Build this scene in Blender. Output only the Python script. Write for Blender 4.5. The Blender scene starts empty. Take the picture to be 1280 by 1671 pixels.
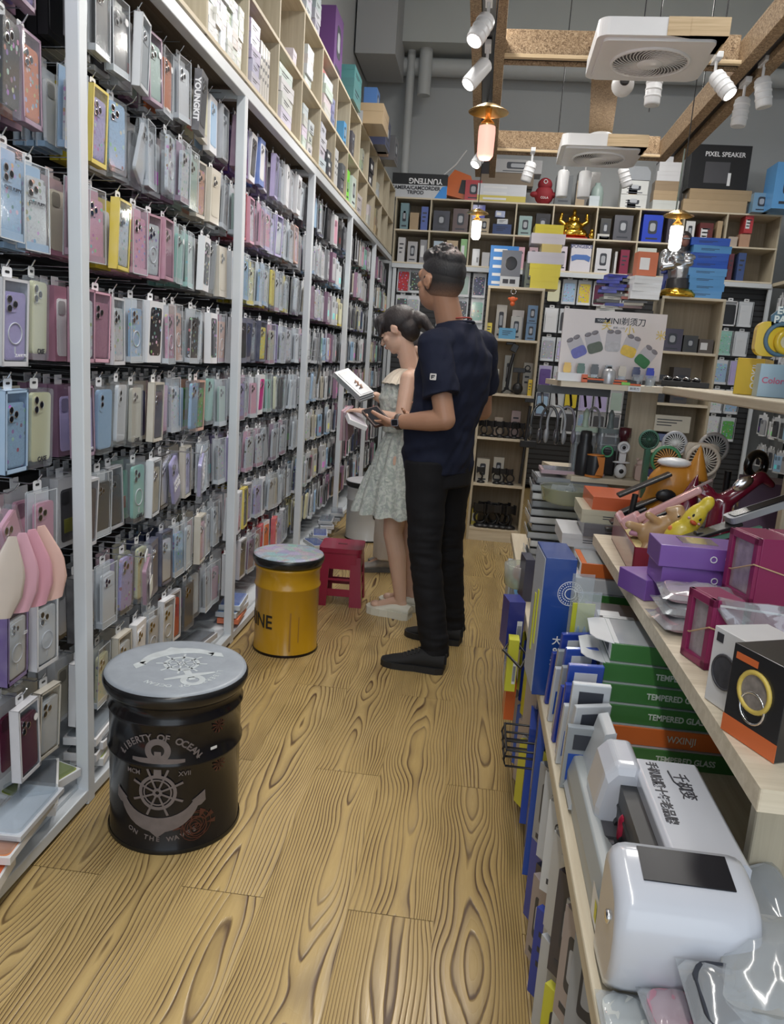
import bpy, bmesh, math, random
from mathutils import Matrix, Vector, Euler, noise
R = random.Random(7)
PI = math.pi
SC = bpy.context.scene
COL = SC.collection
# ---------------------------------------------------------------- camera
H = 1.35
FPX = 1252.0
_d = Vector((145, -244.5, FPX)).normalized()
_v = Vector((-425, 6165, FPX)); _v = (_v - _d * _v.dot(_d)).normalized()
_x = _v.cross(_d)
if _x.x < 0: _x = -_x
ROWS = (_x, _d, -_v)
def ray(px, py):
    c = Vector((px - 640, py - 835.5, FPX))
    return Vector((ROWS[0].dot(c), ROWS[1].dot(c), ROWS[2].dot(c)))
CAM = Vector((0, 0, H))
def atz(px, py, z=0.0):
    r = ray(px, py); return CAM + r * ((z - H) / r.z)
def atx(px, py, x):
    r = ray(px, py); return CAM + r * (x / r.x)
def aty(px, py, y):
    r = ray(px, py); return CAM + r * (y / r.y)
cd = bpy.data.cameras.new('camera'); cam = bpy.data.objects.new('camera', cd); COL.objects.link(cam)
cd.sensor_fit = 'VERTICAL'; cd.sensor_height = 36; cd.lens = FPX / 1671 * 36; cd.clip_start = .02; cd.clip_end = 100
rx = [ROWS[i].x for i in range(3)]; ry = [-ROWS[i].y for i in range(3)]; rz = [-ROWS[i].z for i in range(3)]
cam.matrix_world = Matrix(((rx[0], ry[0], rz[0], 0), (rx[1], ry[1], rz[1], 0), (rx[2], ry[2], rz[2], H), (0, 0, 0, 1)))
SC.camera = cam
# ---------------------------------------------------------------- exposure, world
vs = SC.view_settings
vs.view_transform = 'Standard'; vs.look = 'None'; vs.gamma = 1; vs.use_curve_mapping = False; vs.exposure = -0.12
SC.cycles.max_bounces = 6; SC.cycles.diffuse_bounces = 3; SC.cycles.glossy_bounces = 3
SC.cycles.transparent_max_bounces = 12; SC.cycles.sample_clamp_indirect = 4; SC.cycles.caustics_reflective = False; SC.cycles.caustics_refractive = False
w = bpy.data.worlds.new('world'); SC.world = w; w.use_nodes = True
w.node_tree.nodes['Background'].inputs[0].default_value = (.75, .87, 1, 1)
w.node_tree.nodes['Background'].inputs[1].default_value = 1.0
# ---------------------------------------------------------------- added area lights without fixtures: overhead strips, high panel, rear fill
def area(name, loc, sx, sy, power, col=(1, .97, .92), rot=(0, 0, 0), spread=PI):
    l = bpy.data.lights.new(name, 'AREA'); l.shape = 'RECTANGLE'; l.size = sx; l.size_y = sy; l.energy = power; l.color = col; l.spread = spread
    o = bpy.data.objects.new(name, l); COL.objects.link(o); o.location = loc; o.rotation_euler = rot
    return o
area('overhead_fill_strip', (-.25, 1.6, 3.3), .12, 2.4, 46)
area('overhead_fill_strip', (-.25, 4.9, 3.45), .12, 2.4, 36)
area('overhead_fill_strip', (1.2, 3.6, 3.7), .12, 2.4, 22)
area('overhead_fill_strip', (1.2, 6.9, 3.9), .12, 2.0, 40)
area('high_fill_panel', (.8, 5.2, 5.35), 1.2, 1.2, 60)  # added lamp, brightens the back wall and ceiling area
area('overhead_fill_strip', (-.2, -.8, 3.2), .12, 2.4, 40)
area('rear_fill_light', (.6, -2.9, 1.6), 3.2, 2.4, 36, (.85, .93, 1), (PI/2, 0, 0))  # added cool fill behind the camera, brightens the near floor
# ---------------------------------------------------------------- materials
MATS = {}
def nod(nt, t, **k):
    n = nt.nodes.new(t)
    for a, b in k.items(): setattr(n, a, b)
    return n
def setin(nt, n, key, v):
    if isinstance(v, bpy.types.NodeSocket): nt.links.new(v, n.inputs[key])
    elif v is not None: n.inputs[key].default_value = v
def mth(nt, op, a, b=None, c=None):
    n = nod(nt, 'ShaderNodeMath', operation=op)
    setin(nt, n, 0, a)
    if b is not None: setin(nt, n, 1, b)
    if c is not None: setin(nt, n, 2, c)
    return n.outputs[0]
def mixc(nt, f, a, b, bt='MIX'):
    n = nod(nt, 'ShaderNodeMix', data_type='RGBA', blend_type=bt)
    setin(nt, n, 0, f)
    for k, v in ((6, a), (7, b)):
        if isinstance(v, (tuple, list)): v = tuple(v) + ((1,) if len(v) == 3 else ())
        setin(nt, n, k, v)
    return n.outputs[2]
def ramp(nt, f, stops, interp='LINEAR'):
    n = nod(nt, 'ShaderNodeValToRGB'); cr = n.color_ramp; cr.interpolation = interp
    while len(cr.elements) > 1: cr.elements.remove(cr.elements[-1])
    for i, (p, c) in enumerate(stops):
        e = cr.elements[0] if i == 0 else cr.elements.new(p)
        if i == 0: e.position = p
        e.color = tuple(c) + ((1,) if len(c) == 3 else ())
    nt.links.new(f, n.inputs[0]); return n.outputs[0]
def tco(nt, scale=(1, 1, 1), out='Object', loc=None, rot=None):
    tc = nod(nt, 'ShaderNodeTexCoord'); mp = nod(nt, 'ShaderNodeMapping'); nt.links.new(tc.outputs[out], mp.inputs[0])
    mp.inputs['Scale'].default_value = scale
    if rot: mp.inputs['Rotation'].default_value = rot
    if loc is not None: setin(nt, mp, 'Location', loc)
    return mp.outputs[0]
def nz(nt, vec, scale, detail=2, rough=.5, dist=0):
    n = nod(nt, 'ShaderNodeTexNoise'); nt.links.new(vec, n.inputs['Vector'])
    n.inputs['Scale'].default_value = scale; n.inputs['Detail'].default_value = detail; n.inputs['Roughness'].default_value = rough; n.inputs['Distortion'].default_value = dist
    return n.outputs['Fac']
def vor(nt, vec, scale, feature='F1', out='Distance'):
    n = nod(nt, 'ShaderNodeTexVoronoi', feature=feature); nt.links.new(vec, n.inputs['Vector']); n.inputs['Scale'].default_value = scale
    return n.outputs[out]
def bump(nt, h, strength=.3, dist=.002):
    n = nod(nt, 'ShaderNodeBump'); n.inputs['Strength'].default_value = strength; n.inputs['Distance'].default_value = dist
    nt.links.new(h, n.inputs['Height']); return n.outputs[0]
def M(name, col=(.5, .5, .5), rough=.5, metal=0, alpha=1, emit=0, coat=0, obj=False, attr=None, var=.08, vs_=12, fn=None, trans=0, spec=.5, bumpk=0):
    """a procedural material; fn(nt, basecolour socket) may rework the colour"""
    if name in MATS: return MATS[name]
    m = bpy.data.materials.new(name); m.use_nodes = True; nt = m.node_tree; b = nt.nodes['Principled BSDF']
    if obj: base = nod(nt, 'ShaderNodeObjectInfo').outputs['Color']
    elif attr: base = nod(nt, 'ShaderNodeAttribute', attribute_name=attr).outputs['Color']
    else:
        r = nod(nt, 'ShaderNodeRGB'); r.outputs[0].default_value = tuple(col) + (1,); base = r.outputs[0]
    if var:
        n_ = nz(nt, tco(nt), vs_, 3)
        v = mth(nt, 'MULTIPLY_ADD', n_, 2 * var, 1 - var)
        hsv = nod(nt, 'ShaderNodeHueSaturation'); nt.links.new(v, hsv.inputs['Value']); nt.links.new(base, hsv.inputs['Color']); base = hsv.outputs[0]
        if bumpk: nt.links.new(bump(nt, nz(nt, tco(nt), vs_ * 6, 3), bumpk, .002), b.inputs['Normal'])
    if fn: base = fn(nt, base, b) or base
    nt.links.new(base, b.inputs['Base Color'])
    b.inputs['Roughness'].default_value = rough; b.inputs['Metallic'].default_value = metal; b.inputs['Alpha'].default_value = alpha
    b.inputs['Coat Weight'].default_value = coat; b.inputs['Coat Roughness'].default_value = .08
    b.inputs['Specular IOR Level'].default_value = spec
    if trans: b.inputs['Transmission Weight'].default_value = trans
    if emit:
        nt.links.new(base, b.inputs['Emission Color']); b.inputs['Emission Strength'].default_value = emit
    MATS[name] = m; return m
def clear(name, tint=(.9, .93, .95), op=.12, rough=.08, boost=1.0):
    """thin clear plastic: see-through film with real reflections"""
    if name in MATS: return MATS[name]
    m = bpy.data.materials.new(name); m.use_nodes = True; nt = m.node_tree; nt.nodes.clear()
    out = nod(nt, 'ShaderNodeOutputMaterial'); tr = nod(nt, 'ShaderNodeBsdfTransparent'); tr.inputs[0].default_value = tuple(tint) + (1,)
    df = nod(nt, 'ShaderNodeBsdfDiffuse'); df.inputs[0].default_value = (.75, .78, .82, 1)
    gl = nod(nt, 'ShaderNodeBsdfGlossy'); gl.inputs['Roughness'].default_value = rough; gl.inputs[0].default_value = (1, 1, 1, 1)
    lw = nod(nt, 'ShaderNodeLayerWeight'); lw.inputs['Blend'].default_value = .5
    crn = nz(nt, tco(nt), 30, 2, .5, 1.0)
    nt.links.new(bump(nt, crn, .10, .003), gl.inputs['Normal'])
    m1 = nod(nt, 'ShaderNodeMixShader'); m1.inputs[0].default_value = op
    nt.links.new(tr.outputs[0], m1.inputs[1]); nt.links.new(df.outputs[0], m1.inputs[2])
    m2 = nod(nt, 'ShaderNodeMixShader'); nt.links.new(mth(nt, 'MULTIPLY_ADD', mth(nt, 'POWER', lw.outputs['Facing'], 4.0), .30 * boost, .03 * boost), m2.inputs[0])
    nt.links.new(m1.outputs[0], m2.inputs[1]); nt.links.new(gl.outputs[0], m2.inputs[2]); nt.links.new(m2.outputs[0], out.inputs[0])
    MATS[name] = m; return m
# ---------------------------------------------------------------- mesh builder
def rotm(rx=0, ry=0, rz=0, loc=(0, 0, 0)):
    return Matrix.Translation(loc) @ Euler((rx, ry, rz)).to_matrix().to_4x4()
class MB:
    def __init__(s): s.v = []; s.f = []; s.mi = []; s.sm = []; s.col = []; s.T = Matrix()
    def add(s, vs_, fs, mi=0, sm=False, col=None):
        n = len(s.v); T = s.T
        s.v += [tuple(T @ Vector(p)) for p in vs_]
        s.f += [tuple(n + i for i in f) for f in fs]; s.mi += [mi] * len(fs); s.sm += [sm] * len(fs); s.col += [col] * len(fs)
        return s
    def box(s, c, d, mi=0, m=None, col=None, taper=1):
        x, y, z = d[0] / 2, d[1] / 2, d[2] / 2
        P = [Vector((i * x * (taper if k > 0 else 1), j * y * (taper if k > 0 else 1), k * z)) for i in (-1, 1) for j in (-1, 1) for k in (-1, 1)]
        if m: P = [m @ p for p in P]
        P = [p + Vector(c) for p in P]
        return s.add(P, [(0, 1, 3, 2), (4, 6, 7, 5), (0, 4, 5, 1), (2, 3, 7, 6), (0, 2, 6, 4), (1, 5, 7, 3)], mi, False, col)
    def bx(s, x0, x1, y0, y1, z0, z1, mi=0, col=None): return s.box(((x0 + x1) / 2, (y0 + y1) / 2, (z0 + z1) / 2), (abs(x1 - x0), abs(y1 - y0), abs(z1 - z0)), mi, None, col)
    def prism(s, pts, h0, h1, axis='z', mi=0, sm=False, col=None, cap=True, mit=None):
        """extrude a 2D outline along an axis; axis z: (x,y), y: (x,z), x: (y,z)"""
        n = len(pts)
        def P(p, h): return (p[0], p[1], h) if axis == 'z' else ((p[0], h, p[1]) if axis == 'y' else (h, p[0], p[1]))
        V = [P(p, h0) for p in pts] + [P(p, h1) for p in pts]
        s.add(V, [(i, (i + 1) % n, n + (i + 1) % n, n + i) for i in range(n)], mi, sm, col)
        if cap:
            s.add(V[:n], [tuple(range(n - 1, -1, -1))], mi, False, col); s.add(V[n:], [tuple(range(n))], mi if mit is None else mit, False, col)
        return s
    def rings(s, rs, mi=0, sm=True, cap=True, close=True):
        """loft through closed rings of points"""
        n = len(rs[0]); V = [p for r in rs for p in r]
        F = [(k * n + i, k * n + (i + 1) % n, (k + 1) * n + (i + 1) % n, (k + 1) * n + i) for k in range(len(rs) - 1) for i in range(n)]
        s.add(V, F, mi, sm)
        if cap: s.add(rs[0], [tuple(range(n - 1, -1, -1))], mi, False); s.add(rs[-1], [tuple(range(n))], mi, False)
        return s
    def lathe(s, prof, seg=32, c=(0, 0, 0), mi=0, sm=True, cap=True, ax='z'):
        def P(r, h, a):
            q = (r * math.cos(a), r * math.sin(a), h)
            if ax == 'y': q = (q[0], h, q[1])
            if ax == 'x': q = (h, q[0], q[1])
            return (q[0] + c[0], q[1] + c[1], q[2] + c[2])
        return s.rings([[P(max(r, 1e-5), h, 2 * PI * i / seg) for i in range(seg)] for r, h in prof], mi, sm, cap)
    def tube(s, pts, r, seg=8, mi=0, cap=True, sm=True):
        pts = [Vector(p) for p in pts]; rr = r if isinstance(r, (list, tuple)) else [r] * len(pts)
        rs = []; up = None
        for i, p in enumerate(pts):
            t = (pts[min(i + 1, len(pts) - 1)] - pts[max(i - 1, 0)]).normalized()
            if up is None: up = Vector((0, 0, 1)) if abs(t.z) < .9 else Vector((1, 0, 0))
            a = t.cross(up).normalized(); b = a.cross(t).normalized(); up = b
            rs.append([p + (a * math.cos(2 * PI * k / seg) + b * math.sin(2 * PI * k / seg)) * rr[i] for k in range(seg)])
        return s.rings(rs, mi, sm, cap)
    def ell(s, c, r, seg=16, mi=0, m=None, rg=None):
        rg = rg or seg // 2; rs = []
        for k in range(rg + 1):
            a = -PI / 2 + PI * k / rg; q = []
            for i in range(seg):
                b = 2 * PI * i / seg
                p = Vector((r[0] * math.cos(a) * math.cos(b), r[1] * math.cos(a) * math.sin(b), r[2] * math.sin(a)))
                if abs(math.cos(a)) < 1e-6: p += Vector((1e-6 * math.cos(b), 1e-6 * math.sin(b), 0))
                if m: p = m @ p
                q.append(p + Vector(c))
            rs.append(q)
        return s.rings(rs, mi, True, False)
    def cap2(s, a, b, ra, rb, seg=12, mi=0):
        """tapered capsule"""
        a = Vector(a); b = Vector(b); t = (b - a); L = t.length or 1e-4; t = t / L
        pts = []; rr = []
        for k in range(5): an = PI / 2 * k / 4; pts.append(a - t * ra * math.cos(an)); rr.append(max(ra * math.sin(an), ra * .02))
        for k in range(5): an = PI / 2 * k / 4; pts.append(b + t * rb * math.sin(an)); rr.append(max(rb * math.cos(an), rb * .02))
        return s.tube(pts, rr, seg, mi)
    def torus(s, c, R_, r, seg=28, sg=8, mi=0, ax='z'):
        rs = []
        for i in range(seg + 1):
            a = 2 * PI * i / seg; q = []
            for k in range(sg):
                b = 2 * PI * k / sg; rad = R_ + r * math.cos(b); p = (rad * math.cos(a), rad * math.sin(a), r * math.sin(b))
                if ax == 'y': p = (p[0], p[2], p[1])
                if ax == 'x': p = (p[2], p[0], p[1])
                q.append((p[0] + c[0], p[1] + c[1], p[2] + c[2]))
            rs.append(q)
        return s.rings(rs, mi, True, False)
    def mesh(s, name, mats):
        me = bpy.data.meshes.new(name); me.from_pydata(s.v, [], s.f)
        for m in (mats if isinstance(mats, (list, tuple)) else [mats]): me.materials.append(m)
        me.polygons.foreach_set('material_index', s.mi); me.polygons.foreach_set('use_smooth', s.sm)
        if any(c is not None for c in s.col):
            ca = me.color_attributes.new('Col', 'FLOAT_COLOR', 'CORNER'); dat = []
            for p, c in zip(me.polygons, s.col):
                c = c or (.5, .5, .5); dat += list((c[0], c[1], c[2], 1)) * p.loop_total
            ca.data.foreach_set('color', dat)
        me.update()
        bm = bmesh.new(); bm.from_mesh(me); bmesh.ops.recalc_face_normals(bm, faces=bm.faces); bm.to_mesh(me); bm.free()
        return me
    def obj(s, name, mats, parent=None, loc=None, rot=None, bevel=0, seg=2, color=None, sub=0):
        return O(name, s.mesh(name, mats), parent, loc, rot, bevel, seg, color, sub)
def O(name, me, parent=None, loc=None, rot=None, bevel=0, seg=2, color=None, sub=0):
    o = bpy.data.objects.new(name, me); COL.objects.link(o)
    if parent: o.parent = parent
    if loc is not None: o.location = loc
    if rot is not None: o.rotation_euler = rot
    if color: o.color = tuple(color) + (1,)
    if bevel:
        b = o.modifiers.new('b', 'BEVEL'); b.width = bevel; b.segments = seg; b.limit_method = 'ANGLE'; b.angle_limit = .6
    if sub:
        b = o.modifiers.new('s', 'SUBSURF'); b.levels = sub; b.render_levels = sub
    return o
def tag(o, label, cat, group=None, kind=None):
    o['label'] = label; o['category'] = cat
    if group: o['group'] = group
    if kind: o['kind'] = kind
    return o
def thing(name, label, cat, loc=(0, 0, 0), rz=0, group=None, rot=None):
    o = bpy.data.objects.new(name, None); COL.objects.link(o); o.location = loc; o.rotation_euler = rot or (0, 0, rz)
    o.empty_display_size = .05
    return tag(o, label, cat, group)
def kids(o): return [c for c in bpy.data.objects if c.parent == o]
def dup(tree, loc, rot, label, group=None, color=None):
    """tree = (root, [(child, [grandchild...])...]); a copy of a thing, its parts and sub-parts"""
    root, ch = tree
    r = root.copy(); COL.objects.link(r); r.location = loc; r.rotation_euler = rot; r['label'] = label
    if group: r['group'] = group
    out = []
    for c, g in ch:
        c2 = c.copy(); COL.objects.link(c2); c2.parent = r; out.append(c2)
        for q in g:
            q2 = q.copy(); COL.objects.link(q2); q2.parent = c2; out.append(q2)
    return r, out
def tree(root): return (root, [(c, kids(c)) for c in kids(root)])
def struct(o, k='structure'): o['kind'] = k; return o
def rrect(w_, h_, r, n=5, cx=0, cy=0):
    pts = []
    for (sx, sy, a0) in ((1, 1, 0), (-1, 1, PI / 2), (-1, -1, PI), (1, -1, 1.5 * PI)):
        for k in range(n):
            a = a0 + PI / 2 * k / (n - 1); pts.append((cx + sx * (w_ / 2 - r) + r * math.cos(a), cy + sy * (h_ / 2 - r) + r * math.sin(a)))
    return pts
_tc = {}
def text_mesh(s, size, mat, ext=.0004, bold=0, align='CENTER', spacing=1, bend=None, sx=1.0):
    """lettering as a thin raised mesh in the XZ plane facing -Y. bend=(radius): wrapped round a vertical cylinder"""
    cu = bpy.data.curves.new('t', 'FONT'); cu.body = s; cu.size = size; cu.extrude = ext; cu.offset = bold; cu.align_x = align; cu.align_y = 'CENTER'
    cu.space_character = spacing; cu.resolution_u = 3; cu.space_line = .9
    o = bpy.data.objects.new('t', cu); COL.objects.link(o); bpy.context.view_layer.update()
    me = bpy.data.meshes.new_from_object(o.evaluated_get(bpy.context.evaluated_depsgraph_get()))
    bpy.data.objects.remove(o); bpy.data.curves.remove(cu)
    for v in me.vertices:
        x, y, z = v.co; x *= sx
        v.co = (x, -z, y)
    me.materials.clear(); me.materials.append(mat)
    return me
def lettering(s, size, mat, parent, loc, rot=(0, 0, 0), bold=0, sx=1.0, name='lettering', align='CENTER', spacing=1, color=None):
    me = text_mesh(s, size, mat, bold=bold, sx=sx, align=align, spacing=spacing); me.name = name
    return O(name, me, parent, loc, rot, color=color)
def remesh(o, vox, smooth=3, disp=None):
    """bake a voxel union of overlapping volumes into one continuous skin"""
    m = o.modifiers.new('r', 'REMESH'); m.mode = 'VOXEL'; m.voxel_size = vox; m.use_smooth_shade = True
    if smooth:
        c = o.modifiers.new('c', 'SMOOTH'); c.iterations = smooth; c.factor = .6
    bpy.context.view_layer.update()
    me = bpy.data.meshes.new_from_object(o.evaluated_get(bpy.context.evaluated_depsgraph_get()))
    mats = [x for x in o.data.materials]
    o.modifiers.clear(); o.data = me
    if not me.materials:
        for x in mats: me.materials.append(x)
    if disp:
        me.update(); nn = [v.normal.copy() for v in me.vertices]
        for v, n in zip(me.vertices, nn): v.co += n * disp(v.co, n)
        me.update()
    for p in me.polygons: p.use_smooth = True
    return o
ORD = ['first', 'second', 'third', 'fourth', 'fifth', 'sixth', 'seventh', 'eighth', 'ninth', 'tenth', 'eleventh', 'twelfth', 'thirteenth', 'fourteenth', 'fifteenth', 'sixteenth', 'seventeenth', 'eighteenth', 'nineteenth', 'twentieth']
# ---------------------------------------------------------------- shared materials
def osb_fn(nt, base, b):
    n1 = nod(nt, 'ShaderNodeTexVoronoi'); nt.links.new(tco(nt, (9, 9, 9)), n1.inputs['Vector']); n1.inputs['Scale'].default_value = 5
    nn = nz(nt, tco(nt, (3, 3, 3)), 14, 4, .6, 3.0)
    c = ramp(nt, nn, [(.3, (.07, .04, .02)), (.44, (.24, .155, .085)), (.56, (.40, .28, .165)), (.72, (.56, .43, .29))])
    nt.links.new(bump(nt, nn, .3, .003), b.inputs['Normal']); return c
def birch_fn(c1, c2, axis='z'):
    def fn(nt, base, b):
        sc = {'z': (40, 40, 1.6), 'y': (40, 1.6, 40), 'x': (1.6, 40, 40)}[axis]
        n1 = nz(nt, tco(nt, sc), 1.6, 4, .6, .6)
        return ramp(nt, n1, [(.3, c1), (.7, c2)])
    return fn
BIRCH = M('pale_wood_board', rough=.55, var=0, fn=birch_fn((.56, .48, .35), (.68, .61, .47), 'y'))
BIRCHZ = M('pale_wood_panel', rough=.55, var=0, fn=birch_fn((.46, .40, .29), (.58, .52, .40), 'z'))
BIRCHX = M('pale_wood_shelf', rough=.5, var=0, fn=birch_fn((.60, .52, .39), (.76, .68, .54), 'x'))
OSB = M('osb', rough=.7, var=0, fn=osb_fn)
WHITE_STEEL = M('white_painted_steel', (.64, .68, .72), .35, var=.04)
WHITE = M('white_plastic', (.8, .81, .83), .3, var=.03)
BLACK = M('black_plastic', (.015, .015, .017), .35, var=.1)
DARK = M('dark_board', (.05, .048, .05), .6)
GREY = M('grey_plastic', (.35, .36, .38), .4)
CHROME = M('chrome', (.8, .8, .82), .15, 1, var=.02)
# ---------------------------------------------------------------- floor: embossed wood-look planks
def floor_fn(nt, base, b):
    uv = nod(nt, 'ShaderNodeUVMap', uv_map='UVMap'); sp = nod(nt, 'ShaderNodeSeparateXYZ'); nt.links.new(uv.outputs[0], sp.inputs[0])
    u, v = sp.outputs[0], sp.outputs[1]                     # u: across the plank in metres, v: along it, both with a random shift in whole tens
    rnd = nod(nt, 'ShaderNodeAttribute', attribute_name='Col').outputs['Color']
    sr = nod(nt, 'ShaderNodeSeparateColor'); nt.links.new(rnd, sr.inputs[0])
    r1, r2, r3 = sr.outputs[0], sr.outputs[1], sr.outputs[2]
    cb = nod(nt, 'ShaderNodeCombineXYZ'); nt.links.new(mth(nt, 'MULTIPLY', u, 5.0), cb.inputs[0])
    nt.links.new(mth(nt, 'MULTIPLY', v, 1.25), cb.inputs[1]); nt.links.new(mth(nt, 'MULTIPLY', r1, 37.0), cb.inputs[2])
    big = nz(nt, cb.outputs[0], 1.35, 1.2, .45, .25)
    cen = mth(nt, 'SUBTRACT', u, mth(nt, 'MULTIPLY_ADD', r2, .11, -.055))
    f = mth(nt, 'ADD', mth(nt, 'MULTIPLY', big, .75), mth(nt, 'MULTIPLY', mth(nt, 'POWER', mth(nt, 'ABSOLUTE', cen), 1.5), 16.0))
    cb2 = nod(nt, 'ShaderNodeCombineXYZ'); nt.links.new(mth(nt, 'MULTIPLY', u, 60), cb2.inputs[0]); nt.links.new(mth(nt, 'MULTIPLY', v, 5), cb2.inputs[1]); nt.links.new(mth(nt, 'MULTIPLY', r1, 37.0), cb2.inputs[2])
    fine = nz(nt, cb2.outputs[0], 2.0, 3, .6)
    f = mth(nt, 'ADD', f, mth(nt, 'MULTIPLY', fine, .008))
    ph = mth(nt, 'FRACT', mth(nt, 'MULTIPLY', f, 15.0))
    # saw-tooth ring: slow darkening then a sharp dark line, as in embossed late wood
    line = ramp(nt, ph, [(0, (.9, .9, .9)), (.10, (0, 0, 0)), (.42, (.1, .1, .1)), (.80, (.42, .42, .42)), (.93, (1, 1, 1)), (1, (.9, .9, .9))])
    lw = nod(nt, 'ShaderNodeRGBToBW'); nt.links.new(line, lw.inputs[0]); ln = lw.outputs[0]
    amp = nz(nt, cb.outputs[0], 2.3, 2, .5, .0)
    amt = mth(nt, 'MULTIPLY', ln, mth(nt, 'MULTIPLY_ADD', amp, 1.6, -.12))
    tone = mixc(nt, r3, (.50, .36, .15), (.61, .45, .20))
    tone = mixc(nt, mth(nt, 'MULTIPLY', fine, .6), tone, (.36, .235, .09))
    c = mixc(nt, mth(nt, 'MULTIPLY', amt, 1.25), tone, (.085, .042, .014))
    hgt = mth(nt, 'SUBTRACT', mth(nt, 'MULTIPLY', fine, .35), ln)
    nt.links.new(bump(nt, hgt, .55, .0018), b.inputs['Normal'])
    nt.links.new(mth(nt, 'MULTIPLY_ADD', ln, .22, .24), b.inputs['Roughness'])
    return c
FLOORM = M('wood_look_plank', rough=.3, var=0, fn=floor_fn)
def build_floor():
    PW, PL = .2143, 1.259
    V = []; F = []; UV = []; C = []
    V += [(-3, -3, -.003), (4.2, -3, -.003), (4.2, 9.2, -.003), (-3, 9.2, -.003)]; F.append((0, 1, 2, 3)); UV += [(0, 0)] * 4; C += [(.2, .5, .5, 1)] * 4
    rr = random.Random(3)
    for k in range(-14, 20):
        x0 = .006 + PW * k; off = 1.656 if k % 2 else 2.285
        j0 = math.floor((-3 - off) / PL)
        for j in range(j0, j0 + 11):
            y0 = off + j * PL; n = len(V); g = .0009
            V += [(x0 + g, y0 + g, 0), (x0 + PW - g, y0 + g, 0), (x0 + PW - g, y0 + PL - g, 0), (x0 + g, y0 + PL - g, 0)]
            F.append((n, n + 1, n + 2, n + 3)); s = rr.random() * 9
            UV += [(-PW / 2, s), (PW / 2, s), (PW / 2, s + PL), (-PW / 2, s + PL)]
            C += [(rr.random(), rr.random(), rr.random(), 1)] * 4
    me = bpy.data.meshes.new('floor'); me.from_pydata(V, [], F); me.materials.append(FLOORM)
    me.uv_layers.new(name='UVMap'); me.color_attributes.new('Col', 'FLOAT_COLOR', 'CORNER')
    me.uv_layers['UVMap'].data.foreach_set('uv', [q for p in UV for q in p])
    me.color_attributes['Col'].data.foreach_set('color', [q for p in C for q in p])
    struct(O('floor', me))
build_floor()
# ---------------------------------------------------------------- room shell
WALLM = M('grey_painted_wall', (.52, .54, .55), .85, var=.06, vs_=1.5, bumpk=.15)
CEILM = M('grey_ceiling', (.45, .46, .47), .9, var=.08, vs_=1)
struct(MB().bx(-3, 4.3, 9.2, 9.3, 0, 5.6).obj('wall_back', WALLM))
struct(MB().bx(-1.62, -1.52, -3, 9.2, 0, 5.6).obj('wall_left', WALLM))
struct(MB().bx(3.35, 3.45, -3, 9.2, 0, 5.6).obj('wall_right', WALLM))
struct(MB().bx(-1.62, 3.45, -3, 9.3, 5.5, 5.6).obj('ceiling', CEILM))
struct(MB().bx(-1.52, 3.35, 8.7, 9.2, 4.55, 5.5).obj('trim_1', M('pale_grey_beam', (.55, .58, .57), .8, var=.05, vs_=2)))
PIPEM = M('grey_painted_pipe', (.56, .58, .58), .5, var=.05)
m = MB(); m.tube([(-1.5, 9.02, 4.42), (3.3, 9.02, 4.42)], .09, 16)
for x in (-.9, .9, 2.7): m.lathe([(.1, -.02), (.1, .02)], 16, (x, 9.02, 4.42), ax='x')
struct(m.obj('trim_2', PIPEM))
m = MB(); m.tube([(-1.02, 8.95, 3.2), (-1.02, 8.95, 5.5)], .045, 12); m.tube([(-.86, 8.9, 4.1), (-.86, 8.9, 5.5)], .07, 12); struct(m.obj('trim_3', PIPEM))
m = MB(); m.bx(-1.5, -1.1, 8.2, 9.0, 4.25, 5.5); struct(m.obj('trim_4', CEILM))
# ---------------------------------------------------------------- suspended timber frame with light track
fr = thing('lighting_frame', 'rough chipboard frame hung from the ceiling, carrying fans and track lights', 'ceiling frame', (0, 0, 3.0))
def beam(x0, x1, y0, y1, z0=0, z1=.13, name='beam', m_=OSB, M_=None):
    o = MB().box((0, 0, 0), (abs(x1 - x0), abs(y1 - y0), z1 - z0)).obj(name, m_, fr, ((x0 + x1) / 2, (y0 + y1) / 2, (z0 + z1) / 2), bevel=.002); return o
PINE = M('pine_edge', rough=.6, var=0, fn=birch_fn((.5, .36, .2), (.72, .56, .36), 'x'))
beam(-.20, -.145, .6, 7.5, 0, .1); beam(-.075, -.02, .6, 7.5, 0, .1)
beam(-.2, -.02, .6, 7.5, .1, .12)
beam(1.24, 1.31, .6, 6.7, 0, .12); beam(1.37, 1.44, .6, 6.7, 0, .12); beam(1.24, 1.44, .6, 6.7, .12, .14)
for y in (4.75, 6.66):
    beam(-.02, 1.24, y - .015, y + .015, -.005, .17)
    beam(-.02, 1.24, y - .09, y - .06, .0, .02, 'edge_batten', PINE); beam(-.02, 1.24, y - .06, y - .015, .01, .03, 'light_track', BLACK)
o = MB().box((0, 0, 0), (.17, 2.1, .02)).obj('beam', OSB, fr, (.66, 5.68, .09), (0, 0, -.12))
beam(-.145, -.075, .6, 7.5, .03, .05, 'light_track', BLACK); beam(1.31, 1.37, .6, 6.7, .04, .06, 'light_track', BLACK)
for x, y in ((-.11, 2.0), (.72, 4.75), (1.15, 4.75), (1.0, 5.9), (1.34, 5.9), (.45, 6.66), (-.11, 6.9), (1.34, 3.3)):
    MB().tube([(x, y, .12), (x, y, 2.5)], .004, 6).obj('suspension_wire', BLACK, fr)
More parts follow.
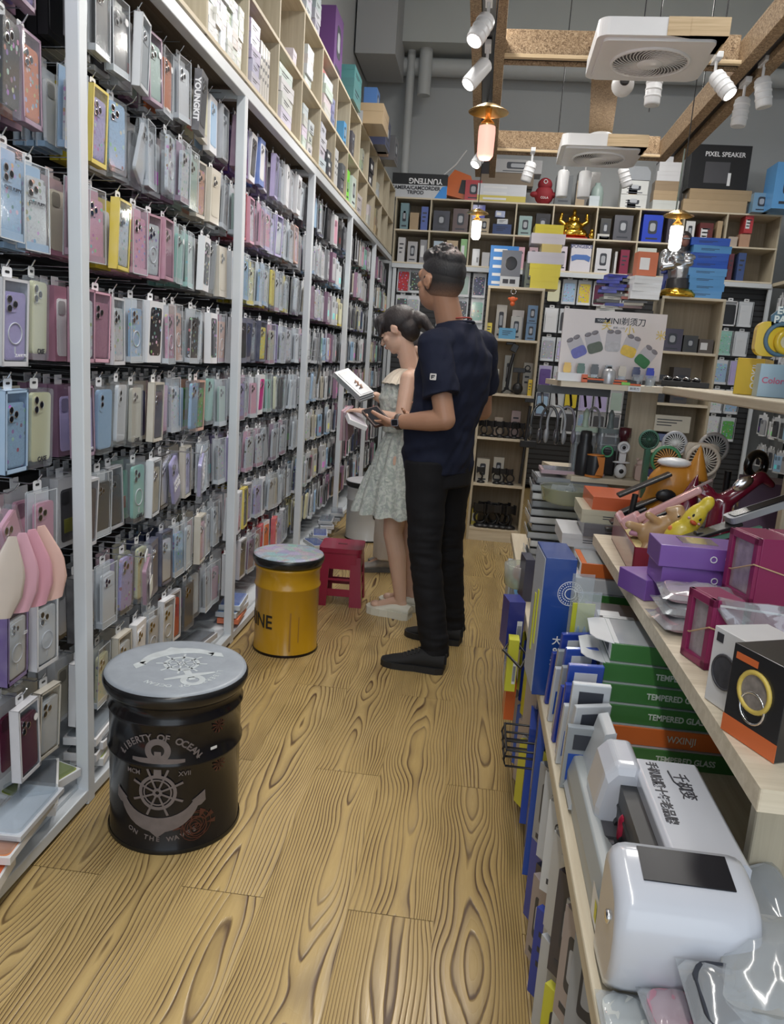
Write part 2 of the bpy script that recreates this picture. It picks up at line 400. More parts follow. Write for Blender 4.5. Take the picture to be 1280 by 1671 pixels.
# ---------------------------------------------------------------- square ceiling fans
def ceiling_fan(loc, label):
    t = thing('ceiling_fan', label, 'fan', loc, -.02)
    m = MB(); m.prism(rrect(.56, .56, .05, 7), 0, .075); m.obj('body', WHITE, t, (0, 0, 0), bevel=.008)
    m = MB(); m.prism([(.12, -.285), (.287, -.285), (.287, -.08), (.2, -.08)], .0, .076); m.prism([(.02, -.2835), (.285, -.2835), (.285, -.2)], .0, .077)
    m.obj('wood_corner', PINE, t)
    m = MB(); m.prism(rrect(.5, .5, .03, 6), -.012, .0); m.obj('front_panel', WHITE, t, bevel=.004)
    m = MB(); m.lathe([(.185, -.012), (.185, -.022), (.175, -.024), (.17, -.012)], 40, cap=False); m.lathe([(.06, -.02), (.055, -.028), (.0, -.03)], 24, cap=False)
    m.obj('grille_ring', WHITE, t)
    m = MB(); m.lathe([(.172, -.0125), (0, -.0125)], 40, cap=False); m.obj('grille_well', M('fan_dark', (.12, .12, .13), .6), t)
    m = MB()
    for k in range(40):
        a = 2 * PI * k / 40
        m.tube([((.06 + .11 * q) * math.cos(a + q * .75), (.06 + .11 * q) * math.sin(a + q * .75), -.019) for q in (0, .25, .5, .75, 1)], .0028, 4)
    m.obj('grille_fins', WHITE, t)
    m = MB(); m.lathe([(.09, .075), (.09, .14), (.07, .15)], 24); m.obj('mount', WHITE, t)
ceiling_fan((.68, 4.16, 2.83), 'larger nearer square white ceiling fan with a wood corner and round grille')
ceiling_fan((.70, 5.95, 2.83), 'farther square white ceiling fan behind the dome camera')
t = thing('security_camera', 'white ball security camera with black lens under the middle beam', 'security camera', (.68, 5.0, 2.99))
MB().ell((0, 0, 0), (.065, .065, .065), 24).obj('body', WHITE, t)
MB().prism(rrect(.055, .085, .026, 6), -.068, -.045, 'y').obj('lens_panel', BLACK, t, rot=(-.35, 0, 0), bevel=.003)
MB().lathe([(.05, .05), (.05, .09)], 20).obj('mount', WHITE, t)
# ---------------------------------------------------------------- track spotlights
LENS_ON = M('lit_lamp_lens', (1, .96, .9), .4, emit=14, var=0); LENS_OFF = M('unlit_lamp_lens', (.75, .77, .78), .2, var=.02)
def spot(loc, tilt, label, on=True, ribs=False, power=30, L=.15, r=.042, target=None):
    t = thing('track_spotlight', label, 'spotlight', loc)
    MB().box((0, 0, .03), (.035, .12, .03)).obj('track_adapter', WHITE, t, bevel=.003)
    MB().tube([(0, 0, .03), (0, 0, -.05)], .008, 8).obj('stem', WHITE, t)
    e = (tilt[0], tilt[1], 0)
    m = MB(); m.lathe([(r * .75, .0), (r, .012), (r, L - .01), (r * .95, L), (r * .82, L)], 24)
    if ribs:
        for k in range(3): m.lathe([(r + .0, .03 + k * .035), (r + .003, .033 + k * .035), (r + .003, .040 + k * .035), (r + .0, .043 + k * .035)], 24, cap=False)
    b = m.obj('lamp_head', WHITE, t, (0, 0, -.05), (PI + tilt[0], tilt[1], 0))
    MB().lathe([(r * .82, L + .001), (0, L + .002)], 24, cap=False).obj('lens', LENS_ON if on else LENS_OFF, b)
    if on:
        l = bpy.data.lights.new('spot_beam', 'SPOT'); l.energy = power; l.spot_size = 1.5; l.spot_blend = .7; l.shadow_soft_size = .035; l.color = (1, .96, .9)
        q = bpy.data.objects.new('spot_beam', l); COL.objects.link(q); q.parent = b; q.location = (0, 0, L + .02); q.rotation_euler = (PI, 0, 0)
    return t
spot((-.11, 3.35, 2.98), (-.3, -.5), 'white spotlight at the top edge of the left beam, cut off by the frame edge', True)
spot((-.11, 4.0, 2.98), (-.45, .4), 'lit white spotlight on the left beam, second from the front', True, True)
spot((-.11, 4.55, 2.98), (-.35, .6), 'lit tilted white cylinder spotlight on the left beam just above the candle lamp', True, L=.17)
spot((-.11, 6.3, 2.98), (-.4, .5), 'farthest lit spotlight on the left beam under the pink candle lamp', True)
spot((.80, 4.66, 2.98), (0, 0), 'unlit ribbed spotlight hanging straight down beside the near fan', False, True)
spot((1.1, 4.62, 2.98), (-.4, -.6), 'lit ribbed spotlight pointing right near the right beam', True, True)
spot((1.34, 4.9, 2.96), (0, .05), 'unlit ribbed spotlight on the right beam, the lower left of the pair', False, True)
spot((1.37, 4.7, 3.0), (0, -.2), 'unlit ribbed spotlight on the right beam, the right one of the pair', False, True)
spot((.26, 6.55, 2.97), (.1, .25), 'unlit clear-ribbed spotlight left of the far fan', False, True)
spot((.52, 6.6, 2.93), (0, 0), 'plain white cylinder lamp under the far fan, left of two', False, L=.2, r=.045)
spot((.69, 6.6, 2.93), (0, 0), 'plain white cylinder lamp under the far fan, right of two', False, L=.2, r=.05)
spot((.97, 6.6, 2.97), (.1, -.4), 'unlit ribbed spotlight right of the far fan, tilted', False, True)
# ---------------------------------------------------------------- hanging candle lamps
BRASS = M('brass', (.75, .52, .22), .25, 1)
def candle(loc, label, col, e, top=3.0, s=1):
    t = thing('candle_lamp', label, 'pendant lamp', loc)
    MB().tube([(0, 0, .1 * s), (0, 0, top - loc[2])], .003, 6).obj('cord', BLACK, t)
    MB().lathe([(.085 * s, .055 * s), (.08 * s, .06 * s), (.03 * s, .085 * s), (.0, .09 * s), (.028 * s, .078 * s)], 28, cap=False).obj('shade_dish', BRASS, t)
    MB().lathe([(.014 * s, .07 * s), (.012 * s, .03 * s), (.03 * s, .012 * s), (.034 * s, 0), (.03 * s, -.01 * s)], 20).obj('socket', BRASS, t)
    MB().lathe([(.034 * s, 0), (.036 * s, -.02 * s), (.034 * s, -.115 * s), (.022 * s, -.13 * s), (0, -.133 * s)], 20).obj('bulb', M('bulb_' + str(int(col[1] * 100)), col, .4, emit=e, var=0), t)
    l = bpy.data.lights.new('candle_glow', 'POINT'); l.energy = 3; l.color = col; l.shadow_soft_size = .04
    q = bpy.data.objects.new('candle_glow', l); COL.objects.link(q); q.parent = t; q.location = (0, 0, -.2 * s)
candle((-.06, 3.5, 2.32), 'nearest hanging candle lamp with brass dish and pink glowing tube', (1, .52, .42), .8, 3.03)
candle((-.11, 5.5, 2.28), 'small hanging candle lamp with a white glowing tube above the man', (1, .95, .85), 7, 3.04, .9)
candle((1.04, 4.75, 2.18), 'hanging candle lamp glowing white over the armoured bust', (1, .97, .9), 7, 3.0)
m = MB(); p0 = Vector((1.36, 6.3, 3.0)); m.tube([p0 + Vector((.02 * k, .1 * k, -.055 * k + .01 * (k - 5) ** 2 - .25)) for k in range(11)], .006, 6)
tag(m.obj('cable', M('pale_cable', (.45, .55, .5), .5)), 'pale green cable drooping from the right beam to the back shelf top', 'cable')
m = MB(); m.tube([aty(762, 245, 8.6), aty(745, 268, 8.6), aty(722, 288, 8.6), aty(700, 302, 8.55)], .008, 6)
tag(m.obj('cable', M('white_cable', (.7, .7, .7), .5)), 'white cable looping above the tripod box', 'cable')
# ---------------------------------------------------------------- phone case packages
PC = dict(black=(.02, .02, .024), white=(.78, .79, .82), clear=(.66, .69, .73), grey=(.36, .37, .40), silver=(.60, .61, .65), lilac=(.50, .44, .74), purple=(.13, .07, .30),
          mauve=(.30, .17, .27), pink=(.70, .36, .48), rose=(.46, .22, .31), sage=(.40, .52, .47), mint=(.30, .58, .50), cream=(.72, .70, .46), beige=(.58, .54, .45),
          blue=(.07, .17, .55), sky=(.36, .54, .76), navy=(.03, .04, .10), orange=(.66, .18, .05), red=(.55, .04, .05), yellow=(.78, .62, .05), green=(.12, .42, .10),
          magenta=(.55, .04, .25), brown=(.16, .08, .05), peach=(.66, .36, .26), burgundy=(.12, .015, .05), charcoal=(.06, .06, .07), lime=(.25, .75, .05))
PW_ = dict(sky='light blue', clear='clear', navy='navy', lime='lime green')
def doodle(nt, base, b):
    oi = nod(nt, 'ShaderNodeObjectInfo'); off = nod(nt, 'ShaderNodeCombineXYZ')
    for i in range(3): nt.links.new(mth(nt, 'MULTIPLY', oi.outputs['Random'], 31.0 + 17 * i), off.inputs[i])
    v = tco(nt, (1, 1, 1), loc=off.outputs[0])
    vo = nod(nt, 'ShaderNodeTexVoronoi'); nt.links.new(v, vo.inputs['Vector']); vo.inputs['Scale'].default_value = 55
    f = ramp(nt, vo.outputs['Distance'], [(0, (1, 1, 1)), (.27, (1, 1, 1)), (.31, (0, 0, 0))])
    hs = nod(nt, 'ShaderNodeHueSaturation'); nt.links.new(vo.outputs['Color'], hs.inputs['Color']); hs.inputs['Saturation'].default_value = .75; hs.inputs['Value'].default_value = .8
    c = mixc(nt, f, base, hs.outputs[0])
    ln = nz(nt, v, 60, 2, .5, 2.5)
    l2 = ramp(nt, ln, [(.47, (0, 0, 0)), (.5, (1, 1, 1)), (.53, (0, 0, 0))])
    return mixc(nt, mth(nt, 'MULTIPLY', l2, .35), c, (.08, .06, .10))
def card_fn(nt, base, b):
    v = nz(nt, tco(nt), 22, 2)
    return mixc(nt, mth(nt, 'MULTIPLY', v, .25), base, (.9, .9, .95))
CARD = M('printed_card', rough=.32, obj=True, coat=.5, var=.05, fn=card_fn)
CASEM = M('moulded_case', rough=.28, obj=True, coat=.6, var=.04)
CASED = M('patterned_case', rough=.28, obj=True, coat=.6, var=.04, fn=doodle)
LENSM = M('camera_lens_black', (.01, .01, .015), .08, coat=1, var=0)
TABM = M('white_hang_tab', (.75, .76, .78), .4, var=.03)
FILM = clear('clear_film', op=.03, rough=.05, boost=2.2)
SHELL = clear('clear_shell', op=.07, rough=.1, boost=1.8)
W_, H_, T_ = .094, .198, .026
def frame_mesh():
    m = MB(); w, h, t = W_ / 2, H_, T_; e = .007
    m.bx(-w, w, t / 2 - .002, t / 2, 0, h)
    m.bx(-w, -w + .0015, -t / 2, t / 2, 0, h); m.bx(w - .0015, w, -t / 2, t / 2, 0, h); m.bx(-w, w, -t / 2, t / 2, 0, .0015); m.bx(-w, w, -t / 2, t / 2, h - .0015, h)
    m.bx(-w, -w + e, -t / 2, -t / 2 + .0012, 0, h); m.bx(w - e, w, -t / 2, -t / 2 + .0012, 0, h); m.bx(-w, w, -t / 2, -t / 2 + .0012, 0, e * 1.6); m.bx(-w, w, -t / 2, -t / 2 + .0012, h - e, h)
    return m.mesh('window_box', CARD)
def shell_mesh():
    m = MB(); m.prism(rrect(W_, H_, .008, 3, 0, H_ / 2), -T_ / 2, T_ / 2, 'y'); return m.mesh('clear_shell', SHELL)
def rim_mesh():
    m = MB(); w, h, t = W_ / 2, H_, T_; e = .0022
    for y in (-t / 2, t / 2):
        for (x0, x1, z0, z1) in ((-w, -w + e, 0, h), (w - e, w, 0, h), (-w, w, 0, e), (-w, w, h - e, h)): m.bx(x0, x1, y - .0008, y + .0008, z0, z1)
    return m.mesh('shell_rim', M('plastic_edge', (.62, .66, .70), .2, var=.05))
def insert_mesh():
    m = MB(); m.bx(-W_ / 2 + .003, W_ / 2 - .003, T_ / 2 - .004, T_ / 2 - .002, .003, H_ - .003); m.bx(-W_ / 2 + .003, W_ / 2 - .003, -T_ / 2 + .002, T_ / 2 - .003, .003, .02); return m.mesh('card_insert', CARD)
def tab_mesh():
    m = MB(); pts = rrect(.034, .026, .006, 4, 0, H_ + .011)
    m.prism(pts, T_ / 2 - .0015, T_ / 2 - .0005, 'y'); m.prism(rrect(.016, .006, .003, 3, 0, H_ + .013), T_ / 2 - .0022, T_ / 2 - .0014, 'y', 1)
    return m.mesh('hang_tab', [TABM, BLACK])
def case_mesh(kind, mat, w=.075, h=.154, z0=.014, t=.010):
    m = MB(); zc = z0 + h / 2; y1 = -T_ / 2 + .0035
    m.prism(rrect(w, h, .011, 4, 0, zc), y1, y1 + t, 'y')
    m.prism(rrect(w - .006, h - .006, .009, 4, 0, zc), y1 - .0006, y1, 'y')
    if kind == 'square': m.prism(rrect(.037, .038, .009, 4, -.014, z0 + h - .026), y1 - .002, y1, 'y')
    if kind == 'bar': m.prism(rrect(w - .012, .032, .01, 4, 0, z0 + h - .024), y1 - .002, y1, 'y')
    if kind == 'pill': m.prism(rrect(.022, .048, .01, 4, -.02, z0 + h - .032), y1 - .002, y1, 'y')
    return m.mesh('phone_case', [mat])
def lens_mesh(kind, h=.154, z0=.014):
    m = MB(); y = -T_ / 2 + .0012; zt = z0 + h
    if kind == 'square': sp = [(-.0235, zt - .0165, .0088), (-.0235, zt - .037, .0088), (-.004, zt - .027, .0088)]
    elif kind == 'bar': sp = [(-.02, zt - .018, .007), (-.02, zt - .033, .006), (-.004, zt - .025, .007)]
    else: sp = [(-.02, zt - .02, .0072), (-.02, zt - .037, .0072)]
    for x, z, r in sp:
        m.lathe([(r, y), (r, y - .0014), (r * .8, y - .0016)], 12, (x, 0, z), ax='y', mi=1, sm=False); m.lathe([(r * .78, y - .0018), (0, y - .0018)], 12, (x, 0, z), ax='y', mi=0, cap=False)
    return m.mesh('camera_lens', [LENSM, CHROME])
def ring_mesh(z=.075):
    m = MB(); m.torus((0, -T_ / 2 + .0022, z), .024, .0016, 20, 5, ax='y'); m.bx(-.0016, .0016, -T_ / 2 + .001, -T_ / 2 + .003, z - .046, z - .03); return m.mesh('magnet_ring', M('white_ring', (.7, .7, .75), .3))
def film_mesh():
    m = MB(); m.add([(-W_ / 2 + .006, -T_ / 2 + .0006, .01), (W_ / 2 - .006, -T_ / 2 + .0006, .01), (W_ / 2 - .006, -T_ / 2 + .0006, H_ - .006), (-W_ / 2 + .006, -T_ / 2 + .0006, H_ - .006)], [(0, 1, 2, 3)]); return m.mesh('window_film', FILM)
def solid_mesh():
    m = MB(); m.bx(-W_ / 2, W_ / 2, -T_ / 2, T_ / 2, 0, H_); return m.mesh('carton', CARD)
def sticker_mesh():
    m = MB(); m.lathe([(.0095, -T_ / 2 - .0006), (.0095, -T_ / 2 - .0002)], 16, (W_ / 2 - .017, 0, H_ - .05), ax='y'); return m.mesh('round_sticker', M('sticker', (.8, .8, .82), .4))
ME = dict(frame=frame_mesh(), shell=shell_mesh(), rim=rim_mesh(), insert=insert_mesh(), tab=tab_mesh(), film=film_mesh(), solid=solid_mesh(), ring=ring_mesh(), sticker=sticker_mesh())
for k in ('square', 'bar', 'pill'):
    ME['case_' + k] = case_mesh(k, CASEM); ME['cased_' + k] = case_mesh(k, CASED); ME['lens_' + k] = lens_mesh(k)
SOLIDS = set()
STY = dict(W='window box', C='clear box', B='clear blister', P='solid carton', G='soft bag')
def package(spec, loc, rot, label, group, far=False, name='phone_case_package'):
    """spec: style.boxcolour.casecolour[d pattern][r ring][b/p camera]"""
    st, bc, cc = spec.split('.')[:3]; ex = spec.split('.')[3] if spec.count('.') > 2 else ''
    t = thing(name, label, 'phone case', loc, 0, group, rot)
    cam_ = 'bar' if 'b' in ex else ('pill' if 'p' in ex else 'square'); cpre = 'cased_' if 'd' in ex else 'case_'
    O('hang_tab', ME['tab'], t)
    if st == 'P':
        O('carton', ME['solid'], t, color=PC[bc]); SOLIDS.add(t.name)
        c = O('printed_phone', ME[cpre + cam_], t, (0, -.0042, .01), color=PC[cc])
    else:
        if st == 'W': O('window_box', ME['frame'], t, color=PC[bc])
        elif st == 'C': O('clear_shell', ME['rim'], t); O('card_insert', ME['insert'], t, color=PC[bc])
        c = O('phone_case', ME[cpre + cam_], t, (0, 0, 0), color=PC[cc])
        if st == 'B': c.scale = (1.1, 1, 1.12)
        if not far:
            if st in 'W': O('window_film', ME['film'], t)
            else: O('clear_cover', ME['shell'], t)
    if not far:
        O('camera_lens', ME['lens_' + cam_], c, (0, 0, 0))
        if 'r' in ex: O('magnet_ring', ME['ring'], c)
        if 's' in ex: O('round_sticker', ME['sticker'], t)
    return t
def cname(spec):
    st, bc, cc = spec.split('.')[:3]; ex = spec.split('.')[3] if spec.count('.') > 2 else ''
    return f"{'patterned ' if 'd' in ex else ''}{PW_.get(cc, cc)} phone case in {PW_.get(bc, bc) + ' ' if st in 'WP' else ''}{STY[st]}"
# ---------------------------------------------------------------- the left display rack
XF = -1.03
POSTS = [.62 + 1.315 * k for k in range(7)]
rk = thing('display_rack', 'long white steel hook rack filling the left wall, hung with phone cases', 'display rack', (XF, 0, 0))
for y in POSTS: MB().box((-.0175, y + .02, 1.18), (.037, .04, 2.36)).obj('post', WHITE_STEEL, rk, bevel=.003)
MB().box((-.0175, 4.2, 2.352), (.038, 8.4, .045)).obj('top_rail', WHITE_STEEL, rk, bevel=.003)
MB().box((-.0175, 4.2, .03), (.036, 8.4, .035)).obj('bottom_rail', WHITE_STEEL, rk, bevel=.003)
for y in POSTS: MB().box((-.24, y + .02, 2.335), (.42, .035, .035)).obj('cross_rail', WHITE_STEEL, rk, bevel=.003)
for y in POSTS: MB().box((-.24, y + .02, .03), (.42, .035, .035)).obj('cross_rail', WHITE_STEEL, rk, bevel=.003)
def peg_fn(nt, base, b):
    sp = nod(nt, 'ShaderNodeSeparateXYZ'); nt.links.new(tco(nt), sp.inputs[0])
    fz = mth(nt, 'FRACT', mth(nt, 'MULTIPLY', sp.outputs[2], 18)); g = mth(nt, 'LESS_THAN', fz, .25)
    return mixc(nt, g, base, (.004, .004, .004))
for i in range(7):
    y0 = POSTS[0] - .7 if i == 0 else POSTS[i - 1]
    MB().box((-.42, (y0 + POSTS[i]) / 2 + .02, 1.17), (.02, POSTS[i] - y0, 2.3)).obj('slat_panel', M('dark_slatwall', (.035, .036, .04), .5, fn=peg_fn), rk)
MB().box((-.24, 4.2, 2.378), (.44, 8.4, .014)).obj('canopy_board', M('brown_board', rough=.6, var=0, fn=birch_fn((.22, .17, .12), (.32, .26, .19), 'y')), rk)
MB().box((-.23, 4.2, .055), (.4, 8.4, .012)).obj('base_board', WHITE_STEEL, rk)
ZB = [2.075, 1.815, 1.545, 1.275, 1.015, .755, .475, .215]
NC = 11; CP = (1.315 - .05) / NC
WIRE = M('hook_wire', (.55, .57, .6), .25, .9, var=.03)
def hook_mb(m, x, y, z):
    m.tube([(x - .37, y, z), (x - .015, y, z - .004), (x + .005, y, z + .006), (x + .016, y, z + .022)], .0021, 5)
    m.tube([(x - .37, y, z + .03), (x - .0, y, z + .034)], .0016, 5)
    return m
hk = hook_mb(MB(), 0, 0, 0).mesh('hook', WIRE)
BAY1 = [
 'P.black.black C.white.black C.clear.charcoal.s W.clear.clear.b W.mauve.sage.s C.clear.orange.s C.clear.silver P.charcoal.charcoal P.beige.cream P.white.sky W.grey.clear',
 'C.sky.clear.d W.yellow.lilac.d B.white.sky.d G.clear.silver C.clear.silver B.clear.clear.dr C.mauve.clear.d C.sage.sage W.beige.peach.d P.beige.beige C.clear.grey',
 'C.rose.beige.dr C.rose.pink.d W.yellow.clear.d C.pink.pink.d W.rose.clear.dr W.rose.rose C.sage.mint.s C.mint.sage.d P.white.black.d B.black.charcoal P.beige.beige',
 'W.rose.white.d W.pink.rose W.silver.clear.d C.clear.sky.dr P.white.black.d C.clear.pink.dr C.peach.peach.r C.clear.black.d B.clear.clear.d P.white.black.d C.rose.peach.r',
 'W.mauve.lilac.r B.sky.sky.p B.white.white.p B.beige.beige.b W.beige.navy.p B.pink.pink.p C.clear.clear.d B.clear.sky.d W.peach.green.d B.mint.mint C.clear.sage',
 'W.silver.charcoal C.clear.black.b W.grey.charcoal B.mint.mint.r W.clear.beige W.black.white G.clear.lilac W.beige.lilac.b C.clear.silver.d C.silver.clear C.clear.grey.d',
 'W.black.silver.rs C.clear.white.b B.pink.lilac.d B.cream.cream.d P.navy.navy W.navy.silver C.clear.sky.d C.clear.clear W.beige.pink.s C.clear.silver C.silver.clear.r',
 'W.white.beige.s C.clear.cream.d W.beige.clear P.white.white C.clear.silver.r W.white.clear.r W.silver.red B.clear.charcoal B.white.clear.p C.silver.grey C.clear.rose']
BAY0 = ['P.purple.mauve W.mauve.purple', 'B.clear.black.d W.mauve.orange.d', 'C.sky.sky.d C.sky.clear.d', 'W.silver.lilac.r B.cream.cream.', 'W.sky.sky.d B.cream.cream',
        'G.pink.pink C.clear.pink', 'W.purple.clear.rb W.white.white.r', 'W.silver.burgundy.s W.beige.clear']
BAY2 = [
 'W.mauve.grey W.purple.lilac P.white.charcoal.b P.blue.white W.silver.mauve.b W.lilac.purple C.clear.silver P.white.white W.silver.clear.r P.white.grey C.clear.clear',
 'C.clear.sage W.red.rose.d W.pink.clear.d C.pink.pink C.lilac.pink.d C.lilac.lilac.d W.lilac.clear C.clear.white.d C.clear.silver.d W.peach.pink.d C.clear.clear',
 'P.clear.sky C.sky.sky.d C.yellow.cream.dr C.clear.sky.d C.sky.clear.d B.yellow.yellow.p C.rose.clear C.clear.silver.d C.yellow.clear.d B.clear.clear.d C.mauve.grey',
 'W.silver.clear P.navy.black P.navy.navy W.navy.grey.d W.navy.yellow.d C.rose.beige.d W.purple.lilac C.clear.clear.d C.lilac.pink.d B.clear.silver.d C.clear.silver',
 'B.white.white.r C.rose.lilac.d C.pink.clear.d C.clear.pink P.white.magenta C.sage.mint B.cream.cream.b B.clear.charcoal C.clear.sage.d C.clear.clear C.clear.silver',
 'W.lilac.pink.d C.lilac.clear.d C.pink.clear.d W.silver.clear C.rose.clear.d G.clear.silver C.mauve.silver.b C.clear.clear C.rose.clear.d C.clear.charcoal C.silver.clear',
 'W.white.grey W.white.pink.p W.yellow.charcoal.d W.white.lilac.d C.clear.lilac.d P.white.black.b C.clear.clear C.silver.beige.b C.clear.clear.d W.charcoal.clear.d C.clear.silver',
 'W.white.white.b P.white.red.s W.silver.charcoal.b C.clear.mauve C.mauve.clear.d P.red.red P.white.orange P.red.orange C.clear.lilac W.silver.clear C.silver.grey']
PAL = ['C.clear.clear', 'C.clear.black.d', 'C.clear.black', 'W.charcoal.black', 'C.navy.charcoal', 'W.mauve.rose.d', 'C.silver.navy.d', 'C.silver.clear.d', 'W.silver.clear', 'C.clear.silver.d', 'B.clear.clear.d', 'C.clear.grey', 'W.grey.clear.b', 'C.lilac.clear.d', 'C.grey.charcoal', 'W.mauve.silver', 'C.pink.clear.d', 'B.clear.sky', 'C.clear.charcoal',
       'W.black.charcoal', 'W.beige.clear', 'C.sky.clear.d', 'B.mint.mint.p', 'W.white.pink.p', 'C.clear.beige', 'B.yellow.cream.p', 'C.clear.rose', 'P.white.white', 'C.sage.clear.d']
rr = random.Random(11)
ROWN = ['top row', 'second row down', 'third row down', 'fourth row down', 'fifth row down', 'sixth row down', 'seventh row down', 'bottom row']
BAYN = ['left of first post', 'between first and second posts', 'between second and third posts', 'between third and fourth posts']
FAR = []      # (x,y,z,rz,spec) packages that are only seen as a few pixels, or behind the front ones
HOOKS = []
def hang(bay, c, r, spec, indiv=True, ncol=NC):
    y = POSTS[bay] - 1.315 + .065 + CP * (c + .5) if bay else POSTS[1] - .05 - CP * (ncol - c - .5)
    if bay: y = POSTS[bay] + .045 + CP * (c + .5)
    z = ZB[r] + rr.uniform(-.008, .008); x = XF - .06 + rr.uniform(-.022, .012)
    st = spec[0]; tz = PI / 2 + rr.uniform(-.10, .16); tx = rr.uniform(-.02, .05); ty = rr.uniform(-.02, .02)
    if st == 'G': ty = rr.choice((-1, 1)) * rr.uniform(.35, .5); st = 'B'; spec = 'B' + spec[1:]
    HOOKS.append((x - .01, y, z + H_ + .018))
    for q in range(rr.choice((1, 2, 2, 3, 4))):
        FAR.append((x - .03 - .03 * (q + 1), y + rr.uniform(-.004, .004), z, PI / 2 + rr.uniform(-.05, .05), spec))
    if indiv:
        nm = cname(spec)
        lab = f"{nm}, {ORD[c]} from left, {ROWN[r]}, {BAYN[bay]}"
        if len(lab.split()) > 16: lab = f"{nm}, {ORD[c]} in {ROWN[r]}, {BAYN[bay]}"
        if len(lab.split()) > 16: lab = lab.replace('phone case in ', 'case in ')
        if len(lab.split()) > 16: lab = lab.replace(' down', '').replace('hone case in', 'hone case,')
        if len(lab.split()) > 16: lab = lab.replace('phone case', 'case').replace(', between', ' between').replace(' in clear box', ' boxed')
        if len(lab.split()) > 16: lab = lab.replace('patterned ', '')
        return package(spec, (x, y, z), (tx, ty, tz), lab, 'phone cases hanging on the left rack', far=(bay == 3))
    FAR.append((x, y, z, tz, spec))
NAMED = {}
for r, row in enumerate(BAY1):
    for c, s in enumerate(row.split()): NAMED[(1, r, c)] = hang(1, c, r, s.rstrip('.'))
for r, row in enumerate(BAY0):
    for c, s in enumerate(row.split()): NAMED[(0, r, c)] = hang(0, c, r, s.rstrip('.'), True, 2)
for r, row in enumerate(BAY2):
    for c, s in enumerate(row.split()): NAMED[(2, r, c)] = hang(2, c, r, s.rstrip('.'))
for bay in (3, 4, 5):
    for r in range(8):
        for c in range(11): hang(bay, c, r, rr.choice(PAL), bay == 3 and c < 5)
for i, (x, y, z) in enumerate(sorted(HOOKS, key=lambda h: h[1])):
    if i < 98: O('hook', hk, rk, (x - XF, y, z))
m = MB()
for i, (x, y, z) in enumerate(sorted(HOOKS, key=lambda h: h[1])):
    if i >= 98: m.bx(x - .37 - XF, x - XF, y - .002, y + .002, z - .002, z + .002); m.bx(x - XF - .002, x - XF + .003, y - .002, y + .002, z, z + .02)
o = m.obj('hook', WIRE, rk); o['kind'] = 'stuff'
# lettering on the cases that carry readable words
INK = M('dark_print', (.03, .03, .04), .5, var=0); INKW = M('white_print', (.85, .85, .88), .5, var=0); INKO = M('colour_print', (.5, .5, .5), .5, obj=True, var=0)
FY = -T_ / 2 - .0009
def on(key, s, size, mat, x, z, rot=0, bold=0, sx=1, side=False, color=None):
    p = NAMED[key]; FY = -T_ / 2 - (.0075 if p.name in SOLIDS else .0009)
    if side: lettering(s, size, mat, p, (-W_ / 2 - .0006, 0, z), (0, PI / 2, -PI / 2), bold, sx, color=color)
    else: lettering(s, size, mat, p, (x, FY, z), (0, rot, 0), bold, sx, color=color)
for k in ((0, 3, 1), (1, 4, 3), (1, 4, 5), (1, 5, 3), (2, 4, 0), (2, 4, 6), (0, 4, 1)): on(k, 'CASE', .017, INK, .0, .021, 0, .0006)
on((1, 0, 0), 'MAIGE', .026, M('grey_print', (.3, .3, .32), .5), -.03, .09, PI / 2 + PI)
on((1, 0, 7), 'YOUNGKIT', .027, INKW, 0, .1, 0, .0012, side=True)
NAMED[(1, 0, 7)].location.x += .035; NAMED[(1, 0, 7)].rotation_euler.z += .1
on((1, 0, 4), 'MINGXUAN', .014, M('grey_print'), 0, .09, 0, side=True)
NAMED[(1, 0, 4)].location.x += .02
on((1, 0, 5), 'DESIGN', .012, INKW, 0, .018)
on((1, 1, 0), 'CUTE PUPPY', .011, INK, 0, .125); on((0, 2, 1), 'CUTE PUPPY', .011, INK, 0, .11); on((0, 2, 0), 'CUTE PUPPY', .011, INK, 0, .11)
on((1, 3, 2), 'PROTECTIVE CASE', .014, INK, 0, .1, 0, side=True)
on((0, 1, 1), 'Burom', .022, M('rose_print', (.6, .25, .25), .5), 0, .13, 0, .0005, side=True)
on((1, 5, 6), 'HAHA\nBONG', .026, INKW, 0, .09, 0, .001)
on((0, 6, 0), 'SMALL\nWAIST', .006, INKW, .032, .12)
on((0, 3, 0), 'ZLANTYU', .010, INKW, .018, .025); on((1, 4, 0), 'ZLANTYU', .010, INKW, .01, .022)
on((2, 5, 2), 'CCI', .018, INK, 0, .0); on((2, 6, 1), 'ID', .018, INK, 0, .02)
# the two tilted soft bags in front
def soft_bag(loc, rot, label, col, txt, tcol=None):
    t = thing('bagged_phone_case', label, 'phone case', loc, 0, None, rot)
    m = MB(); m.prism(rrect(.082, .165, .012, 5, 0, .1), -.006, .006, 'y'); O('phone_case', m.mesh('phone_case', CASEM), t, color=PC[col])
    m = MB(); m.prism(rrect(.105, .2, .004, 3, 0, .1), -.009, .009, 'y'); m.obj('plastic_bag', SHELL, t)
    m = MB(); m.prism(rrect(.04, .03, .008, 4, 0, .212), -.001, .001, 'y'); m.obj('hang_tab', TABM, t)
    q = Vector(loc) + Euler(rot).to_matrix() @ Vector((0, 0, .214)); O('hook', hk, rk, (q.x - XF + .012, q.y, q.z - .004))
    lettering(txt, .04, tcol or INKW, t, (0.0, -.0105, .11), (0, PI / 2, 0), .0012)
    return t
b_ = soft_bag((-.995, 2.26, .53), (.1, -.55, PI / 2 + .2), 'rose pink case reading Burom in a tilted clear bag above the black drum', 'rose', 'Burom')
MB().prism(rrect(.045, .07, .003, 3, .0, .07), -.0135, -.012, 'y').obj('paper_label', M('label_paper', (.75, .76, .7), .6), b_)
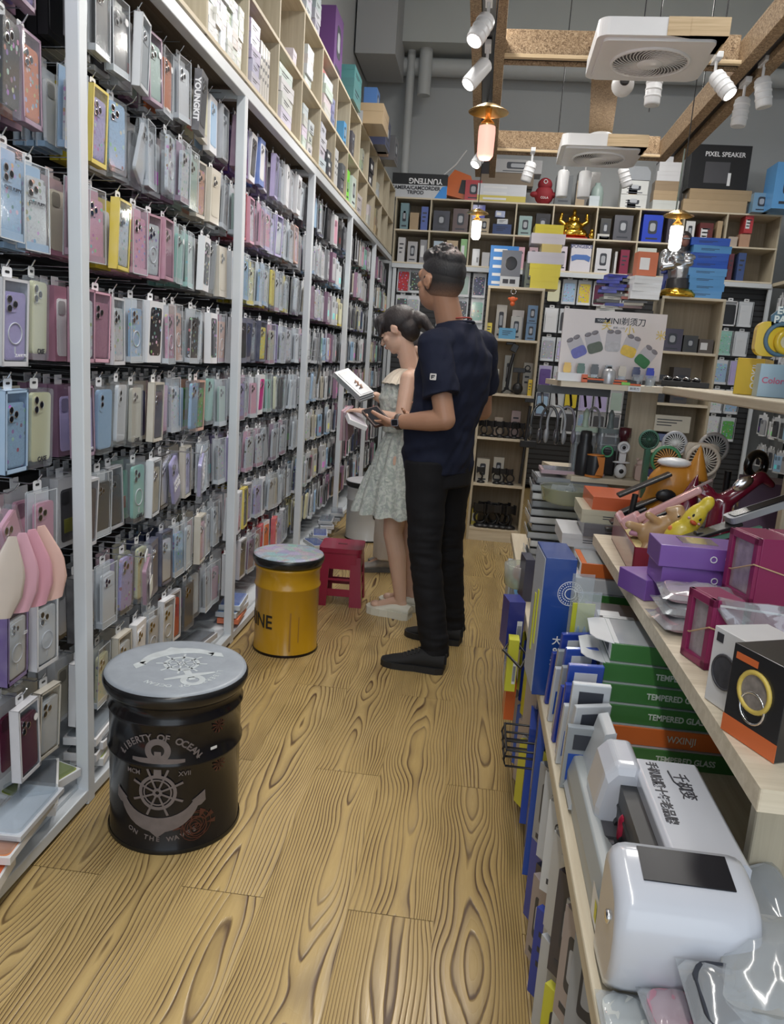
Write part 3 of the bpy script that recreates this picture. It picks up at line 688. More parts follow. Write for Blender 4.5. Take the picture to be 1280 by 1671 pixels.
soft_bag((-.995, 4.72, 1.16), (.1, -.7, PI / 2 + .2), 'charcoal case reading urom in a tilted bag near the third post', 'charcoal', 'urom')
soft_bag((-.995, 2.72, .80), (.1, -.6, PI / 2 + .2), 'pale lilac case reading HAHA BONG in a tilted clear bag, sixth row', 'lilac', 'HAHA\nBONG')
# folded pink paper sleeves hanging in a fan at the far left edge
for k, (c, lab) in enumerate((((.62, .55, .5), 'cream padded sleeve, leftmost of the four fanned sleeves at the left edge'), ((.72, .42, .52), 'pink padded sleeve, second of the four fanned sleeves'), ((.70, .36, .45), 'rose padded sleeve, third of the four fanned sleeves'), ((.75, .5, .45), 'peach padded sleeve, rightmost of the four fanned sleeves'))):
    m = MB(); ps = []
    for q in range(9):
        f = q / 8; wd = .010 + .036 * min(1, f * 2.2) * (1 if f < .75 else 1 - (f - .75) * 2.2)
        ps.append([(wd * math.cos(a) * .9, .008 * math.sin(a) * (f + .2), -f * .19) for a in [2 * PI * i / 10 for i in range(10)]])
    m.rings(ps)
    tag(m.obj('padded_sleeve', M('sleeve_' + str(k), c, .35, coat=.4), None, (-1.0, 1.56 + .038 * k, .90), (0.05, -.05 - .10 * k + .2, .9)), lab, 'sleeve', 'fanned padded sleeves')
# flat packs on the rack base
def flat_pack(loc, rz, label, w=.1, l=.2, h=.022, col=(.7, .72, .75), ins=(.6, .3, .1), clearlid=True, tilt=0):
    t = thing('flat_case_pack', label, 'phone case', loc, 0, 'case packs lying at the foot of the left rack', (tilt, 0, rz))
    MB().box((0, 0, h / 2), (w, l, h)).obj('box', M('packbox' + str(int(col[0] * 99)) + str(int(col[2] * 99)), col, .35), t, bevel=.001)
    MB().prism(rrect(w - .012, l - .012, .01, 4), h, h + .0015).obj('printed_card', M('packcard' + str(int(ins[0] * 99)) + str(int(ins[1] * 99)) + str(int(ins[2] * 99)), ins, .4), t)
    if clearlid:
        MB().prism(rrect(w - .014, l - .016, .014, 5), h + .002, h + .014).obj('clear_tray', SHELL, t)
    return t
flat_pack((-1.07, 1.62, .115), .12, 'white case pack with orange edge and clear tray, on the bottom-left pile', .12, .25, .02, (.72, .73, .75), (.7, .25, .1))
flat_pack((-1.06, 1.66, .142), .05, 'clear phone pack with blue dots and red label topping the bottom-left pile', .11, .22, .014, (.6, .62, .66), (.66, .7, .78))
flat_pack((-1.06, 1.44, .075), .2, 'white pack with an orange printed face in the bottom-left corner', .13, .22, .03, (.75, .76, .78), (.7, .15, .06), False)
flat_pack((-1.12, 1.64, .08), .0, 'plain white pack at the very bottom of the left pile', .13, .26, .03, (.7, .71, .73), (.6, .6, .62), False)
fp = [(-1.1, 2.12, .07, .2, (.7, .7, .7), (.5, .6, .1)), (-1.1, 2.1, .095, .1, (.75, .75, .77), (.1, .1, .1)), (-1.08, 2.14, .12, -.05, (.7, .7, .72), (.05, .05, .06)), (-1.1, 2.1, .146, .1, (.75, .75, .77), (.3, .32, .35)),
      (-1.12, 1.84, .07, .4, (.72, .72, .74), (.45, .5, .15)), (-1.12, 1.84, .1, -.3, (.75, .76, .78), (.3, .35, .05)), (-1.1, 1.8, .13, .5, (.7, .7, .7), (.05, .06, .08)),
      (-1.1, 2.95, .07, .1, (.3, .3, .32), (.05, .05, .06)), (-1.1, 3.0, .09, -.1, (.5, .5, .52), (.1, .1, .12)), (-1.08, 3.42, .07, .1, (.7, .2, .1), (.7, .2, .1)), (-1.08, 3.42, .1, 0, (.6, .62, .65), (.1, .25, .5)), (-1.08, 3.44, .13, .1, (.6, .65, .7), (.1, .2, .6)),
      (-1.0, 5.1, .07, .5, (.6, .62, .66), (.3, .32, .5)), (-1.0, 5.1, .1, .2, (.6, .62, .66), (.1, .15, .5)), (-1.02, 5.4, .07, .1, (.6, .62, .66), (.3, .32, .36)), (-1.02, 5.4, .1, .3, (.6, .62, .66), (.5, .52, .6)), (-1.02, 5.42, .13, .1, (.5, .52, .56), (.2, .22, .26)), (-1.0, 5.7, .1, 0, (.5, .52, .56), (.2, .22, .26)), (-1.0, 5.72, .13, .2, (.6, .62, .64), (.3, .32, .36)), (-.98, 4.86, .09, .6, (.65, .67, .7), (.05, .12, .45))]
fpl = ['lime-edged flat pack at the bottom of the pile behind the black drum', 'white-edged black flat pack, second in the pile behind the black drum', 'dark flat pack, third in the pile behind the black drum', 'grey flat pack on top of the pile behind the black drum',
       'olive flat pack at the foot of the first post, lowest', 'dark lime flat pack crossing the pile at the first post', 'black flat pack on top of the pile at the first post',
       'grey flat pack at the foot of the second post, lower', 'dark flat pack at the foot of the second post, upper', 'orange flat pack beside the yellow drum, lowest', 'blue and clear flat pack beside the yellow drum, middle', 'clear flat pack with blue print beside the yellow drum, top',
       'clear flat pack in the pile beyond the red stool, lower', 'blue flat pack in the pile beyond the red stool, upper', 'clear flat pack at the far floor pile, lowest', 'pale flat pack at the far floor pile, middle', 'dark clear flat pack at the far floor pile, top', 'dark flat pack left of the white drum, lower', 'pale flat pack left of the white drum, upper', 'navy flat pack nearest in the pile beyond the red stool']
for (x, y, z, rz_, c, i_), lb in zip(fp, fpl): flat_pack((x, y, z), rz_, lb, .1, .2, .024, c, i_)
# packages behind and beyond the ones above: seen only as slivers
def far_stuff(items, name, label, cat='phone case'):
    m = MB()
    for (x, y, z, rz_, spec) in items:
        st, bc, cc = spec.split('.')[:3]; b = PC[bc]; c = PC[cc]; v = rr.uniform(.75, 1.15)
        b = tuple(min(1, q * v * .85) for q in b); m.T = Matrix.Translation((x, y, z)) @ Matrix.Rotation(rz_, 4, 'Z')
        if st in 'WP': m.box((0, 0, H_ / 2), (W_, T_, H_), col=b)
        else: m.box((0, .008, H_ / 2), (W_, .004, H_), col=tuple(.5 * q + .3 for q in b)); m.box((0, 0, .008), (W_ - .004, T_, .014), col=b)
        m.prism(rrect(.074, .152, .01, 3, 0, .09), -T_ / 2 - .001, -T_ / 2 + .008, 'y', col=c)
        m.prism(rrect(.036, .036, .008, 3, -.014, .142), -T_ / 2 - .003, -T_ / 2, 'y', col=tuple(q * .45 for q in c))
        if rr.random() < .5: m.box((.0, -T_ / 2 - .0015, .06), (.045, .002, .04), col=tuple(rr.choice((q * .5, min(1, q * 1.5 + .1))) for q in c))
        m.box((0, T_ / 2 - .001, H_ + .012), (.034, .0015, .026), col=(.75, .76, .78))
    o = m.obj(name, M('far_pack_print', rough=.3, attr='Col', var=.1, coat=.4)); tag(o, label, cat, kind='stuff'); return o
far_stuff(FAR, 'phone_case_package', 'further phone case packages behind the front ones and along the far end of the rack')
# ---------------------------------------------------------------- cartons
_cm = {}
BOXM = M('carton_print', rough=.38, obj=True, coat=.25, var=.05)
PANW = M('carton_label_white', (.74, .75, .77), .45, var=.03); PANK = M('carton_print_dark', (.04, .045, .06), .45, var=.03)
PANG = M('carton_print_grey', (.4, .42, .46), .45, var=.05)
def carton_mesh(w, d, h, style):
    key = (round(w, 3), round(d, 3), round(h, 3), style)
    if key in _cm: return _cm[key]
    m = MB(); m.bx(-w / 2, w / 2, -d / 2, d / 2, 0, h)
    y = -d / 2 - .0006
    if 'l' in style: m.bx(-w / 2 - .001, w / 2 + .001, -d / 2 - .001, d / 2 + .001, h * .62, h + .001)
    if 'w' in style: m.bx(-w * .38, w * .1, y, -d / 2, h * .25, h * .75, 1)
    if 't' in style:
        for k in range(3): m.bx(-w * .3, w * (.3 - .12 * k), y, -d / 2, h * (.7 - .17 * k), h * (.76 - .17 * k), 1 if 'i' in style else 2)
    if 'p' in style:       # a printed picture: dark shape on the front
        m.prism(rrect(w * .45, h * .5, min(w, h) * .12, 4, 0, h * .55), y, -d / 2, 'y', 2); m.prism(rrect(w * .28, h * .3, min(w, h) * .1, 4, 0, h * .55), y - .0004, y, 'y', 3)
        m.bx(-w * .3, w * .3, y, -d / 2, h * .1, h * .16, 2)
    if 'c' in style:       # barcode sticker
        m.bx(w * .1, w * .42, y, -d / 2, h * .15, h * .6, 1)
        for k in range(7): m.bx(w * (.13 + .038 * k), w * (.15 + .038 * k), y - .0004, y, h * .2, h * .5, 2)
    if 'k' in style: m.bx(-w / 2 - .0006, w / 2 + .0006, -.02, .02, -.0, h + .0008, 3)
    _cm[key] = m.mesh('carton', [BOXM, PANW, PANK, PANG]); return _cm[key]
def carton(loc, size, rz, color, label, cat='box', group=None, style='l', name='carton', tilt=0):
    o = O(name, carton_mesh(*size, style), None, loc, (tilt, 0, rz), color=color); return tag(o, label, cat, group)
WH = (.70, .72, .75); KR = (.45, .33, .2); LB = (.12, .36, .72); DB = (.03, .08, .45); BK = (.02, .02, .025); YE = (.78, .66, .04); GY = (.3, .31, .33); PK = (.72, .42, .5)
def shelf_unit(name, label, loc, rz, xs, zs, depth, board=BIRCHX, thick=.016, back=True, cat='shelf', z0=0):
    """open cubby unit; xs divider positions, zs board heights, front at local y=0, body towards +y"""
    t = thing(name, label, cat, loc, rz)
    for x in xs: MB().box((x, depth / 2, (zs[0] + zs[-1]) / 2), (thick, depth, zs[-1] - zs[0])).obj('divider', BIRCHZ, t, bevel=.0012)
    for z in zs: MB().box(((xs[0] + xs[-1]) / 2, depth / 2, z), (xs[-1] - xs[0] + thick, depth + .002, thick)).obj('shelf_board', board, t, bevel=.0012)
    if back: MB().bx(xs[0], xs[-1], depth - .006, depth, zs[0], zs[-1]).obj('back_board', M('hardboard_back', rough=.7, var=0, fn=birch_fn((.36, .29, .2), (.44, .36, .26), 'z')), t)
    return t
# ---- high cubby shelf on top of the left rack (front faces +X)
CY = [1.42 + .462 * k for k in range(16)]
lc = thing('cubby_shelf', 'pale wooden cubby shelf running along the top of the left rack', 'shelf', (XF, 0, 0))
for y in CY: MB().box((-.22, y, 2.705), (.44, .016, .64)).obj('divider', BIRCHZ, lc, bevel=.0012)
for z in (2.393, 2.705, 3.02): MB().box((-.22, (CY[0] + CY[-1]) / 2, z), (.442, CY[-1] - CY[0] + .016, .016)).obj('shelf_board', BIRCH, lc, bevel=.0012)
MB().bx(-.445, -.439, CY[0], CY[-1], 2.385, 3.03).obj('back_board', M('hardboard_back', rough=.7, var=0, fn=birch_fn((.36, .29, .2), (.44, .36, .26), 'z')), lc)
def cell_stack(k, row, dy, n, size, color, nm, style='l', x=-.004, jit=.006, tower=None):
    z = {0: 2.401, 1: 2.714, 2: 3.029}[row]; y = CY[k] + dy
    rn = {0: 'lower cubby row', 1: 'upper cubby row', 2: 'top of the cubby shelf'}[row]
    for q in range(n):
        sz = size; c = tuple(v * rr.uniform(.88, 1.06) for v in color)
        lab = f"{nm}, {'bottom' if q == 0 and n > 1 else ('top' if q == n - 1 and n > 1 else (ORD[q] + ' up' if n > 1 else 'alone'))}, {rn}, {tower or 'cell'} {ORD[k]}"
        carton((XF - size[1] / 2 + x + rr.uniform(-jit, jit), y + rr.uniform(-jit, jit) / 3, z), sz, PI / 2 + rr.uniform(-.05, .05), c, lab, group='boxes in the high left cubbies', style=style)
        z += size[2] + .0012
k0 = 3   # CY[3]=2.806
for i in range(6): cell_stack(3, 0, .05 + .065 * i, 5 if i < 4 else 4, (.06, .08, .052), (.72, .75, .74) if i != 3 else (.6, .66, .6), f'small white and green carton, {ORD[i]} column', 'lw')
carton((XF - .05, CY[3] + .245, 2.401 + .268), (.06, .08, .03), PI / 2, (.1, .35, .12), 'small green carton on top of the white grid of cartons in the high left cubby', style='l')
cell_stack(4, 0, .12, 5, (.11, .16, .048), (.50, .48, .66), 'lilac and white flat carton', 'lt'); carton((XF - .1, CY[4] + .1, 2.65), (.1, .12, .03), PI / 2, DB, 'blue small box on the lilac carton stack in the high left cubby')
for i in range(4):
    carton((XF - .12, CY[4] + .26 + .037 * i, 2.401), (.03, .2, .23), PI / 2, (.62, .60, .57), f'white upright folder box, {ORD[i]} of four standing in the cubby right of the lilac cartons', style='t')
cell_stack(5, 0, .17, 4, (.21, .2, .06), WH, 'white flat carton', 'lt')
cell_stack(6, 0, .1, 4, (.1, .12, .05), WH, 'white short carton', 'l'); cell_stack(7, 0, .12, 4, (.17, .16, .06), WH, 'white carton', 'lt')
cell_stack(7, 0, .33, 3, (.1, .14, .05), (.1, .11, .12), 'black and white carton', 'lw'); cell_stack(6, 0, .26, 3, (.1, .12, .055), (.72, .73, .76), 'square white carton', 'lp')
for i in range(3): carton((XF - .12, CY[8] + .1 + .05 * i, 2.401), (.04, .2, .24), PI / 2, (.66, .67, .68), f'tall white binder box, {ORD[i]} of three in the ninth high cubby', style='t')
cell_stack(8, 0, .32, 2, (.1, .14, .09), (.12, .13, .15), 'dark gadget carton', 'lp'); cell_stack(9, 0, .1, 1, (.09, .12, .2), (.25, .75, .08), 'lime green carton', 'lp'); cell_stack(9, 0, .3, 1, (.14, .16, .2), WH, 'white tall carton', 'p')
cell_stack(10, 0, .15, 2, (.2, .18, .07), (.68, .68, .66), 'white wide carton', 'lt'); cell_stack(11, 0, .2, 2, (.1, .14, .08), (.66, .66, .64), 'white carton', 'l'); cell_stack(12, 0, .2, 3, (.16, .16, .07), KR, 'brown carton', 'lk')
cell_stack(6, 1, .15, 4, (.13, .16, .045), WH, 'white carton with black dot', 'lw'); cell_stack(7, 1, .2, 4, (.2, .18, .05), WH, 'white flat carton', 'l'); carton((XF - .12, CY[7] + .2, 2.93), (.17, .19, .02), PI / 2, (.6, .2, .2), 'thin red and white lid on the white cartons, upper cubby row', style='l')
cell_stack(7, 1, .38, 3, (.09, .14, .05), (.3, .3, .5), 'violet carton', 'lt'); cell_stack(5, 1, .3, 1, (.08, .1, .06), WH, 'white tiny carton', 'l'); cell_stack(8, 1, .35, 1, (.08, .12, .14), LB, 'blue tall carton', 'p')
cell_stack(9, 1, .2, 2, (.12, .14, .08), (.1, .1, .12), 'black carton', 'lp'); cell_stack(10, 1, .2, 2, (.12, .14, .08), (.4, .42, .35), 'grey green carton', 'lp'); cell_stack(11, 1, .2, 2, (.16, .2, .1), BK, 'black gadget carton', 'lw'); cell_stack(12, 1, .2, 2, (.1, .12, .06), (.5, .52, .5), 'grey carton', 'l')
cell_stack(6, 2, .1, 6, (.12, .2, .05), (.6, .6, .68), 'tall-stacked white carton', 'lt', tower='above cell'); cell_stack(6, 2, .3, 5, (.12, .2, .05), (.45, .46, .52), 'grey white carton', 'lt', tower='above cell')
cell_stack(5, 2, .25, 7, (.2, .25, .05), (.55, .56, .62), 'grey carton', 'lt', tower='above cell')
carton((XF - .08, CY[8] + .05, 3.029), (.26, .12, .36), PI / 2, (.16, .06, .24), 'upright purple box with a printed picture on top of the left cubby shelf', style='p')
carton((XF - .1, CY[9] + .12, 3.029), (.3, .24, .13), PI / 2, (.10, .26, .27), 'lower teal carton on top of the left cubby shelf', style='lt'); carton((XF - .1, CY[9] + .12, 3.16), (.3, .24, .08), PI / 2, (.10, .30, .31), 'upper teal carton on top of the left cubby shelf', style='lt')
carton((XF - .02, CY[10] + .22, 3.029), (.34, .34, .14), PI / 2, KR, 'brown carton beyond the teal boxes on the left cubby shelf', style='lk'); carton((XF + .02, CY[10] + .3, 3.17), (.16, .1, .16), PI / 2, (.08, .2, .5), 'blue tilted box on the brown carton at the shelf top', style='p')
carton((XF + .0, CY[11] + .3, 3.029), (.3, .2, .22), PI / 2, (.06, .07, .14), 'dark navy carton farther along the top of the left cubby shelf', style='p'); carton((XF + .02, CY[12] + .3, 3.029), (.26, .2, .2), PI / 2, (.12, .12, .13), 'black carton near the far end of the left cubby shelf top', style='p')
carton((XF + .02, CY[12] + .0, 3.029), (.16, .12, .08), PI / 2, (.35, .2, .15), 'small brown carton near the far end of the left cubby shelf top', style='l')
# ---- back cubby unit
YB = 8.5
BX = [-1.03, -.66, -.235, .228, .61, 1.055, 1.485, 1.925, 2.345, 2.86]
bk = shelf_unit('cubby_shelf', 'pale wooden two-row cubby shelf across the top of the back wall', (0, YB, 0), 0, BX, [2.335, 2.665, 2.985], .4)
MB().box((.915, -.01, 2.30), (3.9, .04, .045)).obj('front_rail', WHITE_STEEL, bk, bevel=.003)
def bitem(px0, px1, py0, py1, color, label, z, dep=.16, style='p', yoff=.02, cat='box', tilt=0):
    a = aty(px0, py1, YB); b = aty(px1, py0, YB); w_ = abs(b.x - a.x); h_ = min(abs(b.z - a.z), .6)
    return carton(((a.x + b.x) / 2, YB + yoff + dep / 2, z), (w_, dep, h_), tilt, color, label, cat, 'boxes on the back shelf', style)
Z1, Z2, Z3 = 2.344, 2.674, 2.994
bl = [
 (652, 668, 330, 372, (.2, .32, .36), 'teal carton at the left end of the upper back cubby row', Z2, 'lp'), (668, 684, 345, 372, KR, 'brown small carton, first cubby of the upper back row', Z2, 'lk'), (686, 700, 333, 371, (.1, .15, .45), 'blue upright box at the right of the first upper back cubby', Z2, 't'),
 (706, 735, 342, 374, (.04, .04, .06), 'black rounded gadget box, second upper back cubby', Z2, 'p'), (738, 766, 338, 375, (.10, .06, .06), 'dark brown box beside the black one, second upper back cubby', Z2, 'p'),
 (782, 800, 352, 376, (.5, .42, .3), 'beige small box in the third upper back cubby', Z2, 'p'), (804, 836, 362, 377, (.05, .08, .2), 'navy gloss box lying in the third upper back cubby', Z2, 't'),
 (846, 870, 348, 379, (.3, .42, .42), 'box with a pale ring picture, fourth upper back cubby', Z2, 'p'), (873, 900, 345, 381, BK, 'black box with a white line drawing, fourth upper back cubby', Z2, 'p'),
 (979, 1000, 350, 384, (.05, .05, .05), 'black box with a coiled cable picture, sixth upper back cubby', Z2, 'p'), (1001, 1036, 346, 386, (.10, .10, .12), 'grey box with headphones, sixth upper back cubby', Z2, 'p'), (976, 996, 376, 384, (.6, .6, .58), 'low white box in front of the cable box', Z2, 'l'),
 (1048, 1086, 344, 387, (.02, .06, .55), 'large blue box with a round emblem, seventh upper back cubby', Z2, 'p'), (1088, 1112, 345, 389, (.06, .05, .07), 'dark box right of the blue emblem box', Z2, 'p'),
 (1118, 1138, 353, 390, (.7, .7, .7), 'white box with a black hand fan, eighth upper back cubby', Z2, 'p'), (1141, 1168, 355, 390, (.14, .03, .03), 'dark red box with white letters, eighth upper back cubby', Z2, 'wt'), (1169, 1183, 352, 392, KR, 'brown slab box at the right of the eighth upper back cubby', Z2, ''),
 (1190, 1207, 378, 393, (.5, .42, .35), 'beige small carton in the ninth upper back cubby', Z2, 'l'), (1208, 1228, 374, 394, (.5, .3, .2), 'brown carton in the ninth upper back cubby', Z2, 'lk'), (1216, 1234, 344, 373, (.5, .05, .06), 'red box on the brown carton, ninth upper back cubby', None, 'wt'),
 (648, 662, 385, 424, (.6, .6, .62), 'white upright pack in the first lower back cubby', Z1, 't'), (664, 682, 392, 425, (.45, .45, .47), 'grey bag-wrapped carton, first lower back cubby', Z1, 'p'), (684, 698, 388, 425, (.3, .3, .33), 'grey upright carton, first lower back cubby', Z1, 'w'),
 (706, 724, 390, 426, (.4, .5, .6), 'pale blue carton behind the man, second lower back cubby', Z1, 'l'), (727, 748, 390, 428, KR, 'brown carton above the man, second lower back cubby', Z1, 'lk'), (750, 764, 386, 428, (.25, .5, .2), 'green topped carton, second lower back cubby', Z1, 'w'),
 (770, 784, 402, 429, WH, 'stack-like white carton, left of the third lower back cubby', Z1, 'c'), (786, 800, 408, 430, (.6, .6, .62), 'white small carton, middle of the third lower back cubby', Z1, 'l'), (804, 836, 398, 431, (.66, .67, .72), 'white wide carton with a blue line, third lower back cubby', Z1, 't'),
 (842, 858, 398, 432, PK, 'pink upright box, fourth lower back cubby', Z1, 't'), (862, 880, 396, 433, (.5, .35, .4), 'rose box right of the pink box, fourth lower back cubby', Z1, 'p'), (884, 902, 400, 434, (.15, .15, .2), 'dark box, right of the fourth lower back cubby', Z1, 'p'),
 (911, 928, 397, 436, (.70, .62, .70), 'pale pink narrow box, fifth lower back cubby', Z1, 'p'), (930, 968, 396, 438, (.70, .68, .74), 'white box reading SPONGEBOB, fifth lower back cubby', Z1, ''),
 (971, 1000, 401, 440, (.66, .66, .70), 'white and silver box, sixth lower back cubby', Z1, 'p'), (1002, 1010, 405, 441, (.6, .6, .6), 'narrow white box, sixth lower back cubby', Z1, 'w'), (1011, 1030, 402, 441, (.25, .02, .06), 'wine red box, right of the sixth lower back cubby', Z1, 't'),
 (1037, 1074, 400, 443, (.62, .66, .62), 'pale green white box left of the bust, seventh lower back cubby', Z1, 'p'), (1078, 1092, 402, 443, (.2, .2, .22), 'grey box behind the bust, seventh lower back cubby', Z1, 'p'),
 (1188, 1202, 405, 448, (.12, .03, .05), 'dark red upright box, ninth lower back cubby', Z1, 't'), (1203, 1222, 404, 449, (.05, .09, .25), 'navy upright box, ninth lower back cubby', Z1, 't')]
BIT = {}
for a in bl:
    z = a[6] if a[6] else Z2 + .135
    BIT[a[5]] = bitem(*a[:4], a[4], a[5], z, style=a[7])
b_ = BIT['white box reading SPONGEBOB, fifth lower back cubby']
lettering('SPONGEBOB', .05, M('print_navy', (.05, .07, .2), .5), b_, (0, -.081, .25), bold=.0012, sx=.8)
MB().prism([(-.09, .1), (-.1, .15), (-.06, .17), (.06, .17), (.1, .15), (.09, .1), (.04, .12), (-.04, .12)], -.082, -.0805, 'y').obj('printed_picture', M('print_blue', (.08, .18, .5), .5), b_)
# small things leaning in the third upper cubby
carton((-.16, YB + .1, 2.82), (.13, .1, .14), 0, (.16, .17, .55), 'violet blue box high in the third upper back cubby', style=''); carton((-.16, YB + .1, Z2), (.14, .1, .145), 0, (.06, .06, .07), 'black box under the violet blue one, third upper back cubby', style='p')
carton((.06, YB + .1, 2.85), (.1, .1, .06), .1, (.35, .4, .6), 'pale blue small box high in the third upper back cubby', style='w'); carton((.1, YB + .1, 2.78), (.11, .12, .05), -.1, WH, 'white small box under the pale blue one', style='t')
# on top of the back unit
t = thing('tripod_carton', 'long black and white camera tripod box printed YUNTENG upside down, top left of back shelf', 'box', (-.80, YB + .12, Z3))
MB().bx(-.29, .29, -.09, .09, 0, .24).obj('carton', M('tripod_box_white', (.62, .64, .68), .4), t)
MB().bx(-.291, .291, -.0915, .0915, .13, .241).obj('dark_top_print', BLACK, t); MB().prism([(.16, .0), (.29, .0), (.29, .13), (.24, .12)], -.0925, -.09, 'y').obj('blue_swoosh', M('swoosh', (.05, .3, .8), .4), t)
lettering('YUNTENG', .075, INKW, t, (.06, -.0925, .17), (0, PI, 0), .002); lettering('CAMERA/CAMCORDER\nTRIPOD', .05, INK, t, (-.04, -.0925, .075), bold=.0015)
t = thing('toy_car_box', 'orange car-shaped box tilted beside the tripod box on the back shelf', 'box', (-.40, YB + .15, Z3 + .03), 0, None, (0, .2, 0))
m = MB(); m.prism([(-.14, 0), (.16, .0), (.16, .12), (.08, .24), (-.1, .26), (-.15, .16)], -.08, .08, 'y'); m.obj('shell', M('orange_gloss', (.6, .13, .02), .3), t, bevel=.01)
m = MB(); m.prism([(.0, .05), (.13, .05), (.12, .14), (.06, .19), (.0, .18)], -.084, -.08, 'y'); m.obj('window', BLACK, t)
carton((-.235, YB + .08, Z3), (.17, .12, .2), 0, (.45, .04, .05), 'red box with a blue cylinder picture right of the orange box', style='p')
for k in range(3): carton((.06, YB + .12, Z3 + .056 * k), (.5, .24, .055), 0, (.62, .52, .1) if k == 0 else (.66, .68, .72), ['yellow flat carton under two white ones on the back shelf', 'white flat carton, middle of three on the back shelf', 'white flat carton on the yellow-based stack'][k], style='lw')
carton((.1, YB + .2, Z3 + .17), (.55, .3, .12), 0, (.2, .15, .1), 'brown carton on the stack left of the red bear toy', style='lk'); carton((.2, YB + .2, Z3 + .3), (.5, .25, .13), 0, (.42, .42, .43), 'grey machine-printed carton topmost behind the left beam', style='p')
t = thing('plush_toy', 'dark red cap-shaped plush between white and black boxes on the back shelf', 'toy', (.50, YB + .1, Z3))
MB().ell((0, 0, .1), (.1, .08, .1), 20).ell((-.1, -.02, .1), (.05, .04, .03), 10).ell((.1, -.02, .1), (.04, .04, .03), 10).obj('body', M('red_plush', (.28, .02, .03), .7, bumpk=.5), t)
MB().ell((0, 0, .2), (.075, .07, .07), 20).obj('head', M('red_plush'), t); lettering('COLA', .03, INKW, t, (0, -.085, .06)); MB().torus((0, -.07, .22), .018, .004, 16, 6, ax='y').obj('badge', WHITE, t)
tl = [(905, 937, 287, 334, (.10, .11, .12), 'box with a white scooter drawing, right of the red plush', 'p'), (939, 958, 295, 335, (.33, .24, .14), 'brown upright carton, back shelf top, right of the scooter box', 'k'), (962, 1000, 272, 300, (.14, .13, .12), 'dark carton high behind the white lamp', ''),
      (962, 980, 316, 332, (.5, .56, .6), 'pale blue small carton, back shelf top', 'l'), (1024, 1042, 305, 335, KR, 'brown narrow carton left of the stacked white cartons', 'k')]
for a in tl[:2] + tl[3:]: bitem(*a[:4], a[4], a[5], Z3, style=a[6])
carton((.95, YB + .25, Z3 + .0), (.22, .2, .36), 0, (.13, .12, .11), 'dark upright carton behind the ribbed lamp on back shelf top', style='')
carton((.89, YB + .1, Z3 + .12), (.09, .12, .1), 0, (.56, .55, .64), 'lilac white small carton on the pale blue one', style='t')
t = thing('bottle', 'pale green rounded bottle standing on the back shelf top', 'bottle', (1.04, YB + .1, Z3)); MB().lathe([(0, 0), (.06, 0), (.065, .02), (.065, .15), (.05, .2), (.03, .22), (.03, .24), (0, .24)], 20).obj('body', M('green_grey_plastic', (.3, .38, .36), .4), t)
for k in range(2): carton((1.4, YB + .1, Z3 + .135 * k), (.26, .16, .13), 0, (.62, .63, .62), ['lower white printed carton of the pair, back shelf top', 'upper white printed carton of the pair, back shelf top'][k], style='tlp')
t = thing('clear_domed_box', 'clear plastic box with shiny lid on the pair of white printed cartons', 'box', (1.40, YB + .1, Z3 + .272)); MB().prism([(-.14, 0), (.14, 0), (.14, .08), (.1, .13), (-.1, .13), (-.14, .08)], -.08, .08, 'y').obj('shell', M('grey_clear', (.35, .37, .4), .15, coat=1), t, bevel=.006)
for k, c in enumerate(((.6, .62, .6), KR, (.33, .24, .15), (.66, .66, .68), (.68, .68, .7), (.6, .6, .62))): carton((1.72 + rr.uniform(-.02, .02), YB + .1, Z3 + .092 * k), (.26 - .01 * k, .16, .09), 0, c, f'{["white", "brown", "dark brown", "white", "white", "white"][k]} carton, {["bottom", "second up", "third up", "fourth up", "fifth up", "top"][k]} of the tower at the right beam end', style='l')
carton((2.2, YB + .15, Z3), (.62, .3, .11), 0, KR, 'wide brown carton under the pixel speaker box, lower', style='lk'); carton((2.24, YB + .14, Z3 + .112), (.6, .28, .1), 0, (.4, .29, .17), 'wide brown carton under the pixel speaker box, upper', style='lk')
t = thing('speaker_carton', 'black box printed PIXEL SPEAKER on brown cartons at the right of the back shelf', 'box', (2.2, YB + .14, Z3 + .214)); MB().bx(-.29, .29, -.12, .12, 0, .42).obj('carton', BLACK, t, bevel=.002)
lettering('PIXEL SPEAKER', .062, INKW, t, (.04, -.1212, .33), bold=.0008, sx=.95); MB().bx(-.14, .1, -.1215, -.12, .06, .26).obj('printed_picture', M('print_dim', (.07, .07, .08), .5), t); MB().bx(.09, .12, -.122, -.12, .04, .16).obj('printed_bottle', WHITE, t)
carton((2.80, YB - .15, Z3 - .0), (.3, .3, .42), 0, LB, 'tall light blue carton at the right end of the back shelf top', style='p'); carton((2.62, YB - .02, Z3), (.16, .14, .18), 0, (.2, .35, .5), 'small colourful carton beside the light blue one', style='p')
# golden laughing figure: an anonymous round seated figure
GOLD = M('gold', (.9, .56, .08), .18, 1, var=.15, vs_=40)
t = thing('figurine', 'shiny golden round-bellied seated figurine with raised arms in the fifth upper cubby', 'figurine', (.835, YB + .14, Z2)); m = MB()
m.ell((0, 0, .07), (.15, .1, .06), 16); m.ell((0, -.02, .12), (.1, .09, .08), 16); m.ell((0, -.02, .2), (.045, .045, .05), 14); m.ell((-.03, -.04, .05), (.09, .06, .03), 10); m.ell((.09, -.04, .05), (.07, .06, .03), 10)
for s in (-1, 1): m.cap2((s * .08, -.02, .14), (s * .14, -.02, .18), .025, .02); m.cap2((s * .14, -.02, .18), (s * .13, -.02, .25), .02, .016); m.ell((s * .045, -.02, .2), (.012, .01, .026), 8)
for k in range(7): m.ell((-.12 + .04 * k, -.07, .05 + .02 * (k % 2)), (.022, .02, .022), 8)
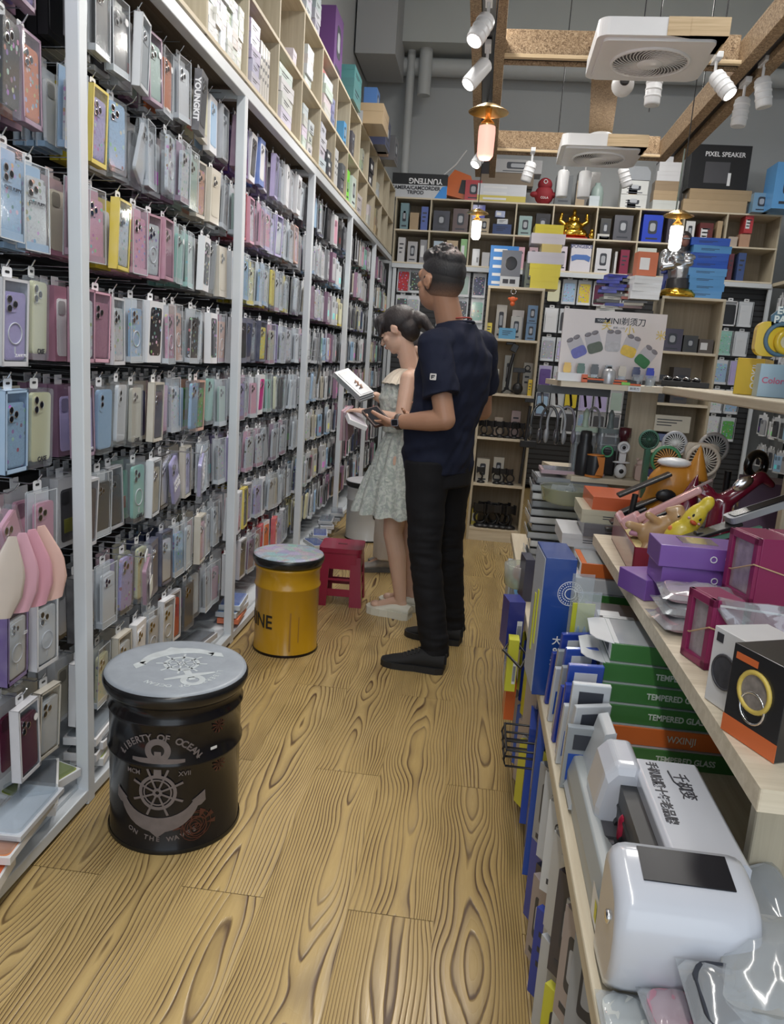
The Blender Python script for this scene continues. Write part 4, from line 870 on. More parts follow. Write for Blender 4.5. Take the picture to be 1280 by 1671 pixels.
m.obj('body', GOLD, t); MB().bx(-.15, .15, -.1, .1, 0, .015).obj('red_base', M('red_gloss', (.5, .03, .02), .3), t); MB().ell((0, -.02, .27), (.02, .02, .035), 10).obj('topknot', GOLD, t)
for s in (-1, 1): tag(MB().ell((0, 0, .035), (.03, .03, .035), 10).ell((0, 0, .08), (.02, .02, .02), 8).obj('figurine', GOLD if s > 0 else M('pink_gold', (.7, .3, .25), .3, .6), None, (.835 + s * .187, YB + .03, Z2)), 'tiny gold figurine at the right foot of the golden one' if s > 0 else 'tiny pinkish figurine at the left foot of the golden one', 'figurine')
# ---- back wall slat panels with frontal hanging packs
bw = thing('slat_wall', 'dark slatted wall carrying hanging cases behind the bookcases', 'slat wall', (0, YB + .1, 0))
MB().bx(-1.03, 2.9, 0, .02, .05, 2.28).obj('slat_panel', M('dark_slatwall'), bw)
for x in (-1.0, -.5, 2.86): MB().box((x, -.1, 1.15), (.035, .035, 2.3)).obj('post', WHITE_STEEL, bw)
BPAL = ['C.white.sage', 'C.white.navy.d', 'B.cream.yellow', 'C.clear.sky.d', 'C.white.yellow.d', 'W.white.burgundy.r', 'W.white.charcoal.r', 'C.clear.clear.r', 'C.clear.charcoal.r', 'C.clear.clear.d', 'C.clear.green.d', 'C.lilac.lilac.r', 'W.white.black', 'C.mint.mint.d']
rows_b = [1.99, 1.69, 1.39, 1.09, .80, .5]; ri = ['top row', 'second row', 'third row', 'fourth row', 'fifth row', 'sixth row']
def backpack(x, z, spec, label): 
    p = package(spec, (x, YB + .05, z), (rr.uniform(-.02, .02), 0, rr.uniform(-.06, .06)), label, 'phone cases hanging on the back wall', far=True); p.scale = (1.5, 1.3, 1.28); return p
for r in range(4):
    for c, x in enumerate((-.02, .15)): backpack(x - .03 * 0 - .24, rows_b[0] + .03 - .26 * r, ['C.white.sage', 'C.white.navy.d', 'C.clear.charcoal.d', 'C.white.mint.d', 'C.clear.grey.d', 'C.clear.clear.d', 'C.clear.black', 'C.clear.sky'][r * 2 + c], f'{["pale green", "navy dotted", "dark clear", "mint", "grey", "clear", "black", "sky blue"][r * 2 + c]} case on the back wall, just right of the man, {ri[r]}')
for c, x in enumerate((-.9, -.78)):
    for r in range(2): backpack(x, rows_b[0] + .04 - .28 * r, ['W.clear.red.d', 'C.white.charcoal.d', 'C.clear.black.d', 'C.white.grey.d'][c * 2 + r], f'{["red", "charcoal patterned", "black patterned", "grey patterned"][c * 2 + r]} case on the back wall left of the man, {ri[r]}')
q = 0
for r in range(5):
    for c in range(6 if r == 0 else 2):
        s = (['B.cream.cream', 'C.clear.sky.d', 'C.white.yellow.d', 'W.white.burgundy.r', 'W.white.charcoal.r', 'C.clear.mint'] if r == 0 else [['C.white.white.r', 'C.clear.charcoal.r'], ['C.clear.grey.d', 'C.clear.lilac.d'], ['C.lilac.purple.r', 'C.clear.clear.d'], ['C.navy.sky', 'C.clear.clear']][r - 1])[c]
        backpack(.70 + .158 * c, rows_b[r] + .02, s, f'{cname(s)}, {ORD[c]} right of the tall bookcase, {ri[r]}'); q += 1
for r in range(5):
    for c in range(3):
        s = rr.choice(BPAL); backpack(2.35 + .16 * c, rows_b[r] - .1, s, f'{cname(s)}, {ORD[c]} right of the bust bookcase, {ri[r]}')
for r in range(3):
    for c in range(4):
        s = rr.choice(BPAL); backpack(1.0 + .16 * c, .55 - .0 + .26 * (r - 0) + .1, s, f'{cname(s)}, low back wall, column {ORD[c]}, {["lowest", "middle", "upper"][r]} row')
# ---- right wall rack
XR = 2.9
rw = thing('display_rack', 'dark hook rack on the right wall with pale cases, under a wooden shelf', 'display rack', (XR, 0, 0))
MB().bx(.38, .40, 3.0, 8.6, .1, 2.3).obj('slat_panel', M('dark_slatwall'), rw)
MB().bx(-.02, .45, 3.0, 8.6, 2.30, 2.335).obj('shelf_board', BIRCH, rw, bevel=.002)
MB().bx(-.03, .45, 3.0, 8.6, .05, .3).obj('base', BIRCH, rw, bevel=.002)
m = []
for r, z in enumerate((2.0, 1.70, 1.40, 1.10, .80, .5)):
    for k in range(34):
        y = 8.35 - .115 * k
        for dd in range(rr.choice((1, 2))): m.append((XR + .03 + .03 * dd + rr.uniform(-.02, .02), y, z + rr.uniform(-.02, .02), -PI / 2 + rr.uniform(-.3, .3), rr.choice(['C.clear.clear', 'C.silver.clear.d', 'C.clear.sky', 'C.white.grey', 'C.clear.charcoal', 'C.white.white', 'C.sky.sky', 'C.clear.silver', 'W.white.navy', 'C.white.black'])))
far_stuff(m, 'phone_case_package', 'rows of pale phone case packages hanging along the right wall')
for k in range(9):
    for q in range(rr.choice((3, 4, 5))):
        carton((XR + .12, 8.1 - .16 * k, 2.337 + .086 * q), (.14, .12, .084), -PI / 2 + rr.uniform(-.1, .1), (.66, .67, .66) if k % 3 else (.1, .14, .13), f'{"white" if k % 3 else "dark"} carton on the right wall shelf, {ORD[k]} stack from the corner, {ORD[q]} up', group='cartons on the right wall shelf', style='lw')
# ---- the two narrow bookcases
def bookcase(loc, label, w=.41, h=1.9, d=.28, zs=(.1, .445, .80, 1.13, 1.53), rz=0):
    t = thing('bookcase', label, 'bookcase', loc, rz)
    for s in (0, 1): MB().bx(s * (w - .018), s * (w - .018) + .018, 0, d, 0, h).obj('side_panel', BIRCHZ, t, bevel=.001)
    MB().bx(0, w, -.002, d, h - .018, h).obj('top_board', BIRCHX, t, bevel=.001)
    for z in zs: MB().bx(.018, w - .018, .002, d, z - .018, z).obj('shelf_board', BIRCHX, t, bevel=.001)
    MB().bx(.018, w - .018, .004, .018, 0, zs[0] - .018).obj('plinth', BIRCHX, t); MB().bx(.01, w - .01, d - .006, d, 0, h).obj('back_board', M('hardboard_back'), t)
    return t
bookcase((.005, 5.83, 0), 'tall narrow pale wooden bookcase right of the man, filled with phone mounts')
bookcase((1.24, 5.83, 0), 'pale wooden bookcase under the armoured bust, half hidden by the poster', w=.44, zs=(.1, .45, .8, 1.15, 1.52))
YC = 5.83
def ci(px0, px1, py0, py1, z, color, label, style='p', yo=.03, dep=.07, tilt=0):
    a = aty(px0, py1, YC + yo); b = aty(px1, py0, YC + yo)
    return carton(((a.x + b.x) / 2, YC + yo + dep / 2, z), (abs(b.x - a.x), dep, abs(b.z - a.z)), tilt, color, label, 'box', 'boxes in the tall bookcase', style)
ci(808, 830, 483, 538, 1.53, (.58, .54, .48), 'cream box with a black stick picture, top compartment of the tall bookcase', 'p', .16)
ci(834, 858, 490, 538, 1.53, (.62, .56, .52), 'cream box with a mount picture, middle back of the top compartment', 'p', .17)
ci(832, 854, 512, 549, 1.53, (.52, .5, .46), 'grey box with a black mount picture, top compartment', 'p', .1)
ci(793, 804, 524, 548, 1.53, (.75, .6, .03), 'yellow small box at the left of the top compartment', 't', .03)
ci(814, 843, 532, 548, 1.53, (.08, .32, .55), 'blue box with white word in the top compartment', 't', .02)
for k in range(2): ci(858, 877, 518, 546, 1.53 + .125 * k, (.10, .2, .35), f'{["lower", "upper"][k]} clear box holding a blue speaker at the right of the top compartment', 'p', .06)
ci(862, 871, 607, 633, 1.13, (.78, .55, .02), 'yellow carton at the right of the second compartment', 't', .02); ci(796, 816, 594, 632, 1.13, (.55, .52, .45), 'cream box at the left of the second compartment', 'p', .1); ci(820, 840, 572, 633, 1.13, (.42, .42, .38), 'tall grey box behind the gimbal, second compartment', 'p', .17); ci(852, 872, 582, 633, 1.13, (.5, .48, .42), 'cream tall box, back right of the second compartment', 't', .17)
ci(833, 852, 660, 702, .80, (.55, .42, .42), 'pink printed box at the back of the third compartment', 't', .17); ci(806, 822, 676, 706, .80, (.6, .5, .4), 'orange-edged box in the third compartment', 't', .14)
ci(778, 802, 716, 750, .445, (.4, .36, .32), 'grey box in the fourth compartment, upper left', 'p', .17); ci(776, 800, 748, 784, .445, (.66, .63, .55), 'white box with a black stand, fourth compartment', 'p', .08); ci(803, 824, 746, 786, .445, (.6, .58, .52), 'white box beside it in the fourth compartment', 'p', .1)
ci(768, 780, 838, 862, .10, (.7, .6, .1), 'yellow and white box at the left of the bottom compartment', 'w', .1)
def mount(loc, rz, label, s=1, kind=0):
    """black phone mount: base, arm, clamp"""
    t = thing('phone_mount', label, 'phone mount', loc, rz, 'black phone mounts in the tall bookcase')
    MB().lathe([(0, 0), (.032 * s, 0), (.03 * s, .012 * s), (.012 * s, .02 * s), (0, .02 * s)], 16).obj('suction_base', BLACK, t)
    if kind == 0: MB().tube([(0, 0, .015 * s), (.01 * s, 0, .05 * s), (-.01 * s, 0, .08 * s)], .007 * s, 8).obj('arm', BLACK, t)
    else: MB().torus((0, 0, .05 * s), .03 * s, .006 * s, 18, 6, ax='y').obj('arm', BLACK, t)
    MB().box((-.01 * s, -.006, .1 * s), (.055 * s, .014 * s, .04 * s)).box((-.035 * s, -.014, .1 * s), (.008 * s, .02 * s, .05 * s)).box((.018 * s, -.014, .1 * s), (.008 * s, .02 * s, .05 * s)).ell((-.01 * s, .008, .1 * s), (.012 * s, .01 * s, .012 * s), 10).obj('clamp', BLACK, t, bevel=.002)
    return t
mi_ = 0
for (z, xs, nm, y_) in ((1.13, (.08,), 'second compartment', .08), (.80, (.04, .10, .16, .22, .27, .33), 'third compartment', .06), (.445, (.05, .17, .22, .27), 'fourth compartment', .05), (.10, (.07, .11, .16, .2, .25, .3), 'bottom compartment, front row', .05), (.10, (.10, .18, .26), 'bottom compartment, back row', .15)):
    for k, x in enumerate(xs): mount((.03 + x, YC + y_, z), rr.uniform(-.8, .8), f'black phone mount, {ORD[k]} from left, {nm} of the tall bookcase', 1.0 if nm[0] != 'b' else 1.5, (k + mi_) % 2)
    mi_ += 1
t = thing('gimbal_stick', 'tall black selfie gimbal on a small tripod in the second compartment', 'gimbal', (.21, YC + .08, 1.13))
MB().tube([(0, 0, .03), (.01, 0, .2), (.03, 0, .3)], [.012, .014, .012], 10).obj('handle', BLACK, t)
for a in (0, 2.1, 4.2): MB().tube([(0, 0, .04), (.07 * math.cos(a), .05 * math.sin(a), .006)], .006, 6).obj('leg', BLACK, t)
MB().box((.03, -.01, .34), (.05, .03, .06), m=rotm(0, .4, 0)).box((0.0, -.01, .37), (.07, .02, .02)).obj('head', BLACK, t, bevel=.004)
t = thing('ball_camera_stand', 'black round stand with clamp beside the yellow carton, second compartment', 'phone stand', (.29, YC + .06, 1.13))
MB().ell((0, 0, .045), (.04, .035, .045), 18).obj('base', BLACK, t); MB().tube([(0, 0, .08), (.0, 0, .17)], .008, 8).obj('neck', BLACK, t); MB().box((0, 0, .18), (.09, .02, .035)).obj('clamp', BLACK, t, bevel=.003); MB().torus((.06, 0, .2), .018, .004, 16, 6, ax='y').obj('ring', BLACK, t)
t = thing('selfie_stick', 'long black pole leaning at the right front edge of the tall bookcase', 'selfie stick', (.37, YC - .06, .48), 0)
MB().tube([(0, 0, 0), (.02, 0, .58)], .012, 10).obj('pole', BLACK, t); MB().box((.01, -.01, .62), (.07, .03, .03)).obj('clamp', BLACK, t, bevel=.003); MB().box((.03, -.02, .3), (.12, .03, .05)).obj('bracket', BLACK, t, bevel=.004)
t = thing('keyring', 'orange monkey-shaped keyring hanging from the top edge of the tall bookcase', 'keyring', (.19, YC - .02, 1.885), 0)
MB().torus((0, 0, -.02), .018, .002, 18, 5, ax='y').obj('ring', CHROME, t); MB().ell((0, 0, -.075), (.026, .014, .02), 14).ell((-.026, 0, -.07), (.01, .006, .01), 8).ell((.026, 0, -.07), (.01, .006, .01), 8).ell((0, 0, -.105), (.018, .012, .018), 12).obj('charm', M('orange_red', (.75, .14, .04), .4), t)
# on top of the tall bookcase: blue stack, clear-window box, yellow stack
for k in range(5): carton((.10, YC + .12, 1.901 + .056 * k), (.2, .2, .055), 0, (.03, .2, .55), f'blue carton with white squares, {["bottom", "second up", "middle", "fourth up", "top"][k]} of five on the tall bookcase', style='lw')
t = thing('gadget_carton', 'white and grey box with a printed speaker in front of the blue cartons', 'box', (.155, YC + .005, 1.901)); MB().bx(-.07, .07, -.0, .015, 0, .25).obj('carton', M('grey_print_box', (.55, .57, .6), .35), t); MB().bx(-.07, .07, -.0012, 0, .07, .25).obj('printed_panel', M('dark_grey_print', (.16, .17, .2), .4), t); MB().ell((0, 0, .16), (.045, .004, .05), 20).obj('printed_device', BLACK, t); MB().bx(-.05, -.01, -.0014, 0, .02, .05).bx(.0, .04, -.0014, 0, .02, .05).obj('printed_mark', INK, t)
for k, (c, w_, h_) in enumerate(((YE, .2, .085), (YE, .22, .085), ((.62, .6, .68), .26, .08), ((.72, .58, .2), .14, .055), ((.70, .66, .72), .24, .07), (YE, .2, .06))): carton((.40 + (.03 if k == 3 else 0), YC + .12, 1.901 + (0, .086, .172, .253, .309, .38)[k]), (w_, .2, h_), rr.uniform(-.04, .04), c, f'{["yellow", "yellow", "white and lilac", "narrow yellow", "white", "yellow"][k]} carton, {["bottom", "second up", "third up", "fourth up", "fifth up", "top"][k]} of the yellow stack', style='l')
carton((.29, YC + .1, 1.901), (.07, .14, .19), .1, (.15, .17, .13), 'dark green upright box between blue and yellow stacks', style='p')
# books and boxes on the bust bookcase
for k in range(8):
    c = (LB if k in (0, 1, 2, 3, 6) else (.02, .10, .55)); carton((1.53 + rr.uniform(-.01, .01), YC + .12, 1.901 + .051 * k), (.26 if k > 2 else .24, .2, .05), rr.uniform(-.05, .05), c, f'{"light" if k in (0, 1, 2, 3, 6) else "deep"} blue flat carton, {ORD[k]} up in the stack beside the bust', style='lt', group='blue cartons beside the bust')
for k in range(5): carton((1.37 - .02 * (k % 2), YC + .22, 1.901 + .06 * k), (.16, .12, .058), .1, (.03, .07, .4), f'dark blue small carton behind the bust, {ORD[k]} up', style='t', group='small blue cartons behind the bust')
# things on a display box left of the bust
for k in range(3): carton((1.10, YC - .02, 1.86 + .052 * k), (.2, .14, .05), .1 * k, WH, f'white carton left of the bust, {["lowest", "middle", "uppermost"][k]}', style='l')
carton((1.09, YC - .02, 2.02), (.14, .1, .16), .1, (.55, .16, .08), 'orange red box with a white label left of the bust', style='w')
t = thing('low_side_shelf', 'dark tray stand left of the bust full of thin packets', 'stand', (.78, YC, 1.70)); MB().bx(0, .42, 0, .25, .0, .03).obj('tray', DARK, t, rot=(0, -.15, 0)); MB().bx(.38, .42, 0, .25, -1.7, .05).obj('panel', DARK, t)
for k in range(12):
    carton((.86 + .03 * (k % 3), YC + .06, 1.765 + .022 * k), (.13 + .03 * (k % 2), .12, .02), rr.uniform(-.2, .2), rr.choice([(.02, .03, .3), (.5, .5, .48), (.1, .1, .1)]) if k < 6 else (.03, .04, .35), f'thin packet, {ORD[k]} up in the left pile beside the bust', style='t', group='thin packets on the tray stand')
    carton((1.03 + .02 * (k % 3), YC + .06, 1.80 + .02 * k), (.16, .13, .018), rr.uniform(-.3, .3), rr.choice([(.15, .06, .05), (.5, .48, .42), (.1, .1, .1), (.35, .1, .08)]), f'thin dark packet, {ORD[k]} up in the right pile beside the bust', style='', group='dark packets on the tray stand')
# inside the bust bookcase
for (x, z, w_, h_, c, lb, s) in ((.05, 1.52, .14, .16, (.07, .06, .1), 'dark violet box in the bust bookcase, upper left', 'p'), (.2, 1.52, .1, .12, (.05, .05, .05), 'black small box in the bust bookcase, upper middle', 'p'), (.31, 1.52, .1, .1, (.1, .08, .07), 'dark box in the bust bookcase, upper right', 'w'), (.02, 1.15, .1, .2, BK, 'black upright box in the bust bookcase, second shelf left', 'p'), (.16, 1.15, .12, .26, (.06, .05, .05), 'black tall box in the bust bookcase, second shelf', 'p'), (.02, .8, .3, .06, (.6, .6, .55), 'white wide carton low in the bust bookcase', 'l'), (.02, .87, .25, .05, (.15, .2, .4), 'blue carton above the white one in the bust bookcase', 'l'), (.05, .45, .25, .2, (.03, .03, .15), 'navy carton low in the bust bookcase', 'l'), (.03, .94, .3, .12, (.62, .6, .52), 'cream carton with small print in the bust bookcase', 't')):
    carton((1.24 + x + w_ / 2, YC + .12, z), (w_, .14, h_), 0, c, lb, style=s)
# ---------------------------------------------------------------- the counter (gondola) on the right
ct = thing('display_counter', 'pale wooden stepped display counter with shelves on the right of the aisle', 'display counter', (0, 0, 0))
TB = BIRCH
def brd(name, x0, x1, y0, y1, z0, z1, m_=TB, bev=.004): return MB().box((0, 0, 0), (x1 - x0, y1 - y0, z1 - z0)).obj(name, m_, ct, ((x0 + x1) / 2, (y0 + y1) / 2, (z0 + z1) / 2), bevel=bev)
brd('worktop', .205, 1.5, -.2, 3.45, .565, .6)
brd('front_panel', .27, .285, -.2, 3.4, .0, .565, M('counter_panel', (.55, .56, .56), .5)); brd('end_panel', .27, 1.5, 3.38, 3.4, 0, .565, BIRCHZ)
brd('toe_board', .255, .27, -.2, 3.4, 0, .05, M('dark_toe', (.12, .09, .06), .5))
m = MB(); m.prism([(.372, .87), (1.5, .87), (1.5, 2.8), (.62, 2.8), (.62, 2.25), (.372, 2.25)], .85, .88); m.obj('middle_shelf', BIRCHX, ct, bevel=.003)
brd('support_panel', .42, 1.4, .98, 1.005, .6, .85, BIRCHZ); brd('support_panel', .66, 1.4, 2.2, 2.23, .6, .85, BIRCHZ)
brd('back_panel', 1.2, 1.22, .9, 2.9, .6, 1.28, BIRCHZ); brd('top_shelf', .66, 1.25, .9, 2.9, 1.283, 1.31, TB); brd('support_panel', .76, 1.2, 1.93, 1.96, .88, 1.283, BIRCHZ)
m = MB(); m.prism([(.30, 2.92), (.66, 2.9), (1.25, 2.9), (1.25, 3.25), (.27, 3.25)], 1.283, 1.303); m.obj('rear_shelf', BIRCHX, ct, bevel=.002)
brd('support_column', .585, .685, 3.06, 3.14, .62, 1.283, BIRCHZ); m = MB(); m.prism([(.38, 2.95), (.70, 2.95), (.70, 3.35), (.30, 3.35)], .93, .95); m.obj('fan_shelf', BIRCHX, ct, bevel=.002)
brd('support_panel', .46, .62, 3.05, 3.3, .6, .93, BIRCHZ)
def gb(x, y, z, w_, d, h, rz, color, label, style='l', cat='box', group=None, mirror=False, name='carton'):
    """carton given by its near-left bottom corner"""
    c, s = math.cos(rz), math.sin(rz); cx_, cy_ = x + c * w_ / 2 - s * d / 2, y + s * w_ / 2 + c * d / 2
    return carton((cx_, cy_, z), (w_, d, h), rz, color, label, cat, group, style, name)
GR = (.045, .17, .04); OR = (.66, .15, .03); GT = M('glass_print_white', (.6, .66, .6), .5)
GTOP = M('carton_top_grey', (.36, .39, .42), .25, coat=.6)
def glassbox(x, y, z, rz, side, label, txt='TEMPERED GLASS', w_=.25, d=.15, h=.034, flap=False, lx=.04, top=None):
    t = thing('screen_protector_box', label, 'box', (x, y, z), rz, 'screen protector boxes stacked on the counter')
    MB().bx(0, w_, 0, d, 0, h).obj('carton', M('carton_' + side[0], side[1], .35, coat=.3), t, bevel=.0008)
    MB().bx(.014, w_ - .004, .004, d - .004, h, h + .001).obj('printed_top', top or GTOP, t)
    MB().bx(-.0008, 0, .004, d - .004, .003, h - .003).obj('end_label', PANW, t)
    m = MB()
    for k in range(9): m.bx(-.0014, -.0008, .03 + .008 * k, .034 + .008 * k, .008, h - .008)
    m.obj('barcode', PANK, t)
    if txt: lettering(txt, .017 if txt != 'WXINJI' else .02, GT, t, (w_ * .5 + lx, -.0006, h * .5), bold=.0004 if txt != 'WXINJI' else .0, sx=.85)
    if flap:
        m = MB(); m.prism([(0, 0), (-.035, .012), (-.045, .03), (-.04, d - .03), (-.02, d - .01), (0, d)], h - .001, h + .0005); m.bx(0, .06, .004, d - .004, h + .001, h + .002); m.obj('open_flap', M('flap_white', (.7, .72, .74), .35), t, rot=(0, .12, 0))
        m = MB(); m.bx(.11, w_ - .01, .015, d - .02, h + .0012, h + .002); m.obj('printed_phone', PANK, t)
    return t
G_ = ('green', GR); O_ = ('orange', OR)
z = .6; spec = [(G_, 'TEMPERED GLASS', 0.0, 'green tempered glass box, bottom of the nearest stack behind the film machine', False, .30), (O_, 'WXINJI', -.03, 'orange WXINJI box, second from the bottom in the nearest stack', False, .34), (G_, 'TEMPERED GLASS', .0, 'green box directly on the orange WXINJI one', False, .26), (G_, 'TEMPERED GLASS', -.005, 'green box with barcode end, fourth up in the nearest stack', False, .26), (G_, 'TEMPERED GLASS', .02, 'green box, fifth up in the nearest stack', True, .24), (G_, '', .035, 'topmost green box with open white flap, nearest stack', True, .22)]
for k, (sd, tx, dx, lb, fl, w_) in enumerate(spec):
    glassbox(.272 + dx, 1.42 + .012 * k, z, .02 - .01 * k, sd, lb, tx, w_, .16, .036, fl); z += .0375
z = .6
for k in range(4):
    glassbox(.285 + .012 * k, 1.69 + .02 * (k % 2), z, -.03 + .02 * k, [('bluebox', (.02, .10, .45)), G_, G_, G_][k], ['blue box at the bottom of the second stack', 'green box with white flap, second stack, second up', 'green box with white flap, second stack, third up', 'green box topmost under the violet black box'][k], 'TEMPERED GLASS' if k > 1 else '', .24, .15, .04, k in (1, 2)); z += .0415
t = glassbox(.30, 1.72, z, -.05, ('violetbox', (.05, .03, .25)), 'violet edged box with black printed top on the second green stack', '', .2, .13, .028, top=M('photo_print', (.12, .11, .12), .3, coat=.6)); MB().bx(.02, .07, .02, .06, .0295, .031).bx(.03, .1, .01, .03, .0295, .0305).obj('printed_patch', PANW, t)
z = .601; sp3 = [(O_, '', 'orange open box, bottom of the third stack', True), (O_, '', 'orange box, second up in the third stack', True), (O_, 'WXINJI', 'wide orange WXINJI box in the third stack', False), (G_, '', 'green box with open white flap in the third stack', True), (('whitebox', (.6, .6, .62)), '', 'white box with black picture, third stack', True), (O_, '', 'clear-topped orange box on top of the third stack', False)]
for k, (sd, tx, lb, fl) in enumerate(sp3): glassbox(.33 - (.02 if k > 2 else 0) + .01 * (k % 2), 2.0 + .012 * k, z, -.06 + .03 * (k % 3), sd, lb, tx, .22, .16, .038, fl); z += .0395
# white tray stacks
CLR = clear('clear_tray_plastic', op=.22, rough=.1, boost=1.6)
for k in range(9):
    c = [(.55, .56, .58), (.12, .12, .14), (.62, .63, .66), (.6, .6, .64), (.5, .52, .55), (.66, .67, .7), (.16, .16, .18), (.55, .52, .4), (.6, .12, .04)][k]
    gb(.33 + [0, .01, 0, -.01, .01, -.03, .03, .02, .05][k], 2.36 + .01 * (k % 3), .601 + .041 * k, .32 if k < 8 else .28, .22, .04, -.04 + .02 * (k % 3), c, f'{["grey", "black", "white", "white", "grey", "wide white", "dark", "cream", "orange clear-topped"][k]} flat box, {"top" if k == 8 else ORD[k] + " up"} of the stack left of the pink phone stand', style='lt' if k < 8 else '', group='flat boxes left of the pink stand')
for k in range(11):
    t = thing('plastic_tray', f'clear shallow tray holding thin film packs, {"top" if k == 10 else ORD[k] + " up"} of the far tray stack', 'tray', (.245 + rr.uniform(-.01, .01), 2.95 + rr.uniform(-.01, .01), .601 + .031 * k), rr.uniform(-.04, .04), 'clear trays stacked at the counter end')
    MB().bx(0, .27, 0, .2, 0, .004).bx(0, .27, 0, .003, 0, .024).bx(0, .003, 0, .2, 0, .024).bx(.267, .27, 0, .2, 0, .024).obj('tray', M('tray_rim' + str(k % 3), [(.42, .45, .48), (.30, .32, .35), (.6, .62, .64)][k % 3], .25, coat=.6), t)
    MB().bx(.01, .26, .01, .19, .004, .02).obj('film_packs', M('pack_fill' + str(k % 4), [(.3, .32, .34), (.14, .14, .15), (.45, .47, .5), (.32, .3, .12)][k % 4], .3, var=.3, vs_=60), t)
t = thing('egg_basket', 'greenish clear basket of small bagged parts on the far tray stack', 'basket', (.36, 2.85, .86)); m = MB(); m.lathe([(.06, 0), (.09, .01), (.1, .06), (.104, .062), (.09, .05), (.085, .012)], 24); m.obj('basket', clear('olive_clear', (.7, .72, .5), .25, .1), t)
for k in range(6): MB().prism([(-.03, 0), (.03, -.005), (.035, .04), (-.02, .045)], -.001, .001, 'y').obj('small_bag', clear('bag_film', op=.3), t, (.02 * (k % 3) - .02, .02 * (k // 3), .03), (.5 - .3 * k, .4 * k, .8 * k))
t = thing('thin_case_pack', 'pink-edged flat pack lying across the top of the far tray stack', 'phone case', (.27, 3.0, .945), 0); MB().bx(0, .24, 0, .14, 0, .014).obj('pack', M('pinkish_pack', (.5, .36, .4), .3), t); MB().bx(.01, .23, .01, .13, .014, .016).obj('cover', M('dark_cover', (.2, .2, .23), .2, coat=1), t)
# boxes farther at the end of worktop by the bookcase
for k, c in enumerate([(.5, .5, .52), (.3, .04, .06), (.55, .55, .52), (.6, .6, .62)]): gb(.62, 3.0, .605 + .05 * k, .25, .2, .048, 0, c, f'{["grey", "red", "cream", "white"][k]} box low under the fan shelf, {ORD[k]} up', style='lt')
# ---- film cutting machine on the near end of worktop
FM = M('film_machine_white', (.54, .56, .62), .22, coat=.6, var=.02); FG = M('film_machine_grey', (.36, .39, .40), .35, var=.04)
fmz = .601
fm = thing('film_cutting_machine', 'white film cutting machine with dark touch screen and Chinese lettering on its beam', 'film cutting machine', (.305, 1.0, fmz))
def fmo(mb, n, m_, bev=0, seg=3): return mb.obj(n, m_, fm, (-.305, -1.0, -fmz), bevel=bev, seg=seg)
# base trough: a curved tray running along Y; profile in XZ
m = MB(); m.prism([(.222, .601), (.42, .601), (.42, .64), (.30, .64), (.27, .652), (.242, .675), (.228, .672), (.220, .64)], .86, 1.33, 'y'); fmo(m, 'base_trough', FG, .003)
# control head
m = MB(); prof = [(.88, .602), (.835, .608), (.812, .635), (.803, .67), (.803, .70), (.81, .73), (.822, .749), (.838, .758), (.885, .769), (.902, .768), (.913, .755), (.916, .70), (.916, .602)]
rs = []
for x, sc in ((.214, .80), (.2155, .88), (.2195, .94), (.226, .98), (.235, 1), (.36, 1), (.37, .98), (.377, .94), (.381, .88), (.3825, .80)):
    cy_, cz_ = .865, .665; rs.append([(x, cy_ + (p[0] - cy_) * sc, cz_ + (p[1] - cz_) * sc) for p in prof])
m.rings(rs, sm=True); fmo(m, 'control_head', FM)
m = MB(); m.add([(.247, .842, .7595), (.354, .842, .7595), (.354, .893, .7692), (.247, .893, .7692), (.247, .842, .7610), (.354, .842, .7610), (.354, .893, .7708), (.247, .893, .7708)], [(0, 1, 2, 3), (4, 5, 6, 7), (0, 1, 5, 4), (1, 2, 6, 5), (2, 3, 7, 6), (3, 0, 4, 7)]); fmo(m, 'touch_screen', M('screen_black', (.012, .012, .016), .25, spec=.25, var=0))
m = MB(); m.lathe([(.008, 0), (.008, .003), (.005, .004), (0, .004)], 16); m.obj('lock_button', CHROME, fm, (.2138 - .305, .848 - 1.0, .70 - fmz), (0, -PI / 2, 0))
# beam
m = MB(); m.prism([(.292, .68), (.392, .68), (.392, .752), (.386, .758), (.298, .758), (.292, .752)], .90, 1.145, 'y'); fmo(m, 'beam', FM, .002)
m = MB(); m.bx(.268, .2925, .92, 1.16, .66, .735); fmo(m, 'carriage_slot', BLACK); m = MB()
for k in range(5): m.lathe([(.011, .93 + .04 * k), (.011, .95 + .04 * k)], 14, (.275, 0, .672), ax='y')
m.tube([(.27, .9, .70), (.27, 1.17, .70)], .004, 8); fmo(m, 'rollers', BLACK)
# far end cap and carriage
m = MB(); rs = []
for y, s in ((1.10, .8), (1.108, .97), (1.12, 1), (1.19, 1), (1.20, .9)): rs.append([(.268 + (px_ - .268) * s, y, .69 + (pz_ - .69) * s) for px_, pz_ in ((.238, .635), (.235, .69), (.245, .745), (.262, .765), (.292, .765), (.300, .755), (.300, .635))])
m.rings(rs, sm=False); fmo(m, 'end_housing', FM, .005)
m = MB(); m.prism([(.215, .61), (.24, .66), (.262, .755), (.28, .76), (.28, .61)], 1.22, 1.30, 'y'); fmo(m, 'side_wing', M('film_machine_pale', (.5, .53, .56), .3), .004)
m = MB(); m.bx(.24, .275, 1.06, 1.1, .65, .672); m.lathe([(.007, 0), (.007, .01)], 12, (.249, 1.058, .661), ax='x'); fmo(m, 'tool_bracket', M('dark_metal', (.1, .1, .11), .35, .6))
m = MB(); m.lathe([(.009, .67), (.010, .674), (.010, .70), (.008, .705), (.006, .708), (0, .708)], 16, (.272, 1.06, 0)); fmo(m, 'red_knob', M('red_anodised', (.45, .02, .06), .3, .5))
me = text_mesh('手机贴膜十年老品牌', .0185, INK, bold=.0004); 
for v in me.vertices: v.co = (v.co.x, v.co.z, -v.co.y)
